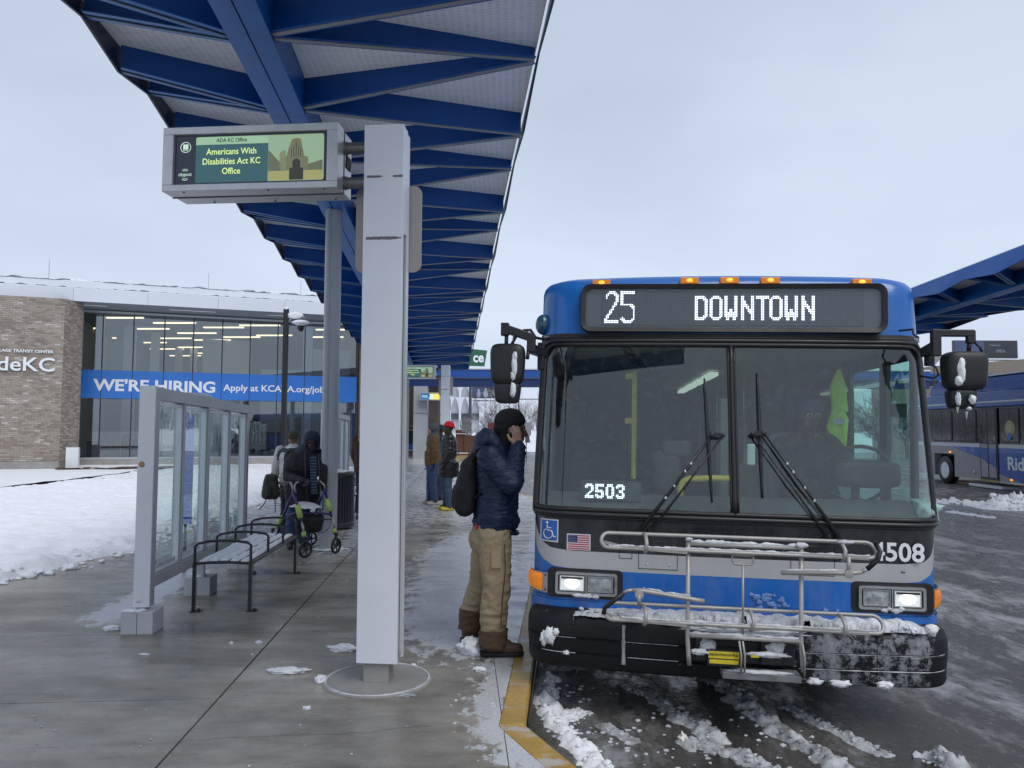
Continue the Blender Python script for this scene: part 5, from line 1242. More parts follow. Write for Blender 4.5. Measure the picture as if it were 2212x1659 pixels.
for a, b_ in segs:
    mb = MB(); n = 34; mb.grid(n, len(prof) - 1, lambda f, g_: bpt(a + (b_ - a) * f, *prof[int(round(g_ * (len(prof) - 1)))]))
    part('bumper_section', mb, m_bump, bus, smooth=radians(50))
mb = MB(); mb.grid(30, 1, lambda f, g_: bpt(-1.2 + 2.4*f, -.03, .31 + .33*g_)); part('bumper_core', mb, M_BLK, bus)
mb = MB()
for sd, zc in ((1, .4985), (2, .405)):
    for (a, b_) in ((-.66, -.35), (.36, 1.25), (-1.2, -.98)):
        n = 26; pts = [bpt(a + (b_-a)*i/n, .022, zc) for i in range(n + 1)]; mb.tube(pts, [.0015 + .004 * abs(noise.noise(V((i*.5, sd*5, a)))) * (1.5 if a > 0 else .7) for i in range(n + 1)], 5)
part('groove_snow', mb, M_SLUSHW, bus, smooth=True)
mb = MB(); mb.tube([bpt(-.682, .02, .60 - .24*i/12) for i in range(13)], [.012 + .010 * abs(noise.noise(V((i*.9, 3, 1)))) for i in range(13)], 6); part('seam_snow', mb, M_SLUSH, bus, smooth=True)
# snow lying on the bumper top
mb = MB()
def bs(x, y):
    k = 1 if x > -.30 else max(.25, 1 - abs(x + .30) * 1.3)
    e = min(1, (x + 1.0) / .12) * min(1, (1.13 - x) / .10)
    yf = plan(l_of_u(x, BHW, BR), BHW, BR, .10)[0].y - .165
    if y < yf - .02 + .05 * noise.fractal(V((x*9, 1, 2)), .8, 2, 4): return -.01
    n = noise.fractal(V((x * 8, y * 8, 3)), .9, 2, 5)
    return (.036 + .030 * n) * k * e - (0 if x > -1 else .1)
hf(mb, -1.0, 1.14, -.20, .06, .010, .010, bs)
for i in range(110):
    u = random.uniform(-.95, 1.12); yf = plan(l_of_u(u, BHW, BR), BHW, BR, .10)[0].y - .165; r = random.uniform(.006, .02)
    mb.blob((u, yf + random.uniform(-.015, .05), random.uniform(.0, .025)), (r*1.3, r, r*.8), i, .5, 2, 2)
part('bumper_snow', MB().add([(v[0], v[1], .648 + v[2]) for v in mb.v], mb.f), M_SLUSHW, bus, smooth=True)
mb = MB()
for (u, z, rx_, rz_) in ((-1.135, .50, .035, .055), (-1.17, .475, .022, .045), (-1.10, .53, .02, .02), (1.13, .66, .035, .035), (1.03, .655, .025, .02), (-1.04, .405, .02, .012), (.86, .33, .05, .022), (.45, .335, .04, .02), (.60, .33, .06, .02)):
    p = bpt(l_of_u(u, BHW, BR), .03, z); part('stuck_snow', MB().blob(p, (rx_, .018, rz_), int(u*50), .6, 2.5, 3), M_SNOW, bus, smooth=True)
mb = MB()
for i in range(26):
    u = random.uniform(.10, .34) if i < 18 else random.uniform(-.05, 1.0); z = random.uniform(.71, .80) if i < 18 else random.uniform(.70, .715)
    mb.blob(surf(u, z, .004), (random.uniform(.01, .028), .003, random.uniform(.008, .02)), i, .7, 3, 2)
part('panel_frost', mb, mat('blue_frost', (.13, .24, .52), .6, var=.3, vs=30), bus, smooth=True, stuff=True)

# headlamps and turn signals
m_lensoff = mat('lamp_glass', (.30, .32, .33), .18, var=.5, vs=30, coat=.5, bump=.4, bs=80); m_lamp = mat('lamp_lit', (1, .98, .95), .3, var=0, emit=1.9, ecol=(.95, .97, 1)); m_lampd = mat('lamp_dim', (.6, .62, .62), .3, var=.2, vs=60, emit=.35, ecol=(.9, .95, 1), bump=.5, bs=120)
m_chr = mat('lamp_bezel', (.50, .51, .52), .28, metal=.9, var=.08, vs=10)
for s_ in (-1, 1):
    uc = .94 * s_ + .016; tl = Matrix.Rotation(.045 * s_, 3, 'Z')
    hl = thing('headlight', '', '', M=BM); 
    del hl['label']; del hl['category']
    hl.parent = bus; hl.matrix_world = BM; hl.matrix_parent_inverse = Matrix.Identity(4); hl.matrix_basis = Matrix.Identity(4)
    O_ = V((uc, surf(.94, .81).y - .012, .812))
    def hp(nm, mb, mt, **k):
        mb.v = [tuple(tl @ V(v) + O_) for v in mb.v]; return part(nm, mb, mt, hl, **k)
    hp('recess', MB().prism(rrect(-.255, .235, -.098, .092, .03, .004) if s_ < 0 else rrect(-.235, .255, -.098, .092, .03, .004), (0, .05, 0)), M_BLK)
    ring = MB(); o_, i_ = rrect(-.2, .2, -.072, .072, .018, -.022), rrect(-.183, .183, -.056, .056, .012, -.022); n = len(o_)
    ob_, ib_ = [p + V((0, .026, 0)) for p in o_], [p + V((0, .026, 0)) for p in i_]
    ring.add(o_ + i_ + ob_ + ib_, [(i, (i+1) % n, n+(i+1) % n, n+i) for i in range(n)] + [(i, 2*n+i, 2*n+(i+1) % n, (i+1) % n) for i in range(n)] + [(n+i, n+(i+1) % n, 3*n+(i+1) % n, 3*n+i) for i in range(n)])
    ring.bb((-.004, -.022, -.057), (.004, 0, .057)); hp('bezel', ring, m_chr, recalc=True)
    hp('lamp_bed', MB().bb((-.184, -.008, -.057), (.184, .0, .057)), M_BLK)
    for q in (-1, 1):
        lit = (q == s_); c_ = q * .092
        fr_ = MB(); 
        for (a, b_) in (((c_ - .082, -.020, .045), (c_ + .082, -.008, .051)), ((c_ - .082, -.020, -.051), (c_ + .082, -.008, -.045)), ((c_ - .082, -.020, -.045), (c_ - .076, -.008, .045)), ((c_ + .076, -.020, -.045), (c_ + .082, -.008, .045))): fr_.bb(a, b_)
        hp('lamp_rim', fr_, m_chr)
        ln = MB(); ln.grid(8, 6, lambda a, b_: V((c_ + (a - .5) * .152, -.012 - .010 * (1 - (2*a-1)**2) * (1 - (2*b_-1)**2), (b_ - .5) * .09))); hp('lens', ln, m_lampd if lit else m_lensoff, smooth=True)
        if lit:
            g_ = MB(); g_.ell((c_, -.022, .0), (.048, .004, .033), seg=20); hp('lit_reflector', g_, m_lamp, smooth=True)
            g_ = MB(); g_.bb((c_ - .07, -.0255, .028), (c_ + .07, -.021, .041)); hp('lens_shade', g_, mat('lens_dark', (.03, .035, .035), .3))
    sn_ = MB()
    for i in range(7): sn_.blob((random.uniform(-.06, .07), -.02, -.07 + random.uniform(-.012, .008)), (random.uniform(.012, .035), .012, .012), i, .6, 3, 2)
    hp('lamp_snow', sn_, M_SLUSHW, smooth=True)
    # turn signal on the corner
    la, lb_ = l_of_u(1.165), l_of_u(1.283)
    mb = MB(); mb.grid(8, 1, lambda a, b_: surf(s_ * (la + (LMAX + .02 - la) * a), .735 + .13 * b_, .022)); ts = part('turn_signal_frame', mb, m_chr, bus, smooth=True)
    mb = MB(); mb.grid(1, 1, lambda a, b_: surf(s_ * la, .735 + .13 * b_, .022 * a)); part('frame_edge', mb, m_chr, ts)
    m_amb = mat('amber_lens', (.75, .20, .01), .22, var=.25, vs=60, emit=.22, ecol=(1, .30, .01), bump=.5, bs=100) if s_ < 0 else mat('amber_lens_dim', (.75, .20, .01), .22, var=.25, vs=60, emit=.10, ecol=(1, .30, .01), bump=.5, bs=100)  # both amber lenses emit faintly, the right one less
    mb = MB(); l1_ = l_of_u(1.215 if s_ < 0 else 1.235); mb.grid(10, 6, lambda a, b_: surf(s_ * (l1_ - .02 + (LMAX + .06 - l1_) * a), .745 + .11 * b_, .024 + .016 * (1 - (2*b_-1)**4) * min(1, a * 5))); part('amber_lens', mb, m_amb, ts, smooth=True)
    mb = MB()
    for z in (.752, .848): mb.lathe(surf(s_ * (la + .022), z, .022), [(.007, 0), (.006, .004)], 8, R=Matrix.Rotation(pi/2, 3, 'X'))
    part('screws', mb, M_BLK, ts)

# windscreen: gasket frame, centre post, two panes
WT, WB = 2.388, 1.300
def wedge(l, z, out=0): return surf(l, z, out)
Lw = l_of_u(1.262)
hwt = l_of_u(1.215)
def glass_pane(l0f, l1f, nm):
    mb = MB(); mb.grid(40, 14, lambda a, b_: surf((l0f(b_) + (l1f(b_) - l0f(b_)) * a), WB + (WT - WB) * b_, .004)); return part(nm, mb, G_BUS, bus, smooth=True)
side_l = lambda b_: (Lw + (hwt - Lw) * b_**2) - (.06 * max(0, (b_ - .93) / .07)**2)
glass_pane(lambda b_: -side_l(b_), lambda b_: -.012, 'windscreen_pane'); glass_pane(lambda b_: .036, side_l, 'windscreen_pane')
def outline(off, n=14):
    pts = []
    lb, lt = side_l(0) + off, side_l(.8) + off; zb_, zt_ = WB - off, WT + off; r_ = .10
    def arc(cl, cz, a0, a1, rr):
        return [(cl + rr * cos(radians(a0 + (a1-a0)*i/6)), cz + rr * sin(radians(a0 + (a1-a0)*i/6))) for i in range(7)]
    pts += arc(lb - .03, zb_ + .03, -90, 0, .03)[::1]
    pts += [(lb + (lt - lb) * f, zb_ + .03 + (zt_ - r_ - zb_ - .03) * f) for f in [i/8 for i in range(1, 8)]]
    pts += arc(lt - r_, zt_ - r_, 0, 90, r_)
    pts += [(lt - r_ - 2*(lt - r_) * i/30, zt_) for i in range(1, 30)]
    pts += [(-a, z) for a, z in arc(lt - r_, zt_ - r_, 90, 0, r_)]
    pts += [(-(lb + (lt - lb) * f), zb_ + .03 + (zt_ - r_ - zb_ - .03) * f) for f in [1 - i/8 for i in range(1, 8)]]
    pts += [(-a, z) for a, z in arc(lb - .03, zb_ + .03, 0, -90, .03)]
    pts += [(-(lb - .03) + 2*(lb - .03) * i/30, zb_) for i in range(1, 30)]
    return pts
fr_ = None
for off, rr, o_ in ((.012, .017, .008), (.040, .016, .012), (.062, .010, .004)):
    mb = MB(); mb.tube([surf(l, z, o_) for l, z in outline(off)], rr, 8, True); p_ = part('windscreen_gasket', mb, M_BLKM if rr == .016 else M_BLK, bus, smooth=True)
mb = MB(); mb.grid(80, 4, lambda a, b_: surf(-LMAX + 2*LMAX*a, 2.385 + .095 * b_, .0)); part('black_visor_band', mb, M_BLK, bus, smooth=True)
mb = MB(); mb.grid(80, 2, lambda a, b_: surf(-LMAX + 2*LMAX*a, 1.245 + .06 * b_, .010 if b_ < 1 else .004)); part('sill_moulding', mb, M_BLK, bus, smooth=True)
for s_ in (-1, 1):
    mb = MB(); mb.grid(5, 14, lambda a, b_: surf(s_ * (side_l(b_) + .0 + (LMAX - side_l(b_)) * a), 1.27 + 1.13 * b_, .0)); part('corner_pillar', mb, M_BLK, bus, smooth=True)
mb = MB(); mb.tube([surf(.012, WB - .02 + (WT - WB + .04) * i/10, .008) for i in range(11)], .017, 8); mb.tube([surf(.012 - .02, WB + (WT-WB) * i/10, .006) for i in range(11)], .009, 6); mb.tube([surf(.012 + .02, WB + (WT-WB) * i/10, .006) for i in range(11)], .009, 6); part('centre_post', mb, M_BLK, bus, smooth=True)
# header with destination display and marker lamps, roof
hz = [(2.478, None), (2.60, None), (2.72, None), (2.80, None), (2.84, None)]
mb = MB(); rows_ = [(2.476, 0, 0), (2.55, 0, 0), (2.65, 0, 0), (2.75, 0, 0), (2.815, 0, 0), (2.850, .012, -.008), (2.880, .035, -.028), (2.900, .075, -.07), (2.912, .15, -.11), (2.918, .4, -.15)]
def hdr(a, b_):
    i = int(round(b_ * (len(rows_) - 1))); z, dy, dw = rows_[i]; hw = hwz(z) + dw; l = (-1 + 2*a) * ((hw - .24) + .24 * pi/2)
    p, n = plan(l, hw, .24); return V((p.x, p.y + basey(min(z, 2.84)) + dy, z - .02 * (p.x / 1.2)**2))
mb.grid(90, len(rows_) - 1, hdr); part('header_panel', mb, m_blueu, bus, smooth=True)
part('roof', plate(-1.12, 1.12, 2.70, 2.905, .66, 12), m_blueu, bus, bevel=.02)
for s_ in (-1, 1): part('roof_side', plate(min(s_*1.12, s_*1.285), max(s_*1.12, s_*1.285), 2.48, 2.86, .54, 12), m_blueu, bus, bevel=.08)
dy0 = .222
DXc, DZc = .008, 2.651
def dring(hw, hh, r_, y): return [p + V((DXc, 0, DZc)) for p in rrect(-hw, hw, -hh, hh, r_, y, 7)]
mb = MB(); A_, B_, C2 = dring(1.016, .176, .075, dy0 + .11), dring(1.003, .163, .065, dy0 - .022), dring(.972, .132, .045, dy0 - .012); n = len(A_)
mb.add(A_ + B_ + C2, [(i, (i+1) % n, n+(i+1) % n, n+i) for i in range(n)] + [(n+i, n+(i+1) % n, 2*n+(i+1) % n, 2*n+i) for i in range(n)]); disp = part('display_frame', mb, M_BLK, bus, smooth=radians(60), recalc=True)
part('display_housing', MB().prism(dring(.972, .132, .045, dy0 + .012), (0, .02, 0)), mat('display_grey', (.095, .102, .112), .5, var=.08, vs=3), bus)
part('led_board', MB().bb((-.855, dy0 + .008, 2.533), (.868, dy0 + .0115, 2.785)), mat('led_board', (.060, .064, .072), .6, var=.1), bus)
m_led = mat('led_lit', (1, 1, 1), .4, var=0, emit=2.0, ecol=(.85, .91, 1)); m_ledo = mat('led_off', (.30, .31, .33), .4, var=0)
NC, NR = 157, 22; du = 1.70 / (NC - 1); dz = .235 / (NR - 1)
def seg_d(px, py, s):
    (ax_, ay_), (bx_, by_) = s; dx, dy = bx_-ax_, by_-ay_; t_ = max(0, min(1, ((px-ax_)*dx + (py-ay_)*dy) / (dx*dx + dy*dy + 1e-9))); return sqrt((px-ax_-dx*t_)**2 + (py-ay_-dy*t_)**2)
GL = {'D': [(.5,.5,.5,13.5),(.5,.5,4.8,.5),(.5,13.5,4.8,13.5),(6.5,2.2,6.5,11.8),(4.8,.5,6.5,2.2),(4.8,13.5,6.5,11.8)], 'O': [(.5,2,.5,12),(6.5,2,6.5,12),(2,.5,5,.5),(2,13.5,5,13.5),(.5,2,2,.5),(5,.5,6.5,2),(.5,12,2,13.5),(5,13.5,6.5,12)],
      'W': [(.5,.5,.5,12),(6.5,.5,6.5,12),(3.5,8,3.5,9.5),(.5,12,1.6,13.5),(1.6,13.5,3.4,9),(3.6,9,5.4,13.5),(5.4,13.5,6.5,12)], 'N': [(.5,.5,.5,13.5),(6.5,.5,6.5,13.5),(1,3,6,10.5)], 'T': [(0,.5,7,.5),(3.5,.5,3.5,13.5)],
      '2': [(1,3.5,1,2.5),(1,2.5,3,.6),(3,.6,5.5,.6),(5.5,.6,7.6,2.6),(7.6,2.6,7.6,6),(7.6,6,.8,16.5),(.5,18.5,7.8,18.5),(.6,17,.6,18.5)], '5': [(.5,.5,7.6,.5),(.5,.5,.5,8),(.5,8,6,8),(6,8,8,10),(8,10,8,16.2),(8,16.2,6.3,18.5),(6.3,18.5,2.3,18.5),(2.3,18.5,.6,16.6)]}
lit = set()
def glyph(ch, c0, r0, h, w, th=.85):
    for i in range(-1, w + 1):
        for j in range(-1, h + 1):
            if min(seg_d(i, j, ((a, b2), (c, d))) for a, b2, c, d in GL[ch]) <= th and i >= 0 and j >= 0: lit.add((c0 + i, r0 + j))
glyph('2', 1, 1, 20, 9, .8); glyph('5', 11, 1, 20, 10, .8)
for ch, c0 in zip('DOWNTOWN', (57, 66, 75, 84.6, 93.6, 101.6, 110.8, 120.6)): glyph(ch, int(round(c0)), 4, 15, 8, .95)
mb, mo = MB(), MB()
def dot(m_, u, y, z, r_): m_.add([(u + r_*cos(k*pi/3), y, z + r_*sin(k*pi/3)) for k in range(6)], [(0,1,2,3,4,5)])
for c in range(NC):
    for r_ in range(NR):
        u, z = -.842 + c * du, 2.776 - r_ * dz
        if (c, r_) in lit: dot(mb, u, dy0 + .0045, z, .0044)
        else: dot(mo, u, dy0 + .006, z, .0022)
part('lit_leds', mb, m_led, bus, stuff=True); part('unlit_leds', mo, m_ledo, bus, stuff=True)
mb = MB(); mb.prism(dring(.972, .132, .045, dy0 - .006), (0, .002, 0)); part('display_glass', mb, glass('display_glass', (.93, .95, .97), 1.45, .02), bus)
for u in (-.859, -.256, .012, .282, .881):
    p = V((u, basey(2.84) + .05 * (u/1.29)**2 - .004, 2.853 - .02 * (u/1.2)**2)); ml = part('marker_lamp', plate(-.062, .062, -.023, .023, -.012, .02).__class__().bb((p.x - .062, p.y - .014, p.z - .023), (p.x + .062, p.y + .02, p.z + .021)), mat('marker_amber', (.80, .24, .01), .3, var=.1, vs=40, emit=.06, ecol=(1, .33, .01)), bus, bevel=.004)
    mb = MB(); mb.ell((p.x, p.y - .016, p.z), (.022, .006, .013)); part('bulb', mb, mat('amber_bulb', (1, .5, .05), .3, var=0, emit=1.1, ecol=(1, .45, .05)), ml, smooth=True)
# signs on the front
def on_face(nm, u0, u1, z0, z1, mt, out=.003, r_=.0, par=bus):
    mb = MB(); mb.grid(6, 2, lambda a, b_: surf(l_of_u(u0) + (l_of_u(u1) - l_of_u(u0)) * a, z0 + (z1 - z0) * b_, out)); return part(nm, mb, mt, par, smooth=True)
m_dec = mat('decal_white', (.66, .68, .72), .4, var=0); m_decb = mat('decal_blue', (.025, .13, .46), .4, var=0)
wc = on_face('wheelchair_sign', -1.237, -1.113, 1.066, 1.214, m_dec); on_face('sign_field', -1.229, -1.121, 1.075, 1.206, m_decb, .0045, par=wc)
mb = MB(); c0 = V((-1.180, 0, 1.118)); S_ = lambda u, z: surf(l_of_u(u), z, .007)
mb.tube([S_(c0.x + .030*cos(radians(a)), c0.z + .032*sin(radians(a))) for a in range(120, 381, 20)], .0034, 5)
mb.tube([S_(-1.186, 1.175), S_(-1.186, 1.140), S_(-1.156, 1.138), S_(-1.143, 1.098), S_(-1.130, 1.103)], .0044, 5); mb.tube([S_(-1.186, 1.158), S_(-1.160, 1.156)], .0034, 5); mb.ell(S_(-1.187, 1.190), (.009, .003, .0095))
part('wheelchair_symbol', mb, m_dec, wc, smooth=True)
fl = on_face('flag_sticker', -1.056, -.901, 1.023, 1.128, m_dec)
mr_, mbk = mat('flag_red', (.42, .02, .04), .5, var=0), mat('flag_blue', (.018, .03, .14), .5, var=0)
for i in range(7):
    zt_ = 1.121 - i * .01415; on_face('red_stripe', -1.050 if i > 3 else -.988, -.907, zt_ - .0073, zt_, mr_, .0045, par=fl)
on_face('blue_canton', -1.050, -.988, 1.0715, 1.121, mbk, .0045, par=fl)
mb = MB()
for j in range(5):
    for i in range(6 if j % 2 == 0 else 5): dot(mb, -1.0455 + (i + (.5 if j % 2 else 0)) * .0103, surf(-1.02, 1.1, .0058).y, 1.116 - j * .0098, .0017)
part('stars', mb, m_dec, fl)
text_part('fleet_number', '4508', .2, M_TEXTW, bus, (.845, surf(1.0, 1.09, .006).y, 1.033), fit=(.312, .118), ext=.0015, bold=.004)
mb = MB(); mb.tube([surf(l_of_u(1.02), .972, .003), surf(l_of_u(1.045), .968, .003)], .004, 5); part('paint_chip', mb, M_BLK, bus)

# wipers
m_wip = M_BLKM
for (p0, p1, j0, j1, t0, t1) in (((-.588, 1.168), (-.519, 1.170), (-.127, 1.795), (-.057, 1.793), (-.166, 2.169), (-.131, 1.364)), ((.640, 1.178), (.575, 1.174), (.200, 1.813), (.128, 1.808), (.177, 2.207), (.183, 1.400))):
    Wp = lambda q, o=.045: surf(l_of_u(q[0]), q[1], o)
    mb = MB(); mb.tube([Wp(p0, .03), Wp(((p0[0]+j0[0])/2, (p0[1]+j0[1])/2), .07), Wp(j0, .045)], [.014, .009, .007], 8); w_ = part('wiper', mb, m_wip, bus, smooth=True)
    mb = MB(); mb.tube([Wp(p1, .03), Wp(((p1[0]+j1[0])/2, (p1[1]+j1[1])/2), .065), Wp(j1, .045)], [.010, .006, .006], 8); part('wiper_link', mb, m_wip, w_, smooth=True)
    mb = MB(); mb.beam(Wp(j0, .05), Wp(j1, .05), .014, .028); mb.ell(Wp(j0, .055), (.018, .012, .018)); mb.ell(Wp(j1, .055), (.014, .012, .014)); part('wiper_joint', mb, m_wip, w_, smooth=radians(40))
    mb = MB(); n = 10; mb.tube([surf(l_of_u(t0[0] + (t1[0]-t0[0])*i/n), t0[1] + (t1[1]-t0[1])*i/n, .018) for i in range(n + 1)], [.006, .009, .010, .011, .012, .014, .012, .011, .010, .008, .006], 6); part('wiper_blade', mb, M_BLK, w_, smooth=True)
    for p in (p0, p1):
        mb = MB(); mb.ell(Wp(p, .01), (.022, .03, .022)); mb.ell(Wp((p[0], p[1] - .012), .01), (.03, .02, .015)); part('wiper_pivot', mb, m_wip, w_, smooth=True)
    mb = MB()
    for f_ in (.35, .47, .62, .70): q = (p0[0] + (j0[0]-p0[0])*f_, p0[1] + (j0[1]-p0[1])*f_); mb.blob(Wp(q, .078), (.008, .005, .010), int(f_*30), .5, 3, 1)
    part('wiper_ice', mb, M_SLUSHW, w_)
# mirrors
m_mir = mat('mirror_plastic', (.013, .014, .017), .42, var=.25, vs=5, bump=.25, bs=120)
def capsule_box(c, d, seed, taper=.0):
    bm = bmesh.new(); bmesh.ops.create_cube(bm, size=1); bmesh.ops.subdivide_edges(bm, edges=bm.edges, cuts=7, use_grid_fill=True); vs = []
    for v in bm.verts:
        q = v.co * 2; p4 = 5.0; l = (abs(q.x)**p4 + abs(q.y)**p4 + abs(q.z)**p4)**(1/p4); q = q / l
        tp_ = 1 - taper * (1 - q.z) / 2
        vs.append(V((q.x * d[0]/2 * tp_, q.y * d[1]/2 * tp_, q.z * d[2]/2)) + V(c))
    fs = [tuple(v.index for v in f.verts) for f in bm.faces]; bm.free(); return MB().add(vs, fs)
ym = -.10
def mirror_assembly(s_, pts):
    r_ = part('mirror_head', capsule_box(pts['c'], pts['d'], 1, .10), m_mir, bus, smooth=True)
    part('mirror_lower_head', capsule_box(pts['c2'], pts['d2'], 2, .16), m_mir, r_, smooth=True)
    mb = MB()
    for a, b_, w_, h_ in pts['beams']: mb.beam(a, b_, w_, h_)
    part('mirror_arm', mb, m_mir, r_, bevel=.006)
    for t_ in pts['tubes']: part('mirror_cable', MB().tube(t_[0], t_[1], 8), M_BLK, r_, smooth=True)
    mb = MB()
    for (x, z, rx_, rz_, sd) in pts['snow']: mb.blob((x, pts['ys'], z), (rx_, .02, rz_), sd, .35, 2.2, 3)
    part('mirror_snow', mb, M_SNOW, r_, smooth=True)
mirror_assembly(-1, dict(c=(-1.455, ym, 2.225), d=(.232, .17, .272), c2=(-1.453, ym, 2.040), d2=(.182, .13, .140), ys=-.178,
    beams=[((-1.475, ym, 2.462), (-1.30, ym + .02, 2.405), .05, .055), ((-1.478, ym, 2.50), (-1.478, ym, 2.415), .052, .052), ((-1.305, ym + .02, 2.42), (-1.305, ym + .02, 2.31), .055, .06), ((-1.31, ym + .03, 2.335), (-1.25, .25, 2.335), .06, .06), ((-1.262, .18, 2.40), (-1.262, .18, 2.215), .045, .09)],
    tubes=[([(-1.468, ym, 2.43), (-1.468, ym, 2.34)], .013), ([(-1.415, ym - .03, 2.44), (-1.417, ym - .04, 2.33)], .006), ([(-1.395, ym, 2.44), (-1.41, ym, 2.40), (-1.435, ym, 2.355)], .010), ([(-1.36, ym, 2.45), (-1.31, ym, 2.455), (-1.28, ym + .05, 2.41), (-1.25, .2, 2.43), (-1.22, .3, 2.45)], .010), ([(-1.32, ym - .02, 2.31), (-1.325, ym - .02, 2.26)], .012)],
    snow=[(-1.402, 2.22, .018, .075, 1), (-1.395, 2.275, .012, .03, 4), (-1.408, 2.15, .016, .03, 5), (-1.407, 2.055, .018, .045, 2)]))
mirror_assembly(1, dict(c=(1.345, ym, 2.215), d=(.245, .18, .240), c2=(1.325, ym, 2.045), d2=(.165, .13, .125), ys=-.185,
    beams=[((1.165, ym, 2.447), (1.40, ym, 2.447), .045, .042), ((1.185, ym + .0, 2.47), (1.185, ym + .0, 2.305), .052, .052), ((1.385, ym, 2.465), (1.385, ym, 2.385), .048, .042), ((1.175, ym, 2.36), (1.24, .22, 2.36), .05, .06), ((1.255, .18, 2.40), (1.255, .18, 2.27), .04, .08)],
    tubes=[([(1.38, ym, 2.40), (1.372, ym, 2.33)], .014), ([(1.40, ym, 2.40), (1.43, ym - .02, 2.36), (1.44, ym - .02, 2.33)], .008), ([(1.125, ym+.1, 2.43), (1.10, ym + .12, 2.455), (1.11, ym + .15, 2.49), (1.08, .2, 2.50)], .007), ([(1.14, ym + .05, 2.27), (1.185, ym, 2.24), (1.20, ym, 2.19), (1.17, ym, 2.17), (1.13, ym + .1, 2.19)], .007)],
    snow=[(1.295, 2.215, .022, .075, 3), (1.28, 2.15, .022, .03, 6), (1.275, 2.04, .014, .040, 7), (1.355, 2.04, .018, .028, 8), (1.335, 1.985, .012, .012, 9)]))
mb = MB(); 
for (x, z, l_) in ((1.285, 1.98, .02), (1.335, 1.955, .03)): mb.tube([(x, -.15, z + .015), (x, -.15, z - l_)], [.009, .002], 6)
part('icicle', mb, M_SLUSHW, bus)
mb = MB(); mb.ell((-1.275, .42, 2.56), (.055, .06, .075), seg=16, rings=12); part('side_dome_mirror', mb, mat('teal_dome', (.012, .07, .12), .2, coat=.4), bus, smooth=True)

# bicycle rack folded up on the nose
m_tube = mat('rack_steel', (.38, .37, .35), .5, metal=.4, var=.15, vs=14)
rack = thing('bicycle_rack', 'folded steel bicycle rack crusted with snow on the bus nose', 'bicycle rack', M=BM)
yr = -.36; rsn = MB()
def rt(nm, pts, r_, snow=False, closed=False, mt=m_tube):
    pts = [V((p[0], p[2] if len(p) > 2 else yr, p[1])) for p in pts]; mb = MB(); mb.tube(pts, r_, 10, closed); o = part(nm, mb, mt, rack, smooth=True)
    if snow:
        for a, b_ in zip(pts, pts[1:]):
            L_ = (b_ - a).length
            if L_ < .12 or abs((b_ - a).normalized().z) > .5: continue
            n = max(3, int(L_ / .012)); q = [a.lerp(b_, i/n) + V((0, 0, r_ + .002 + .003 * noise.noise(V((i*.35, a.x*9, a.z*9))))) for i in range(n + 1)]
            rsn.tube(q, [max(.001, snow * (.006 + .008 * noise.fractal(V((i*.22, a.x*5, a.z*7)), .8, 2, 4)) + .001) for i in range(n + 1)], 6)
    return o
def uloop(u0, u1, z0, z1, ya, yb):
    r_ = (z1 - z0) / 2; zc = (z0 + z1) / 2
    L1 = [(u0 + .04 - .045 * sin(radians(a)), zc + r_ * cos(radians(a)), ya + (yb - ya) * (1 - cos(radians(a))) / 2) for a in range(0, 181, 20)]
    R1 = [(u1 - .04 + .045 * sin(radians(a)), zc - r_ * cos(radians(a)), yb + (ya - yb) * (1 - cos(radians(a))) / 2) for a in range(0, 181, 20)]
    return L1 + R1
rt('upper_tray_loop', uloop(-.822, .748, 1.108, 1.186, -.30, -.38), .0115, .9, True)
rt('lower_tray_loop', uloop(-.795, .785, .684, .766, -.30, -.38), .0115, 1.0, True)
for z, ya in ((1.130, -.39), (.706, -.39)):
    part('tray_plate', MB().add([(-.822, -.36, z + .02), (-.70, ya, z - .002), (-.32, ya, z - .018), (-.32, ya, z - .04), (-.70, ya, z - .024), (-.822, -.36, z + .0)], [(0,1,4,5), (1,2,3,4)]), m_tube, rack); mb = MB(); mb.add([(.335, ya, z - .004), (.70, ya, z - .010), (.755, -.36, z + .006), (.755, -.36, z - .014), (.70, ya, z - .032), (.335, ya, z - .026)], [(0,1,4,5), (1,2,3,4)]); part('tray_plate', mb, m_tube, rack)
for u in (-.313, .332):
    rt('upright', [(u, 1.172), (u, .60), (u + .006, .50), (u + .012, .44)], .0135)
rt('cross_tube', [(-.313, 1.146), (.332, 1.146)], .012, 1.6); rt('bottom_cross_tube', [(-.313, .612), (.332, .612)], .0135, 1.2)
for (u, z) in ((-.562, 1.147), (.565, 1.147), (-.562, .722), (.565, .722), (.055, .722)):
    rt('tray_hoop', [(u - .012, z + .040, -.31), (u, z + .035, -.345), (u + .004, z + .0, -.395), (u + .002, z - .05, -.39), (u - .006, z - .06, -.37)], .0115)
rt('release_handle', [(-.058, 1.108), (-.058, 1.052), (-.046, 1.038), (.05, 1.038), (.062, 1.052), (.062, 1.110)], .006, closed=False); rt('handle_bar', [(-.056, 1.092), (.06, 1.092)], .007); rt('handle_rod', [(.003, 1.036), (.004, .62)], .0075)
o = rt('wheel_hook_arm', [(.212, 1.008, -.40), (.60, 1.022, -.40), (.655, 1.032, -.40)], .0135, .8); rt('hook_elbow', [(.655, 1.032, -.40), (.69, 1.052, -.40)], .011)
rt('hook_sleeve', [(.685, 1.048, -.40), (.745, 1.105, -.40), (.760, 1.15, -.39), (.745, 1.19, -.36)], .014, mt=M_BLK); rt('hook_lever', [(.585, 1.115, -.40), (.583, 1.03, -.41)], .012)
mb = MB(); mb.lathe((.583, -.40, 1.018), [(.026, 0), (.026, .02), (.010, .022)], 16, R=Matrix.Rotation(pi/2, 3, 'X')); part('hook_pivot', mb, m_tube, rack, smooth=radians(40))
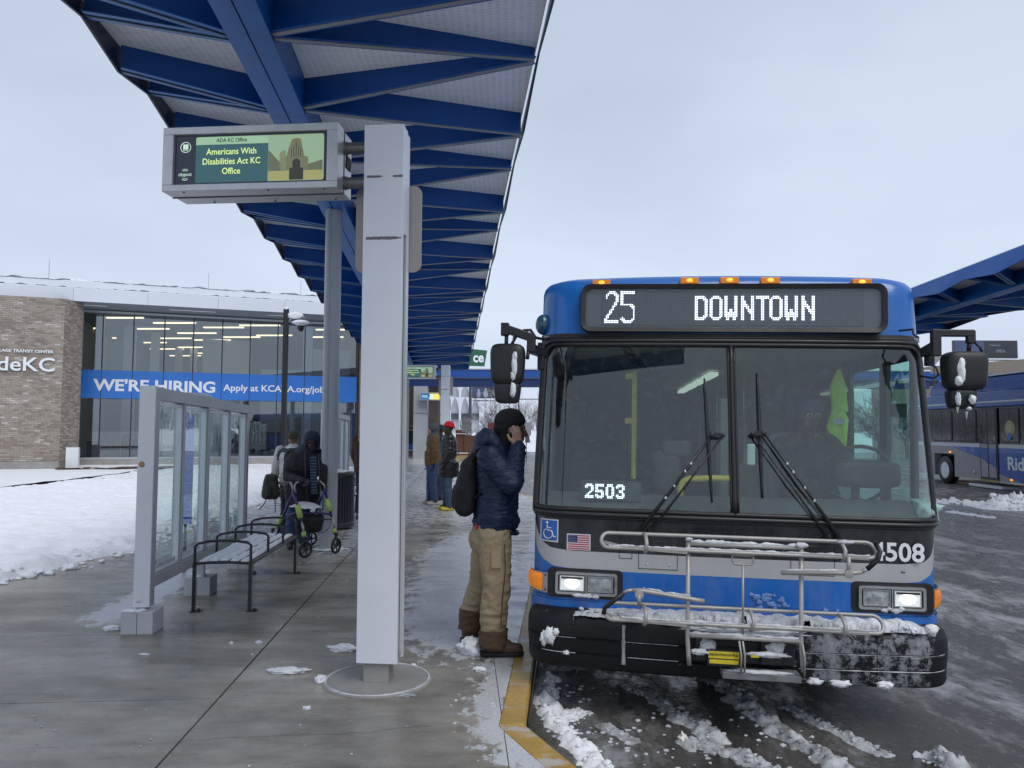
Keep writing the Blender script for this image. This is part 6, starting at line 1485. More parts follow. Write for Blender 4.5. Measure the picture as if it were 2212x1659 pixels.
rt('wheel_hook_arm', [(-.635, .868, -.40), (-.58, .866, -.40), (-.30, .832, -.40), (-.222, .822, -.40)], .0135, 1.1); rt('hook_elbow', [(-.695, .845, -.40), (-.67, .862, -.40), (-.635, .868, -.40)], .010)
rt('hook_sleeve', [(-.69, .848, -.40), (-.755, .795, -.40), (-.80, .757, -.40), (-.805, .72, -.38)], .014, mt=M_BLK); rt('hook_lever', [(-.60, .845, -.415), (-.598, .775, -.40)], .012)
mb = MB(); mb.lathe((-.598, -.40, .845), [(.026, 0), (.026, .02), (.010, .022)], 16, R=Matrix.Rotation(pi/2, 3, 'X')); part('hook_pivot', mb, m_tube, rack, smooth=radians(40))
for u in (-.20, .18): part('mount_bracket', plate(u - .06, u + .06, .45, .585, -.30, -.19), M_BLKM, rack, bevel=.004)
part('mount_plate', plate(-.29, .325, .435, .56, -.24, -.2), M_BLKM, rack); part('foot_bar', plate(-.11, .335, .372, .412, -.36, -.24), mat('foot_bar_grey', (.16, .165, .17), .6, var=.3, vs=12), rack, bevel=.004)
part('yellow_label', plate(-.19, -.015, .486, .525, -.352, -.346), mat('label_yellow', (.62, .50, .03), .5, var=.15, vs=20), rack); part('yellow_label', plate(-.185, -.018, .455, .478, -.352, -.346), mat('label_yellow', (.62, .50, .03), .5), rack); part('yellow_tag', plate(.052, .098, .502, .517, -.352, -.346), mat('label_yellow', (.62, .50, .03), .5), rack)
part('label_backing', plate(-.195, -.01, .44, .53, -.345, -.24), M_BLKM, rack)
text_part('label_text', 'sportworks', .03, mat('label_ink', (.16, .12, .02), .6, var=0), rack, (-.186, -.3535, .496), fit=(.165, .024), ext=.0004, bold=.001)
for u in (-.02, .0, .335): rt('latch_strap', [(u, .60, -.38), (u + .012, .52, -.385), (u + .012, .42, -.375)], .006)
rsn.blob((-.19, -.30, .545), (.05, .03, .035), 2, .4, 2, 3); rsn.blob((.20, -.30, .55), (.055, .03, .04), 3, .4, 2, 3); rsn.blob((-.24, -.345, .515), (.05, .012, .018), 5, .6, 3, 3); rsn.blob((.15, -.345, .52), (.12, .01, .014), 6, .6, 3, 3); rsn.blob((.1, -.33, .415), (.20, .03, .010), 7, .5, 4, 3)
rsn.blob((.0, -.30, .64), (.30, .06, .028), 8, .5, 4, 4); rsn.blob((.33, -.37, 1.165), (.035, .02, .018), 9, .5, 3, 2); rsn.blob((-.31, -.37, 1.175), (.02, .018, .012), 10, .5, 3, 2)
rsn.blob((.58, -.34, 1.19), (.05, .02, .014), 12, .6, 3, 2)
part('rack_snow', rsn, M_SLUSHW, rack, smooth=True)

# body sides, interior and what stands inside
for s_ in (-1, 1):
    X0, X1 = (s_ * 1.262, s_ * 1.29) if s_ > 0 else (-1.29, -1.262)
    if s_ > 0: part('side_lower', plate(X0, X1, .32, 1.30, .27, 12), m_side, bus)
    else:
        part('side_lower', plate(X0, X1, .32, 1.30, 1.75, 12), m_side, bus)
        door = part('entry_door', plate(X0, X1, .35, .55, .45, 1.70), M_BLKM, bus)
        for (ya, yb) in ((.45, .52), (1.03, 1.12), (1.63, 1.70)): part('door_stile', plate(X0, X1, .55, 2.35, ya, yb), M_BLKM, door)
        for (ya, yb) in ((.52, 1.03), (1.12, 1.63)): part('door_pane', plate(X0 + .01, X1 - .01, .55, 2.35, ya, yb), G_BUS, door)
    part('side_upper', plate(X0, X1, 2.34, 2.49, .50, 12), M_BLK, bus)
    ys = [.50, 1.02, 1.10, 1.9, 3.2, 4.5, 5.8, 7.1, 8.4, 9.7, 11.0, 12] if s_ > 0 else [1.72, 1.8, 3.2, 4.5, 5.8, 7.1, 8.4, 9.7, 11.0, 12]
    for i, y_ in enumerate(ys): part('window_post', plate(X0, X1, 1.30, 2.34, y_ - .04, y_ + .04), M_BLK, bus)
    for a, b_ in zip(ys, ys[1:]):
        if b_ - a > .3: part('side_window', plate(s_*1.276 - .003, s_*1.276 + .003, 1.30, 2.34, a + .04, b_ - .04), G_SIDE if b_ < 2.0 else G_DARK, bus)
part('rear_wall', plate(-1.27, 1.27, .4, 2.7, 11.95, 12), m_side, bus); part('cabin_floor', plate(-1.26, 1.26, .30, .38, .30, 12), m_int, bus); part('cabin_ceiling', plate(-1.26, 1.26, 2.44, 2.47, .35, 12), m_intl, bus)
part('underbody', plate(-1.1, 1.1, .22, .30, .25, 12), M_BLK, bus)
for yy in (2.0, 9.0):
    for s_ in (-1, 1):
        mb = MB(); mb.lathe((s_*1.0 - .15, yy, .48), [(.28, 0), (.46, 0), (.48, .04), (.48, .24), (.46, .28), (.28, .28)], 30, R=Matrix.Rotation(pi/2, 3, 'Y'), caps=False); part('tyre', mb, M_BLK, bus, smooth=radians(40))
dash = MB(); dash.grid(30, 8, lambda a, b_: V((-1.2 + 2.4*a, .12 + .05*abs(2*a-1)**3 + .58*b_, 1.285 + .085*sin(pi*min(1, b_*1.1)) + .05 * max(0, (a - .5)) * b_))); part('dashboard', dash, mat('dash_grey', (.045, .055, .055), .55, var=.3, vs=4), bus, smooth=True)
part('dash_front', plate(-1.2, 1.2, .4, 1.29, .60, .66), m_int, bus)
bx_ = lambda nm, mb, mt, par=bus, **k: part(nm, mb, mt, par, **k)
hd = capsule_box(tuple(BL(*r3(1200, 1230), .75)), (.46, .30, .20), 1); bx_('steering_cowl', hd, mat('cowl_dark', (.035, .04, .042), .5, var=.2), smooth=True)
sw = BL(*r3(1130, 1250), .72); mb = MB(); Rw = Matrix.Rotation(radians(-62), 3, 'X'); mb.tube([sw + Rw @ V((.24*cos(a*pi/14), .24*sin(a*pi/14), 0)) for a in range(28)], .014, 8, True); mb.tube([sw + Rw @ V((-.24, 0, 0)), sw, sw + Rw @ V((.24, 0, 0))], .012, 6); mb.tube([sw, sw + V((0, .0, -.3))], .03, 8); bx_('steering_wheel', mb, M_BLKM, smooth=True)
# yellow rails
m_yel = mat('rail_yellow', (.62, .46, .03), .35, var=.08)
y_ = .95; a, b_ = BL(*r2(915, 360), y_), BL(*r2(905, 1275), y_); mb = MB(); mb.tube([a, b_ - V((0, 0, .0))], .020, 10); mb.bb((a.x - .07, y_ - .01, BL(*r2(870, 395), y_).z - .022), (a.x, y_ + .01, BL(*r2(870, 395), y_).z + .022)); mb.bb((a.x - .07, y_ - .01, BL(*r2(870, 780), y_).z - .022), (a.x, y_ + .01, BL(*r2(870, 780), y_).z + .022)); bx_('grab_pole', mb, m_yel, smooth=radians(40))
y_ = .72; q = [BL(*r2(x, y), y_) for x, y in ((1308, 1520), (1308, 1350), (1330, 1300), (1380, 1278), (1600, 1272), (1790, 1275))]; mb = MB(); mb.tube(q, .024, 10); bx_('grab_rail', mb, m_yel, smooth=True)
y_ = .50; mb = MB(); mb.tube([BL(*r2(900, 1508), y_), BL(*r2(1400, 1525), y_)], .012, 8); bx_('low_yellow_rail', mb, m_yel, smooth=True)
# curved black duct in front of the door side pane, farebox, seats
y_ = .62; mb = MB(); mb.tube([BL(*r2(x, y), y_) for x, y in ((820, 130), (960, 300), (1100, 490), (1190, 640), (1250, 760), (1272, 860), (1275, 950))], [.028, .032, .036, .040, .042, .042, .040], 10); bx_('door_arm', mb, mat('duct_black', (.002, .002, .002), .9, var=0, spec=.1), smooth=True)
c_ = BL(*r2(1270, 1010), .9); bx_('farebox_head', capsule_box(tuple(c_), (.22, .14, .14), 1), mat('farebox_grey', (.05, .06, .065), .4), smooth=True); c_ = BL(*r2(1190, 1210), .95); bx_('farebox', capsule_box(tuple(c_), (.20, .22, .36), 1), mat('cowl_dark', (.035, .04, .042)), smooth=True)
for s_ in (-1, 1):
    for i in range(9):
        mb = MB(); mb.bb((s_*.55, 2.6 + i, .85), (s_*1.2, 3.05 + i, .95)); mb.bb((s_*.55, 3.0 + i, .9), (s_*1.2, 3.1 + i, 1.55)); bx_('seat', mb, mat('seat_blue_grey', (.04, .06, .09), .7, var=.2), bevel=.02)
        if i % 2 == 0:
            mb = MB(); mb.tube([(s_*.55, 2.9 + i, .4), (s_*.55, 2.9 + i, 2.4)], .016, 8); bx_('stanchion', mb, M_STEEL, smooth=True)
    for i in range(4 if s_ > 0 else 0):
        bx_('ceiling_light', plate(.20, .29, 2.385, 2.42, 2.9 + i*1.0, 3.7 + i*1.0), mat('tube_light', (.8, .95, .85), .5, var=0, emit=.4))
bx_('driver_partition', plate(.32, 1.24, 1.0, 1.55, 1.75, 1.78), m_int); bx_('partition_pane', plate(.14, .20, .6, 2.1, 1.6, 1.75), mat('pale_panel', (.26, .32, .32), .4, var=.1))
bx_('driver_seat', capsule_box((.72, 1.52, 1.45), (.50, .16, .75), 1), m_int)
for (xa, ya, xb, yb) in ((740, 240, 748, 470), (716, 550, 722, 1200)):
    pass
c_ = BL(*r3(235, 1070), .45); bx_('transponder', plate(c_.x - .028, c_.x + .028, c_.z - .075, c_.z + .075, .45, .47), mat('pale_teal', (.42, .52, .50), .5), bevel=.01)
c_ = BL(*r3(1752, 1540), .22); mb = MB(); mb.blob(c_, (.07, .05, .07), 5, .8, 2.5, 3); bx_('crumpled_cloth', mb, mat('cloth_mint', (.36, .50, .46), .8, var=.2), smooth=True)
c_ = BL(*r3(1510, 690), .7); bx_('dark_monitor', plate(c_.x - .05, c_.x + .05, c_.z - .05, c_.z + .05, .7, .74), M_BLK)
# run number sign inside the glass
y_ = .20; a, b_ = V((-.975, y_, 1.338)), V((-.575, y_ + .03, 1.470)); sg = bx_('run_sign', MB().bb(a, (b_.x, y_ + .03, b_.z)), M_BLKM)
F2 = {'2': ['.1111.','111111','11..11','....11','....11','...11.','..11..','.11...','111111','111111'], '5': ['111111','111111','11....','11....','11111.','111111','....11','11..11','111111','.1111.'], '0': ['.1111.','.1111.','11..11','11..11','11..11','11..11','11..11','11..11','.1111.','.1111.'], '3': ['.1111.','111111','11..11','....11','..111.','..111.','....11','11..11','111111','.1111.']}
mb, mo = MB(), MB(); du2 = .0099; u0, z0_ = -.944, 1.452
for c in range(40):
    for r_ in range(12):
        on = False; ci = c
        k_, i_ = divmod(ci, 7)
        if 0 <= k_ < 4 and i_ < 6 and 0 <= r_ - 1 < 10: on = F2['2503'[k_]][r_ - 1][i_] == '1'
        dot(mb if on else mo, u0 + (c - .0) * .0099 if c < 36 else u0 + c * .0099, y_ - .002, z0_ - (r_ - 0) * .0098, .0040 if on else .0018)
bx_('run_number_leds', mb, m_led, sg, stuff=True); bx_('unlit_leds', mo, m_ledo, sg, stuff=True)
# hi-vis vest hanging behind the driver
vest = thing('safety_vest', 'lime yellow safety vest with silver band hanging inside the windscreen', 'vest', M=BM)
y_ = 1.0; vp = [BL(*r3(x, y), y_) for x, y in ((985, 335), (1005, 345), (1050, 480), (1066, 700), (1045, 705), (1070, 770), (1055, 960), (1050, 1010), (985, 930), (905, 880), (890, 830), (935, 680), (920, 470), (965, 370))]
mb = MB(); cen = sum(vp, V()) / len(vp); n = len(vp)
mb.add([cen + V((0, -.05, 0))] + [p + V((0, -.01 * (i % 2), 0)) for i, p in enumerate(vp)] + [cen + V((0, .05, 0))] + [p + V((0, .04, 0)) for p in vp], [(0, 1+i, 1+(i+1) % n) for i in range(n)] + [(n+1, n+2+(i+1) % n, n+2+i) for i in range(n)] + [(1+i, n+2+i, n+2+(i+1) % n, 1+(i+1) % n) for i in range(n)])
part('cloth', mb, mat('vest_lime', (.50, .80, .05), .7, var=.15, vs=9, bump=.4, bs=14, emit=.0), vest, recalc=True)
a, b_ = BL(*r3(938, 755), y_ - .07), BL(*r3(1035, 808), y_ - .07); part('silver_band', MB().bb((a.x, y_ - .075, b_.z), (b_.x, y_ - .07, a.z)), mat('vest_band', (.42, .46, .50), .4), vest)
# ------------------------------------------------------------------ people
def cloth(name, col, rough=.8, bs=90, bump=.3, var=.12, **k): return mat(name, col, rough, var=var, vs=7, bump=bump, bs=bs, **k)
M_SKIN_D = mat('skin_deep', (.085, .042, .026), .5, var=.12, vs=20); M_SKIN_M = mat('skin_brown', (.19, .10, .065), .5, var=.12, vs=20); M_SKIN_L = mat('skin_light', (.48, .27, .20), .5, var=.1, vs=20)
M_JEAN = cloth('denim_blue', (.045, .085, .17), var=.35); M_JEAND = cloth('denim_dark', (.018, .028, .06)); M_EYE = mat('eye_dark', (.01, .008, .007), .2, var=0); M_LIP = mat('lip', (.10, .035, .03), .5, var=0)
def hand(mb, w, d, n, s=1.0, curl=.6, thumb=1, spread=.02):
    w, d, n = V(w), V(d).normalized(), V(n).normalized(); sd = d.cross(n).normalized()
    pc = w + d * .045 * s
    for k in (-1.5, -.5, .5, 1.5):
        mb.cap(w + sd * k * .014 * s, .016 * s, w + d * .085 * s + sd * k * .020 * s, .0135 * s, 8)
    for i, (k, L_) in enumerate(((-1.5, .066), (-.5, .078), (.5, .073), (1.5, .056))):
        p = w + d * .088 * s + sd * k * .021 * s; dd = d.copy(); 
        for j, f in enumerate((.45, .32, .26)):
            a = curl * (.45 + .5 * j); dd = (d * cos(a) + n * sin(a) + sd * k * spread).normalized(); q = p + dd * L_ * f * s * 1.15
            mb.cap(p, (.0098 - .0008*j) * s, q, (.0090 - .0008*j) * s, 8); p = q
    t0 = w + d * .022 * s + sd * thumb * .030 * s; t1 = t0 + (d * .6 + sd * thumb * .7 + n * .35).normalized() * .042 * s; t2 = t1 + (d * .85 + sd * thumb * .1 + n * .5).normalized() * .034 * s
    mb.cap(t0, .014 * s, t1, .011 * s, 8); mb.cap(t1, .0105 * s, t2, .009 * s, 8)
def head_prims(mb, c, R, s=1.0, nose=1):
    """c = head centre; R maps local (x right, -y forward, z up)"""
    f = lambda x, y, z: V(c) + R @ V((x, y, z)) * s
    RR = R
    mb.ell(f(0, .012, .03), (.076*s, .094*s, .085*s), RR); mb.ell(f(0, -.015, -.035), (.062*s, .074*s, .080*s), RR); mb.ell(f(0, -.050, -.085), (.034*s, .034*s, .030*s), RR)
    mb.cap(f(0, -.082, .018), .012*s, f(0, -.104, -.018), .016*s, 8); mb.ell(f(.011, -.094, -.024), .011*s); mb.ell(f(-.011, -.094, -.024), .011*s)
    mb.cap(f(-.034, -.078, .034), .014*s, f(.034, -.078, .034), .014*s, 8)
    mb.ell(f(0, -.084, -.050), (.026*s, .014*s, .009*s), RR); mb.ell(f(0, -.082, -.062), (.024*s, .014*s, .009*s), RR)
    for q in (-1, 1): mb.ell(f(q*.040, -.062, -.018), (.022*s, .022*s, .026*s), RR); mb.ell(f(q*.078, .010, -.002), (.012*s, .022*s, .034*s), RR)
def eyes(root, c, R, s=1.0, lip=M_LIP):
    mb = MB(); w_ = MB()
    for q in (-1, 1):
        p = V(c) + R @ V((q*.030, -.084, .012)) * s; w_.ell(p, (.012*s, .008*s, .007*s), R, 8, 6); mb.ell(V(c) + R @ V((q*.030, -.089, .012)) * s, .0058*s, None, 8, 6)
    part('eye_white', w_, mat('eye_white', (.5, .48, .45), .3, var=0), root, smooth=True); part('pupil', mb, M_EYE, root, smooth=True)
    mb = MB(); mb.ell(V(c) + R @ V((0, -.097, -.056)) * s, (.022*s, .004*s, .006*s), R, 10, 6); part('lips', mb, lip, root, smooth=True)
def adult(name, label, x, y, yaw, h, c, vox=.014):
    """generic standing figure, local facing -Y; c: dict of clothes and joints"""
    r = thing(name, label, 'person', (x, y, 0), yaw); k = h / 1.78; Z = lambda p: V(p) * k
    hz = c.get('hz', 1.62); lean = c.get('lean', 0); sh = c.get('sh', 1.44)
    HR = Matrix.Rotation(c.get('head', 0), 3, 'Z') @ Matrix.Rotation(c.get('nod', 0), 3, 'X')
    hc = Z((c.get('hx', 0), -.01 - lean, hz))
    L_ = [Z(p) for p in c.get('armL', [(.19, -lean*.8, sh), (.25, -.02 - lean*.5, 1.14), (.22, -.12 - lean*.5, .90)])]; R_ = [Z(p) for p in c.get('armR', [(-.19, -lean*.8, sh), (-.25, -.02 - lean*.5, 1.14), (-.22, -.12 - lean*.5, .90)])]
    legs = c.get('legs', [((.09, 0, .92), (.11, -.02, .50), (.12, .02, .09)), ((-.09, 0, .92), (-.11, -.03, .50), (-.13, -.03, .09))])
    b = MB(); head_prims(b, hc, HR, k); b.cap(hc + V((0, .02*k, -.06*k)), .055*k, Z((0, -lean*.9, sh + .02)), .065*k)
    b.ell(Z((0, -lean*.6, sh - .16)), (.17*k, .11*k, .20*k)); b.ell(Z((0, -lean*.2, 1.05)), (.15*k, .10*k, .22*k)); b.cap(Z((0, 0, .95)), .13*k, Z((0, -lean*.6, sh - .2)), .13*k)
    for A in (L_, R_):
        b.cap(A[0], .05*k, A[1], .042*k); b.cap(A[1], .042*k, A[2], .03*k); d = (A[2] - A[1]).normalized(); hand(b, A[2], c.get('hd', d), c.get('hn', V((0, -1, 0))), k, .7, 1)
    for A in legs:
        A = [Z(p) for p in A]; b.cap(A[0], .08*k, A[1], .055*k); b.cap(A[1], .055*k, A[2], .04*k); b.cap(A[2], .04*k, A[2] + Z((0, -.12, -.04)), .035*k)
    sdf_part('body', b, c['skin'], r, .011, 2); eyes(r, hc, HR, k)
    # jacket
    j = MB(); hem = c.get('hem', .82); bw_, bd_ = c.get('bulk', (.20, .145))
    j.ell(Z((0, -lean*.75, sh - .13)), (bw_*k, bd_*k, .21*k)); j.ell(Z((0, -lean*.45, 1.16)), (bw_*.97*k, bd_*1.02*k, .22*k)); j.ell(Z((0, -lean*.2, (hem + 1.05)/2)), (bw_*1.0*k, bd_*1.05*k, ((1.15 - hem)/2 + .03)*k)); j.lathe(Z((0, 0, hem)), [(bw_*.86*k, 0), (bw_*.90*k, .12*k), (bw_*.9*k, .3*k)], 20)
    j.cap(Z((0, -lean*.9, sh + .03)), .085*k, Z((0, -lean*.8, sh - .06)), .12*k)
    for A in (L_, R_): j.cap(A[0], .085*k, A[1], .068*k); j.cap(A[1], .068*k, A[1].lerp(A[2], .96), .050*k)
    jk = sdf_part('jacket', j, c['jacket'], r, vox, 3, fold_disp(.010, seed=hash(label) % 50))
    for A in (L_, R_):
        if c.get('glove'): g = MB(); d = (A[2] - A[1]).normalized(); hand(g, A[2] - d*.01, d, V((0, -1, 0)), 1.12*k, .8); sdf_part('glove', g, c['glove'], r, .010, 1)
    t = MB()
    for A in legs:
        A = [Z(p) for p in A]; t.cap(A[0] + V((0, 0, .02)), .105*k, A[1], .078*k); t.cap(A[1], .078*k, A[2] + V((0, 0, .01)), .068*k)
    t.ell(Z((0, 0, .95)), (.165*k, .125*k, .12*k)); sdf_part('trousers', t, c['trousers'], r, vox, 3, fold_disp(.010, 8, 14, seed=3))
    for A in legs:
        f = Z(A[2]); sM = MB(); fz = V((f.x, f.y, .045)); d2 = V(c.get('toe', (0, -1, 0))).normalized(); sM.cap(fz - d2*.05, .048*k, fz + d2*.14*k, .040*k); sM.cap(fz + V((0, 0, .05)), .048*k, fz, .052*k); sM.ell(fz + d2*.05*k + V((0, 0, -.012)), (.05*k if abs(d2.y) > .5 else .13*k, .13*k if abs(d2.y) > .5 else .05*k, .032*k))
        me = sdf(sM, .010, 2)
        for v in me.vertices: v.co.z = max(.002, v.co.z)
        me.materials.append(c['shoes']); link('shoe', me, r)
    hat = c.get('hat'); 
    if hat:
        hM = MB(); up = HR @ V((0, 0, 1)); bk = HR @ V((0, 1, 0))
        if hat == 'beanie':
            hM.ell(hc + up*.065*k + bk*.015*k, (.092*k, .108*k, .092*k), HR); me = sdf(hM, .010, 1)
            bm = bmesh.new(); bm.from_mesh(me); cut = hc + up*.045*k; bmesh.ops.bisect_plane(bm, geom=bm.verts[:] + bm.edges[:] + bm.faces[:], plane_co=cut, plane_no=(up + bk*.25).normalized(), clear_inner=True); bm.to_mesh(me); bm.free(); me.materials.append(c['hatm']); link('beanie', me, r)
            cf = MB(); cf.tube([hc + up*(.050 - .020*sin(a))*k + HR @ V((.090*k*cos(a), .106*k*sin(a) + .014*k, 0)) for a in [i*pi/12 for i in range(24)]], .016*k, 8, True); part('beanie_cuff', cf, c['hatm'], r, smooth=True)
        if hat == 'hood':
            hM.ell(hc + up*.035*k + bk*.030*k, (.118*k, .125*k, .135*k), HR); hM.cap(hc + bk*.04*k - up*.05*k, .10*k, Z((0, .02 - lean*.85, sh + .02)), .13*k, 14)
            me = sdf(hM, .011, 2, fold_disp(.006, seed=9)); bm = bmesh.new(); bm.from_mesh(me); fo = HR @ V((0, -1, 0)); dl = [f_ for f_ in bm.faces if (f_.calc_center_median() - (hc - up*.012*k + fo*.10*k)).length < .088*k]; bmesh.ops.delete(bm, geom=dl, context='FACES'); bm.to_mesh(me); bm.free(); me.materials.append(c['hatm']); link('hood', me, r)
            if c.get('under'):
                u_ = MB(); u_.ell(hc + up*.05*k + bk*.01*k, (.088*k, .102*k, .085*k), HR); part('cap_under_hood', u_, c['under'], r, smooth=True)
    return r, jk, hc, HR, k
M_BLKJ = cloth('jacket_black', (.012, .012, .015)); M_LEATH = mat('leather_black', (.014, .014, .016), .34, var=.2, bump=.3, bs=40)
# the two men standing far along the platform
p = G(934, 1090); adult('person', 'man in brown work jacket and grey hood, blue jeans and cream trainers, facing left', p.x, p.y, radians(-68), 1.80, dict(skin=M_SKIN_L, jacket=cloth('jacket_brown', (.165, .085, .032)), trousers=M_JEAN, shoes=mat('cream_shoe', (.55, .52, .44), .6), hat='hood', hatm=cloth('hood_grey', (.09, .095, .105)), under=cloth('cap_maroon', (.05, .012, .015)), hem=.86, glove=M_BLKJ,
    armL=[(.18, 0, 1.44), (.24, -.01, 1.16), (.20, -.03, .92)], armR=[(-.18, 0, 1.44), (-.23, .0, 1.16), (-.20, -.06, .90)]), .014)
p = G(968, 1102); adult('person', 'man in bright red beanie, long black leather coat, jeans and yellow trainers', p.x, p.y, radians(-80), 1.84, dict(skin=M_SKIN_D, jacket=M_LEATH, trousers=cloth('denim_teal', (.045, .085, .12)), shoes=mat('yellow_shoe', (.62, .50, .06), .5, var=.2), hat='beanie', hatm=cloth('beanie_red', (.62, .012, .02)), hem=.66, bulk=(.23, .17), nod=-.05,
    armL=[(.19, 0, 1.44), (.26, .0, 1.14), (.20, -.10, .95)], armR=[(-.19, 0, 1.44), (-.25, .0, 1.14), (-.20, -.12, .93)]), .014)
adult('person', 'figure in a dark cap standing behind the brown jacketed man', P(951, 930, 18.2).x, 18.2, radians(-100), 1.78, dict(skin=M_SKIN_D, jacket=cloth('jacket_navy_dark', (.015, .02, .04)), trousers=M_JEAND, shoes=M_BLK, hat='beanie', hatm=cloth('cap_navy', (.02, .03, .06))), .02)
adult('person', 'person in brown coat and orange hat half hidden left of the white post', P(790, 930, 14.6).x, 14.6, radians(160), 1.78, dict(skin=M_SKIN_M, jacket=cloth('coat_rust', (.060, .022, .014)), trousers=cloth('trousers_navy', (.02, .025, .07)), shoes=M_WHITE, hat='hood', hatm=cloth('hood_orange', (.55, .22, .05)), bulk=(.23, .16)), .016)
# man seen from behind in white and grey ski jacket, carrying a backpack by its loop
px_ = P(634, 930, 11.7).x
rW, jW, hc, HR, k = adult('person', 'man seen from behind in white and charcoal jacket and olive beanie holding a bag', px_, 11.7, radians(180 - 8), 1.66, dict(skin=M_SKIN_M, jacket=cloth('jacket_offwhite', (.50, .50, .48), var=.08), trousers=cloth('trousers_dark_blue', (.015, .018, .035)), shoes=M_BLK, hat='beanie', hatm=cloth('beanie_olive', (.055, .055, .022)), hem=.88, bulk=(.225, .16), glove=M_GREYSTRIP, hz=1.60,
    armR=[(-.19, 0, 1.44), (-.25, .02, 1.14), (-.22, -.10, 1.0)], armL=[(.21, 0, 1.42), (.28, .02, 1.16), (.30, .0, .95)]), .013)
m_char = cloth('yoke_charcoal', (.045, .048, .055))
y = MB(); y.ell((0, .0, 1.40*k), (.222*k, .150*k, .10*k)); y.cap((.19*k, 0, 1.40*k), .091*k, (.225*k, .01, 1.30*k), .086*k); y.cap((-.19*k, 0, 1.40*k), .091*k, (-.225*k, .01, 1.30*k), .086*k); sdf_part('yoke', y, m_char, rW, .013, 2)
part('collar_stripe', MB().tube([(.085*cos(a), .01 + .09*sin(a), 1.475*k) for a in [i*pi/8 for i in range(16)]], .010, 6, True), M_WHITE, rW, smooth=True)
bag = thing('backpack', 'olive camouflage backpack dangling from the hand of the man in white jacket', 'backpack', P(585, 1050, 11.5))
def sb(mb, pts, rs):
    for a, b_, r0, r1 in zip(pts, pts[1:], rs, rs[1:]): mb.cap(a, r0, b_, r1)
m_camo = mat('camo_cloth', (.035, .038, .022), .8, var=.6, vs=14, bump=.4, bs=20)
mb = MB(); c_ = P(585, 1052, 11.5)
for dx in (-.035, .0, .035): mb.cap(c_ + V((dx, 0, .13)), .062, c_ + V((dx*1.5, 0, -.10)), .085)
sdf_part('bag_body', mb, m_camo, bag, .012, 3, fold_disp(.008), world=True)
mb = MB(); mb.cap(c_ + V((0, -.07, -.03)), .055, c_ + V((0, -.075, -.10)), .06); sdf_part('front_pocket', mb, cloth('pocket_dark', (.022, .024, .018)), bag, .012, 2, world=True)
mb = MB(); t_ = P(587, 1020, 11.55); mb.tube([c_ + V((-.02, 0, .17)), t_, c_ + V((.03, 0, .17))], .008, 6); mb.tube([c_ + V((.07, -.02, -.16)), c_ + V((.075, 0, -.28)), c_ + V((.07, 0, -.38))], .007, 5); mb.tube([c_ + V((-.05, -.02, -.17)), c_ + V((-.10, 0, -.26)), c_ + V((-.17, 0, -.33))], .007, 5); mb.tube([c_ + V((.06, 0, .14)), c_ + V((.11, 0, .0)), c_ + V((.08, 0, -.14))], .009, 5)
part('straps', mb, M_BLKJ, bag, world=True, smooth=True)
# hooded man leaning on a rollator
YH = 10.85
px_ = P(656, 930, YH).x
def LH(x, y, Y): 
    q = MW_h.inverted() @ P(x, y, Y); return q
rH_M = Matrix.Translation((px_, YH, 0)) @ Matrix.Rotation(radians(16), 4, 'Z'); kH = 1.70/1.78
MW_h = rH_M
def jl(x, y, Y): return tuple(LH(x, y, Y) / kH)
rH, jH, hcH, HRH, kH_ = adult('person', 'hooded man in black coat and dark glasses leaning over a purple rollator', px_, YH, radians(16), 1.70, dict(skin=M_SKIN_D, jacket=M_BLKJ, trousers=M_JEAN, shoes=mat('grey_shoe', (.05, .05, .055), .6), hat='hood', hatm=cloth('hood_slate', (.016, .028, .048)), under=M_BLKJ, hz=1.545, lean=.22, sh=1.36, hx=.11, hem=.62, bulk=(.265, .19), head=-.12, nod=.22, glove=M_BLKJ,
    armR=[jl(627, 985, 10.85), jl(621, 1030, 10.55), jl(655, 1040, 10.30)], armL=[jl(690, 982, 10.8), jl(697, 1015, 10.6), jl(699, 1040, 10.55)],
    legs=[((.02, .02, .88), (.04, .0, .48), (.03, .02, .09)), ((-.13, .02, .88), (-.15, -.03, .48), (-.16, -.04, .09))]), .012)
g = MB()
for q in (-1, 1): g.ell(hcH + HRH @ V((q*.031, -.098, .012)) * kH, (.026, .008, .018), HRH, 10, 8)
g.tube([hcH + HRH @ V((-.07, -.085, .018)), hcH + HRH @ V((0, -.106, .018)), hcH + HRH @ V((.07, -.085, .018))], .004, 5); part('dark_glasses', g, M_BLKG, rH, smooth=True)
g = MB(); a, b_ = LH(676, 985, 10.38), LH(679, 1068, 10.40); g.beam(a + V((0, -.02, 0)), b_ + V((0, -.02, 0)), .085, .02, up=V((0, 1, 0))); st = part('striped_scarf', g, cloth('scarf_navy', (.02, .03, .06)), rH, bevel=.008)
g = MB()
for i in range(13): c_ = a.lerp(b_, (i + .5)/13); g.box(c_ + V((0, -.033, 0)), (.084, .006, .012))
part('scarf_stripe', g, cloth('scarf_blue', (.09, .15, .25)), st)
g = MB(); g.tube([LH(658, 975, 10.42), LH(660, 1030, 10.40), LH(664, 1082, 10.42)], .006, 5); g.tube([LH(688, 980, 10.46), LH(690, 1030, 10.46), LH(691, 1078, 10.48)], .006, 5); part('coat_zip', g, M_DKGREY, rH, smooth=True)
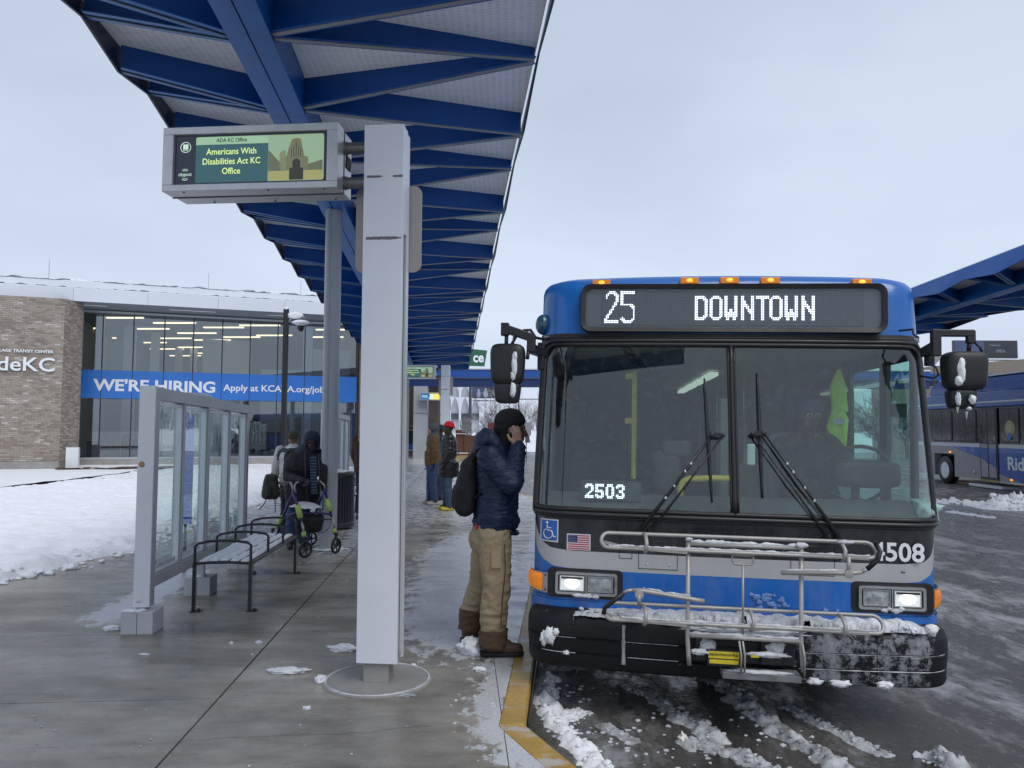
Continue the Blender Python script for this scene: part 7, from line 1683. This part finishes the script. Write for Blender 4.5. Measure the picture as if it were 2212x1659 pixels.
# rollator
ro = thing('rollator', 'purple four wheeled walking frame with lime foam wraps and snowy seat', 'rollator', G(668, 1196))
m_pur = mat('purple_frame', (.045, .018, .13), .35, var=.1); m_lime = mat('lime_foam', (.36, .52, .13), .85, var=.08, bump=.3, bs=60); m_sil = mat('rollator_silver', (.34, .33, .31), .35, metal=.6)
def wheel(x, y, Y, lab=None, r_=.105, yaw=.75):
    c_ = P(x, y, Y); c_.z = r_ + .002; R_ = Matrix.Rotation(yaw, 3, 'Z') @ Matrix.Rotation(pi/2, 3, 'X')
    w_ = part('wheel', MB().lathe(c_, [(r_*.76, -.014), (r_*.9, -.017), (r_, -.008), (r_, .008), (r_*.9, .017), (r_*.76, .014), (r_*.74, 0), (r_*.76, -.014)], 28, R=R_, caps=False), M_BLK, ro, smooth=radians(50), world=True)
    mb = MB(); mb.lathe(c_, [(.022, -.02), (.024, -.015), (.024, .015), (.022, .02)], 12, R=R_)
    for i in range(5): a = 2*pi*i/5; mb.beam(c_, c_ + R_ @ V((r_*.8*cos(a), r_*.8*sin(a), 0)), .012, .018)
    part('spokes', mb, M_DKGREY, w_, world=True)
    ca = MB(); ca.tube([c_ + R_ @ V((0, 0, .03)), c_ + R_ @ V((0, 0, .028)) + V((0, 0, .09)), c_ + V((0, 0, r_ + .045))], .011, 6); ca.tube([c_ + R_ @ V((0, 0, -.03)), c_ + R_ @ V((0, 0, -.028)) + V((0, 0, .09)), c_ + V((0, 0, r_ + .045))], .011, 6); ca.ell(c_ + V((0, 0, r_ + .05)), (.03, .03, .028)); part('fork', ca, M_BLKM, w_, world=True, smooth=True)
    return c_
wheel(660, 1172, 10.0, yaw=.9); wheel(726, 1164, 10.35, yaw=1.15); wheel(589, 1160, 10.75, yaw=.6); wheel(671, 1150, 11.0, yaw=.75)
def rtube(nm, pts, r_, mt): 
    mb = MB(); mb.tube([P(*q) for q in pts], r_, 10); return part(nm, mb, mt, ro, smooth=True, world=True)
rtube('front_leg', [(645, 1100, 10.12), (637, 1075, 10.2), (632, 1062, 10.25)], .018, m_pur); rtube('front_leg', [(652, 1128, 10.05), (649, 1120, 10.08), (645, 1100, 10.12)], .018, m_pur); rtube('leg_tip', [(657, 1152, 10.0), (655, 1140, 10.02), (652, 1127, 10.05)], .015, m_sil)
rtube('front_leg', [(716, 1116, 10.4), (709, 1085, 10.45), (703, 1064, 10.5)], .018, m_pur); rtube('leg_tip', [(724, 1145, 10.36), (721, 1130, 10.38), (716, 1115, 10.4)], .015, m_sil)
rtube('rear_leg', [(600, 1152, 10.7), (613, 1112, 10.5), (625, 1083, 10.35), (634, 1066, 10.25)], .018, m_pur); rtube('rear_leg', [(682, 1108, 10.8), (690, 1086, 10.65), (702, 1060, 10.5)], .018, m_pur)
rtube('handle_post', [(634, 1064, 10.25), (631, 1048, 10.3), (627, 1042, 10.32)], .014, m_sil); rtube('handle_post', [(639, 1064, 10.22), (636, 1050, 10.25), (640, 1043, 10.28), (655, 1037, 10.32)], .013, m_sil); rtube('handle_post', [(703, 1060, 10.5), (700, 1048, 10.5), (692, 1040, 10.5), (676, 1036, 10.48)], .014, m_sil)
rtube('handle_grip', [(604, 1043, 10.45), (612, 1042, 10.42), (632, 1043, 10.35)], .018, mat('grip_grey', (.12, .12, .125), .6)); rtube('handle_grip', [(650, 1038, 10.33), (676, 1036, 10.46)], .019, M_BLKM); rtube('brake_lever', [(602, 1062, 10.4), (611, 1056, 10.38), (620, 1049, 10.36), (624, 1042, 10.34)], .008, M_DKGREY)
rtube('seat_bar', [(622, 1112, 10.5), (640, 1108, 10.3), (700, 1109, 10.4), (717, 1112, 10.4)], .014, m_pur); rtube('cross_brace', [(640, 1120, 10.3), (690, 1122, 10.4), (716, 1122, 10.42)], .010, M_BLKM)
rtube('brake_cable', [(716, 1125, 10.38), (711, 1140, 10.35), (700, 1150, 10.3), (688, 1152, 10.25)], .004, M_BLK)
for (a, b_) in (((642.5, 1092, 10.10), (649, 1119, 10.04)), ((705, 1080, 10.44), (714, 1104, 10.38)), ((599, 1140, 10.68), (609, 1116, 10.5)), ((656, 1149, 9.98), (657, 1159, 9.98)), ((721, 1142, 10.34), (723, 1151, 10.34))): rtube('foam_wrap', [a, b_], .036 if a[1] < 1100 else .030, m_lime)
q = [P(623, 1108, 10.6), P(660, 1086, 10.75), P(704, 1105, 10.45), P(658, 1113, 10.2)]
for v in q: v.z = .60
def sseat(a, b_):
    e = q[0].lerp(q[1], a); f_ = q[3].lerp(q[2], a); v = e.lerp(f_, b_); s_ = sin(pi*a) * sin(pi*b_); return v + V((0, 0, .0 + .07 * s_**.5 + .012 * noise.noise(v*9)))
mb = MB(); mb.grid(14, 14, sseat); part('snowy_seat', mb, mat('white_cloth_snow', (.66, .66, .71), .8, var=.08), ro, world=True, smooth=True)
mb = MB(); c_ = P(668, 1133, 10.4)
for dx in (-.13, -.05, .04, .12): mb.cap(c_ + V((dx, dx*.4, .07)), .065, c_ + V((dx*.8, dx*.3, -.05)), .06)
sdf_part('basket_bag', mb, M_BLKJ, ro, .013, 3, fold_disp(.008), world=True)
rtube('blue_ribbon', [(704, 1055, 10.42), (699, 1062, 10.4), (698, 1090, 10.4), (697, 1102, 10.4)], .010, mat('ribbon_blue2', (.02, .12, .30), .6))

# ---- the man on the phone beside the bus (nearest figure)
Y0 = 5.85
man = thing('person', 'man in navy padded jacket, black beanie and tan trousers, hand held to his ear', 'person', (-.12, Y0, 0))
m_ = lambda x, y, dy=0: P(x, y, Y0 + dy)
HRm = Matrix.Rotation(radians(90), 3, 'Z') @ Matrix.Rotation(radians(8), 3, 'X')     # facing +X, chin slightly up
hcM = m_(1104, 929); hcM.x += .008
b = MB(); head_prims(b, hcM, HRm, 1.06)
b.cap(m_(1098, 955), .060, m_(1085, 985), .075)
for dy in (-.1, .1): b.cap(m_(1068, 1000, dy), .10, m_(1070, 1120, dy * .8), .10)
RA = [m_(1058, 990, -.20), m_(1104, 1044, -.27), m_(1119, 966, -.15)]; LA = [m_(1072, 990, .20), m_(1090, 1050, .24), m_(1094, 1085, .16)]
for A in (RA, LA): b.cap(A[0], .055, A[1], .045); b.cap(A[1], .045, A[2], .030)
# raised hand: back of the hand to the camera, fingers curled to the ear
def hnd(mb, s=1.0):
    w = RA[2] + V((0, 0, .0)); up = V((.02, .02, 1)).normalized(); sdx = V((1, 0, 0))
    kn = [m_(1108.5, 938, -.160), m_(1113, 934, -.168), m_(1118, 933, -.165), m_(1122.5, 936, -.155)]
    for i, q in enumerate(kn): mb.cap(w + V(((i - 1.5) * .013, 0, 0)), .017, q, .0115, 8)
    tips = [(m_(1104, 930, -.150), m_(1100, 933.5, -.128)), (m_(1108, 924.5, -.160), m_(1101.5, 925.5, -.132)), (m_(1114, 922.5, -.165), m_(1107.5, 920, -.140)), (m_(1121, 925.5, -.158), m_(1117, 920.5, -.140))]
    for q, (a, t_) in zip(kn, tips): mb.cap(q, .0096, a, .0084, 8); mb.cap(a, .0082, t_, .0070, 8)
    t0 = m_(1109, 955, -.175); t1 = m_(1101, 948, -.172); t2 = m_(1097, 939, -.155); mb.cap(w, .020, t0, .018, 8); mb.cap(t0, .017, t1, .0125, 8); mb.cap(t1, .012, t2, .0095, 8)
hnd(b); hand(b, LA[2], (LA[2] - LA[1]), V((1, 0, 0)), 1.0, .8)
FL = [m_(1066, 1150, -.10), m_(1074, 1262, -.12), m_(1064, 1368, -.10)]; BL2 = [m_(1056, 1150, .10), m_(1042, 1262, .16), m_(1018, 1362, .26)]
FL[2].z = .13; BL2[2].z = .13
for A in (FL, BL2): b.cap(A[0], .09, A[1], .06); b.cap(A[1], .06, A[2], .045); b.cap(A[2], .045, A[2] + V((.13, 0, -.08)), .035)
ob_ = sdf_part('body', b, mat('skin_brown_face', (.15, .082, .056), .5, var=.15, vs=25), man, .005, 2, world=True)
ob_.data.materials.append(mat('skin_hand', (.36, .22, .165), .5, var=.18, vs=40)); wl_ = MW[man.name].inverted() @ RA[2]
for pl_ in ob_.data.polygons:
    c3 = pl_.center
    if c3.y < -.118 and -.05 < c3.z - wl_.z < .22 and abs(c3.x - wl_.x) < .13: pl_.material_index = 1
e_ = MB(); e2 = MB()
for q_ in (-1, 1):
    e2.ell(hcM + HRm @ V((q_*.032, -.090, .014)), (.008, .012, .007), None, 8, 6); e_.ell(hcM + HRm @ V((q_*.032, -.098, .014)), (.004, .006, .005), None, 8, 6)
part('eye_white', e2, mat('eye_white', (.5, .48, .45), .3, var=0), man, world=True, smooth=True); part('pupil', e_, M_EYE, man, world=True, smooth=True)
# beard
bd = MB(); bd.cap(hcM + HRm @ V((-.05, -.035, -.075)), .022, hcM + HRm @ V((0, -.085, -.100)), .024, 10); bd.cap(hcM + HRm @ V((.05, -.035, -.075)), .022, hcM + HRm @ V((0, -.085, -.100)), .024, 10); bd.ell(hcM + HRm @ V((0, -.083, -.108)), .024); bd.cap(hcM + HRm @ V((-.024, -.098, -.047)), .006, hcM + HRm @ V((.024, -.098, -.047)), .006, 8)
sdf_part('beard', bd, mat('beard_black', (.012, .010, .009), .8, var=.3, vs=80, bump=.8, bs=250), man, .006, 1, lambda c, n: .0025 * noise.noise(c * 180), world=True)
# knitted hat drawn down over neck
bn2 = MB(); bn2.ell(m_(1100.5, 909), (.120, .104, .098), Matrix.Rotation(radians(-8), 3, 'Y')); bn2.ell(m_(1093, 926), (.095, .092, .095)); bn2.cap(m_(1092, 945), .082, m_(1088, 985), .095); bn2.cap(m_(1131, 910, -.03), .018, m_(1131, 910, .03), .018)
sdf_part('knitted_hat', bn2, mat('hat_black', (.007, .007, .009), .85, var=.3, vs=60, bump=.5, bs=140), man, .009, 3, fold_disp(.003, 9, 26, 2), world=True)
# jacket
m_nav = mat('jacket_navy', (.008, .022, .058), .52, var=.18, vs=6, bump=.35, bs=26, spec=.4)
j = MB()
for dy in (-.10, 0, .10):
    f_ = 1 if dy == 0 else .86
    j.cap(m_(1071, 1118, dy), .160*f_, m_(1073, 1062, dy), .158*f_, 18); j.cap(m_(1073, 1062, dy), .158*f_, m_(1068, 1008, dy), .146*f_, 18); j.cap(m_(1068, 1008, dy), .146*f_, m_(1064, 990, dy), .10, 16)
j.ell(m_(1072, 1126, 0), (.176, .20, .085))
j.cap(RA[0], .090, RA[0].lerp(RA[1], .6), .080, 16); j.cap(RA[0].lerp(RA[1], .6), .080, RA[1], .074, 16); j.cap(RA[1] + V((.008, 0, 0)), .074, RA[1].lerp(RA[2], .5), .066, 16); j.cap(RA[1].lerp(RA[2], .5), .066, RA[2] + V((.0, 0, .0)), .050, 16)
j.cap(LA[0], .095, LA[1], .08, 14); j.cap(LA[1], .08, LA[2], .06, 14)
j.cap(m_(1082, 976, 0), .095, m_(1072, 1000, 0), .13, 16)
def quilt(c, n):
    q = c * 1.0; band = abs(((q.z * 13.5 + .45 * noise.noise(q * 6) + q.x * 1.1) % 1) - .5) * 2
    w_ = noise.noise(V((c.x * 9, c.y * 9, c.z * 30))); return .0045 * (1 - band**6) + .009 * (1 - 2 * abs(w_)) + .005 * noise.noise(V((c.x*30, c.y*20, c.z*40)))
sdf_part('jacket', j, m_nav, man, .0085, 3, quilt, world=True)
hd = MB(); hd.ell(m_(1050, 955, 0), (.095, .135, .085), Matrix.Rotation(radians(25), 3, 'Y')); hd.cap(m_(1052, 940, -.05), .055, m_(1052, 940, .05), .055); hd.cap(m_(1062, 950, -.10), .06, m_(1086, 985, -.09), .045); hd.cap(m_(1062, 950, .10), .06, m_(1086, 985, .09), .045); hd.ell(m_(1046, 970, 0), (.085, .13, .07))
sdf_part('hood', hd, m_nav, man, .009, 3, fold_disp(.009, 7, 12, 5), world=True)
part('sleeve_cuff', MB().tube([RA[2] + V((.050*cos(a), .050*sin(a), -.004)) for a in [i*pi/10 for i in range(20)]], .009, 6, True), m_nav, man, world=True, smooth=True)
part('jacket_hem', MB().tube([m_(1071, 1138, 0) + V((.165*cos(a), .185*sin(a), -.045*cos(a))) for a in [i*pi/16 for i in range(32)]], .014, 8, True), m_nav, man, world=True, smooth=True)
part('pull_cord', MB().tube([m_(1066, 1146, -.20), m_(1062, 1154, -.205), m_(1060, 1163, -.205), m_(1064, 1163, -.205), m_(1067, 1150, -.20)], .003, 5), M_BLK, man, world=True)
part('zip_pull', MB().box(m_(1085, 1127, -.20), (.018, .01, .010)), M_STEEL, man, world=True)
# trousers, cuffs, boots
m_tan = mat('canvas_tan', (.36, .275, .175), .8, var=.22, vs=5, bump=.35, bs=40)
t = MB(); t.ell(m_(1062, 1152, 0), (.150, .17, .13)); t.ell(m_(1050, 1165, .0), (.13, .16, .12))
def leg(mb, A, r0, r1, r2): mb.cap(A[0], r0, A[1], r1, 16); mb.cap(A[1], r1, A[2] + V((0, 0, .10)), r2, 16)
leg(t, FL, .130, .100, .094); leg(t, BL2, .125, .098, .088)
def tfold(c, n):
    w_ = noise.noise(V((c.x*7, c.y*7, c.z*16)) + noise.noise_vector(c*4)*.7); low = max(0, .55 - c.z) * 1.4
    return (.008 + .010*low) * (1 - 2.2*abs(w_)) + .003*noise.noise(c*40)
sdf_part('trousers', t, m_tan, man, .0085, 3, tfold, world=True)
m_cuf = mat('canvas_brown', (.105, .058, .032), .85, var=.3, vs=14, bump=.5, bs=50)
for A, hh in ((FL, .20), (BL2, .27)):
    c_ = MB(); bt = A[2].copy(); bt.z = .075; tp_ = A[2].lerp(A[1], .18); tp_.z = hh; c_.cap(tp_, .098, bt + V((.0, 0, .02)), .096, 16); me = sdf(c_, .009, 2, tfold)
    bm = bmesh.new(); bm.from_mesh(me); bmesh.ops.bisect_plane(bm, geom=bm.verts[:] + bm.edges[:] + bm.faces[:], plane_co=(0, 0, .055), plane_no=(.15, 0, 1), clear_inner=True); bmesh.ops.bisect_plane(bm, geom=bm.verts[:] + bm.edges[:] + bm.faces[:], plane_co=(0, 0, hh), plane_no=(0, 0, 1), clear_outer=True); bm.to_mesh(me); bm.free()
    me.materials.append(m_cuf); me.transform(MW[man.name].inverted()); link('trouser_cuff', me, man)
part('side_seam', MB().tube([m_(1090, 1175, -.225), m_(1092, 1230, -.23), m_(1086, 1290, -.215), m_(1082, 1350, -.20)], .004, 5), mat('canvas_brown', (.105, .058, .032)), man, world=True)
part('pocket', MB().prism([m_(1061, 1186, -.245), m_(1082, 1187, -.245), m_(1083, 1228, -.245), m_(1062, 1226, -.245)], (0, .012, 0)), m_tan, man, world=True)
part('red_tag', MB().blob(m_(1029, 1138, -.15), (.012, .008, .022), 1, .4, 2, 2), mat('tag_red', (.45, .02, .03), .6, var=0), man, world=True)
m_bt, m_sole = mat('boot_leather', (.085, .040, .024), .5, var=.3, vs=14, bump=.3, bs=60), mat('boot_sole', (.012, .012, .014), .7)
for A, dx in ((FL, 0), (BL2, 0)):
    f_ = V((A[2].x, A[2].y, 0)); bo = MB(); bo.cap(f_ + V((-.03, 0, .075)), .048, f_ + V((-.02, 0, .15)), .055, 14); bo.cap(f_ + V((-.02, 0, .065)), .050, f_ + V((.10, 0, .065)), .046, 14); bo.cap(f_ + V((.10, 0, .060)), .046, f_ + V((.185, 0, .055)), .042, 14); bo.cap(f_ + V((.0, 0, .13)), .05, f_ + V((.10, 0, .085)), .042, 14)
    bt_ = sdf_part('boot', bo, m_bt, man, .008, 3, world=True)
    so = MB(); so.cap(f_ + V((-.045, 0, .022)), .046, f_ + V((.19, 0, .022)), .044, 14); me = sdf(so, .008, 2)
    for v in me.vertices: v.co.z = min(.036, max(.003, v.co.z * 1.1)); v.co.y = f_.y + (v.co.y - f_.y) * 1.08
    me.materials.append(m_sole); me.transform(MW[man.name].inverted()); link('sole', me, bt_)
    lc = MB()
    for i in range(4): lc.tube([f_ + V((.045 + .018*i, -.030, .135 - .014*i)), f_ + V((.055 + .018*i, 0, .145 - .014*i)), f_ + V((.045 + .018*i, .030, .135 - .014*i))], .004, 5)
    part('laces', lc, M_BLK, bt_, world=True)
# backpack on his back (worn: a thing of its own)
bp = thing('backpack', 'plain black backpack worn by the man in the navy jacket', 'backpack', m_(1003, 1060))
m_bp = mat('pack_black', (.009, .009, .011), .75, var=.25, vs=8, bump=.4, bs=30)
mb = MB()
for dy in (-.08, .0, .08): mb.cap(m_(1014, 1010, dy), .062, m_(1006, 1060, dy), .088, 14); mb.cap(m_(1006, 1060, dy), .088, m_(1004, 1092, dy), .080, 14)
mb.cap(m_(1028, 985, 0), .04, m_(1014, 1010, 0), .07)
sdf_part('pack_body', mb, m_bp, bp, .009, 4, fold_disp(.007, 6, 7, 3), world=True)
mb = MB()
for dy in (-.05, .05): mb.cap(m_(992, 1058, dy), .050, m_(989, 1088, dy), .048, 12)
sdf_part('front_pocket', mb, m_bp, bp, .009, 3, fold_disp(.005, 6, 8, 4), world=True)
for dy in (-.21, .21):
    mb = MB(); pts = [m_(1023, 1000, dy*.5), m_(1032, 972, dy*.75), m_(1046, 965, dy*.95), m_(1062, 978, dy*1.15)]; mb.tube(pts, .020, 8, flat=.5); mb.tube([m_(1068, 1034, dy*1.02), m_(1050, 1052, dy*.98), m_(1030, 1072, dy*.8), m_(1012, 1085, dy*.4)], .013, 8, flat=.5); part('shoulder_strap', mb, m_bp, bp, world=True, smooth=True)

# the driver behind the wheel
dr = thing('person', 'bus driver in dark uniform and blue cap dimly seen behind the windscreen', 'person', M=BM)
D_ = lambda x, y, yb=1.12: BL(*r3(x, y), yb)
hcD = D_(745, 745); RD = Matrix.Rotation(0, 3, 'Z')
b = MB(); head_prims(b, hcD, RD, .95); b.cap(hcD + V((0, .02, -.06)), .05, hcD + V((0, .08, -.16)), .06); b.ell(hcD + V((.02, .12, -.40)), (.18, .12, .24)); 
HL = hcD + V((-.22, -.28, -.20)); HRr = hcD + V((.30, -.22, -.42))
for s_, A in ((-1, HL), (1, HRr)):
    sh = hcD + V((s_*.19, .08, -.24)); el = (sh + A) / 2 + V((s_*.05, .02, -.10)); b.cap(sh, .05, el, .042); b.cap(el, .042, A, .03); hand(b, A, (A - el), V((0, -1, 0)), 1, .5)
b.cap(hcD + V((-.08, .05, -.62)), .08, hcD + V((-.12, -.30, -.66)), .07); b.cap(hcD + V((.10, .05, -.62)), .08, hcD + V((.14, -.30, -.66)), .07)
sdf_part('body', b, M_SKIN_D, dr, .012, 2); eyes(dr, hcD, RD, .95)
j = MB(); j.ell(hcD + V((.02, .12, -.36)), (.235, .16, .22)); j.ell(hcD + V((.02, .12, -.60)), (.23, .17, .20))
for s_, A in ((-1, HL), (1, HRr)):
    sh = hcD + V((s_*.19, .08, -.24)); el = (sh + A) / 2 + V((s_*.05, .02, -.10)); j.cap(sh, .085, el, .07); j.cap(el, .07, el.lerp(A, .92), .05)
sdf_part('uniform_jacket', j, cloth('uniform_dark', (.018, .02, .026)), dr, .014, 3, fold_disp(.008))
c_ = MB(); c_.ell(hcD + V((.01, .01, .065)), (.092, .105, .080)); c_.ell(hcD + V((0, -.10, .055)), (.06, .05, .010)); part('cap', c_, cloth('cap_blue', (.05, .10, .22)), dr, smooth=True)
g = MB()
for q_ in (-1, 1): g.tube([hcD + V((q_*.03 + .02*cos(a), -.098, .010 + .014*sin(a))) for a in [i*pi/6 for i in range(12)]], .0025, 4, True)
part('spectacles', g, M_STEEL, dr)
bpy.context.view_layer.update()
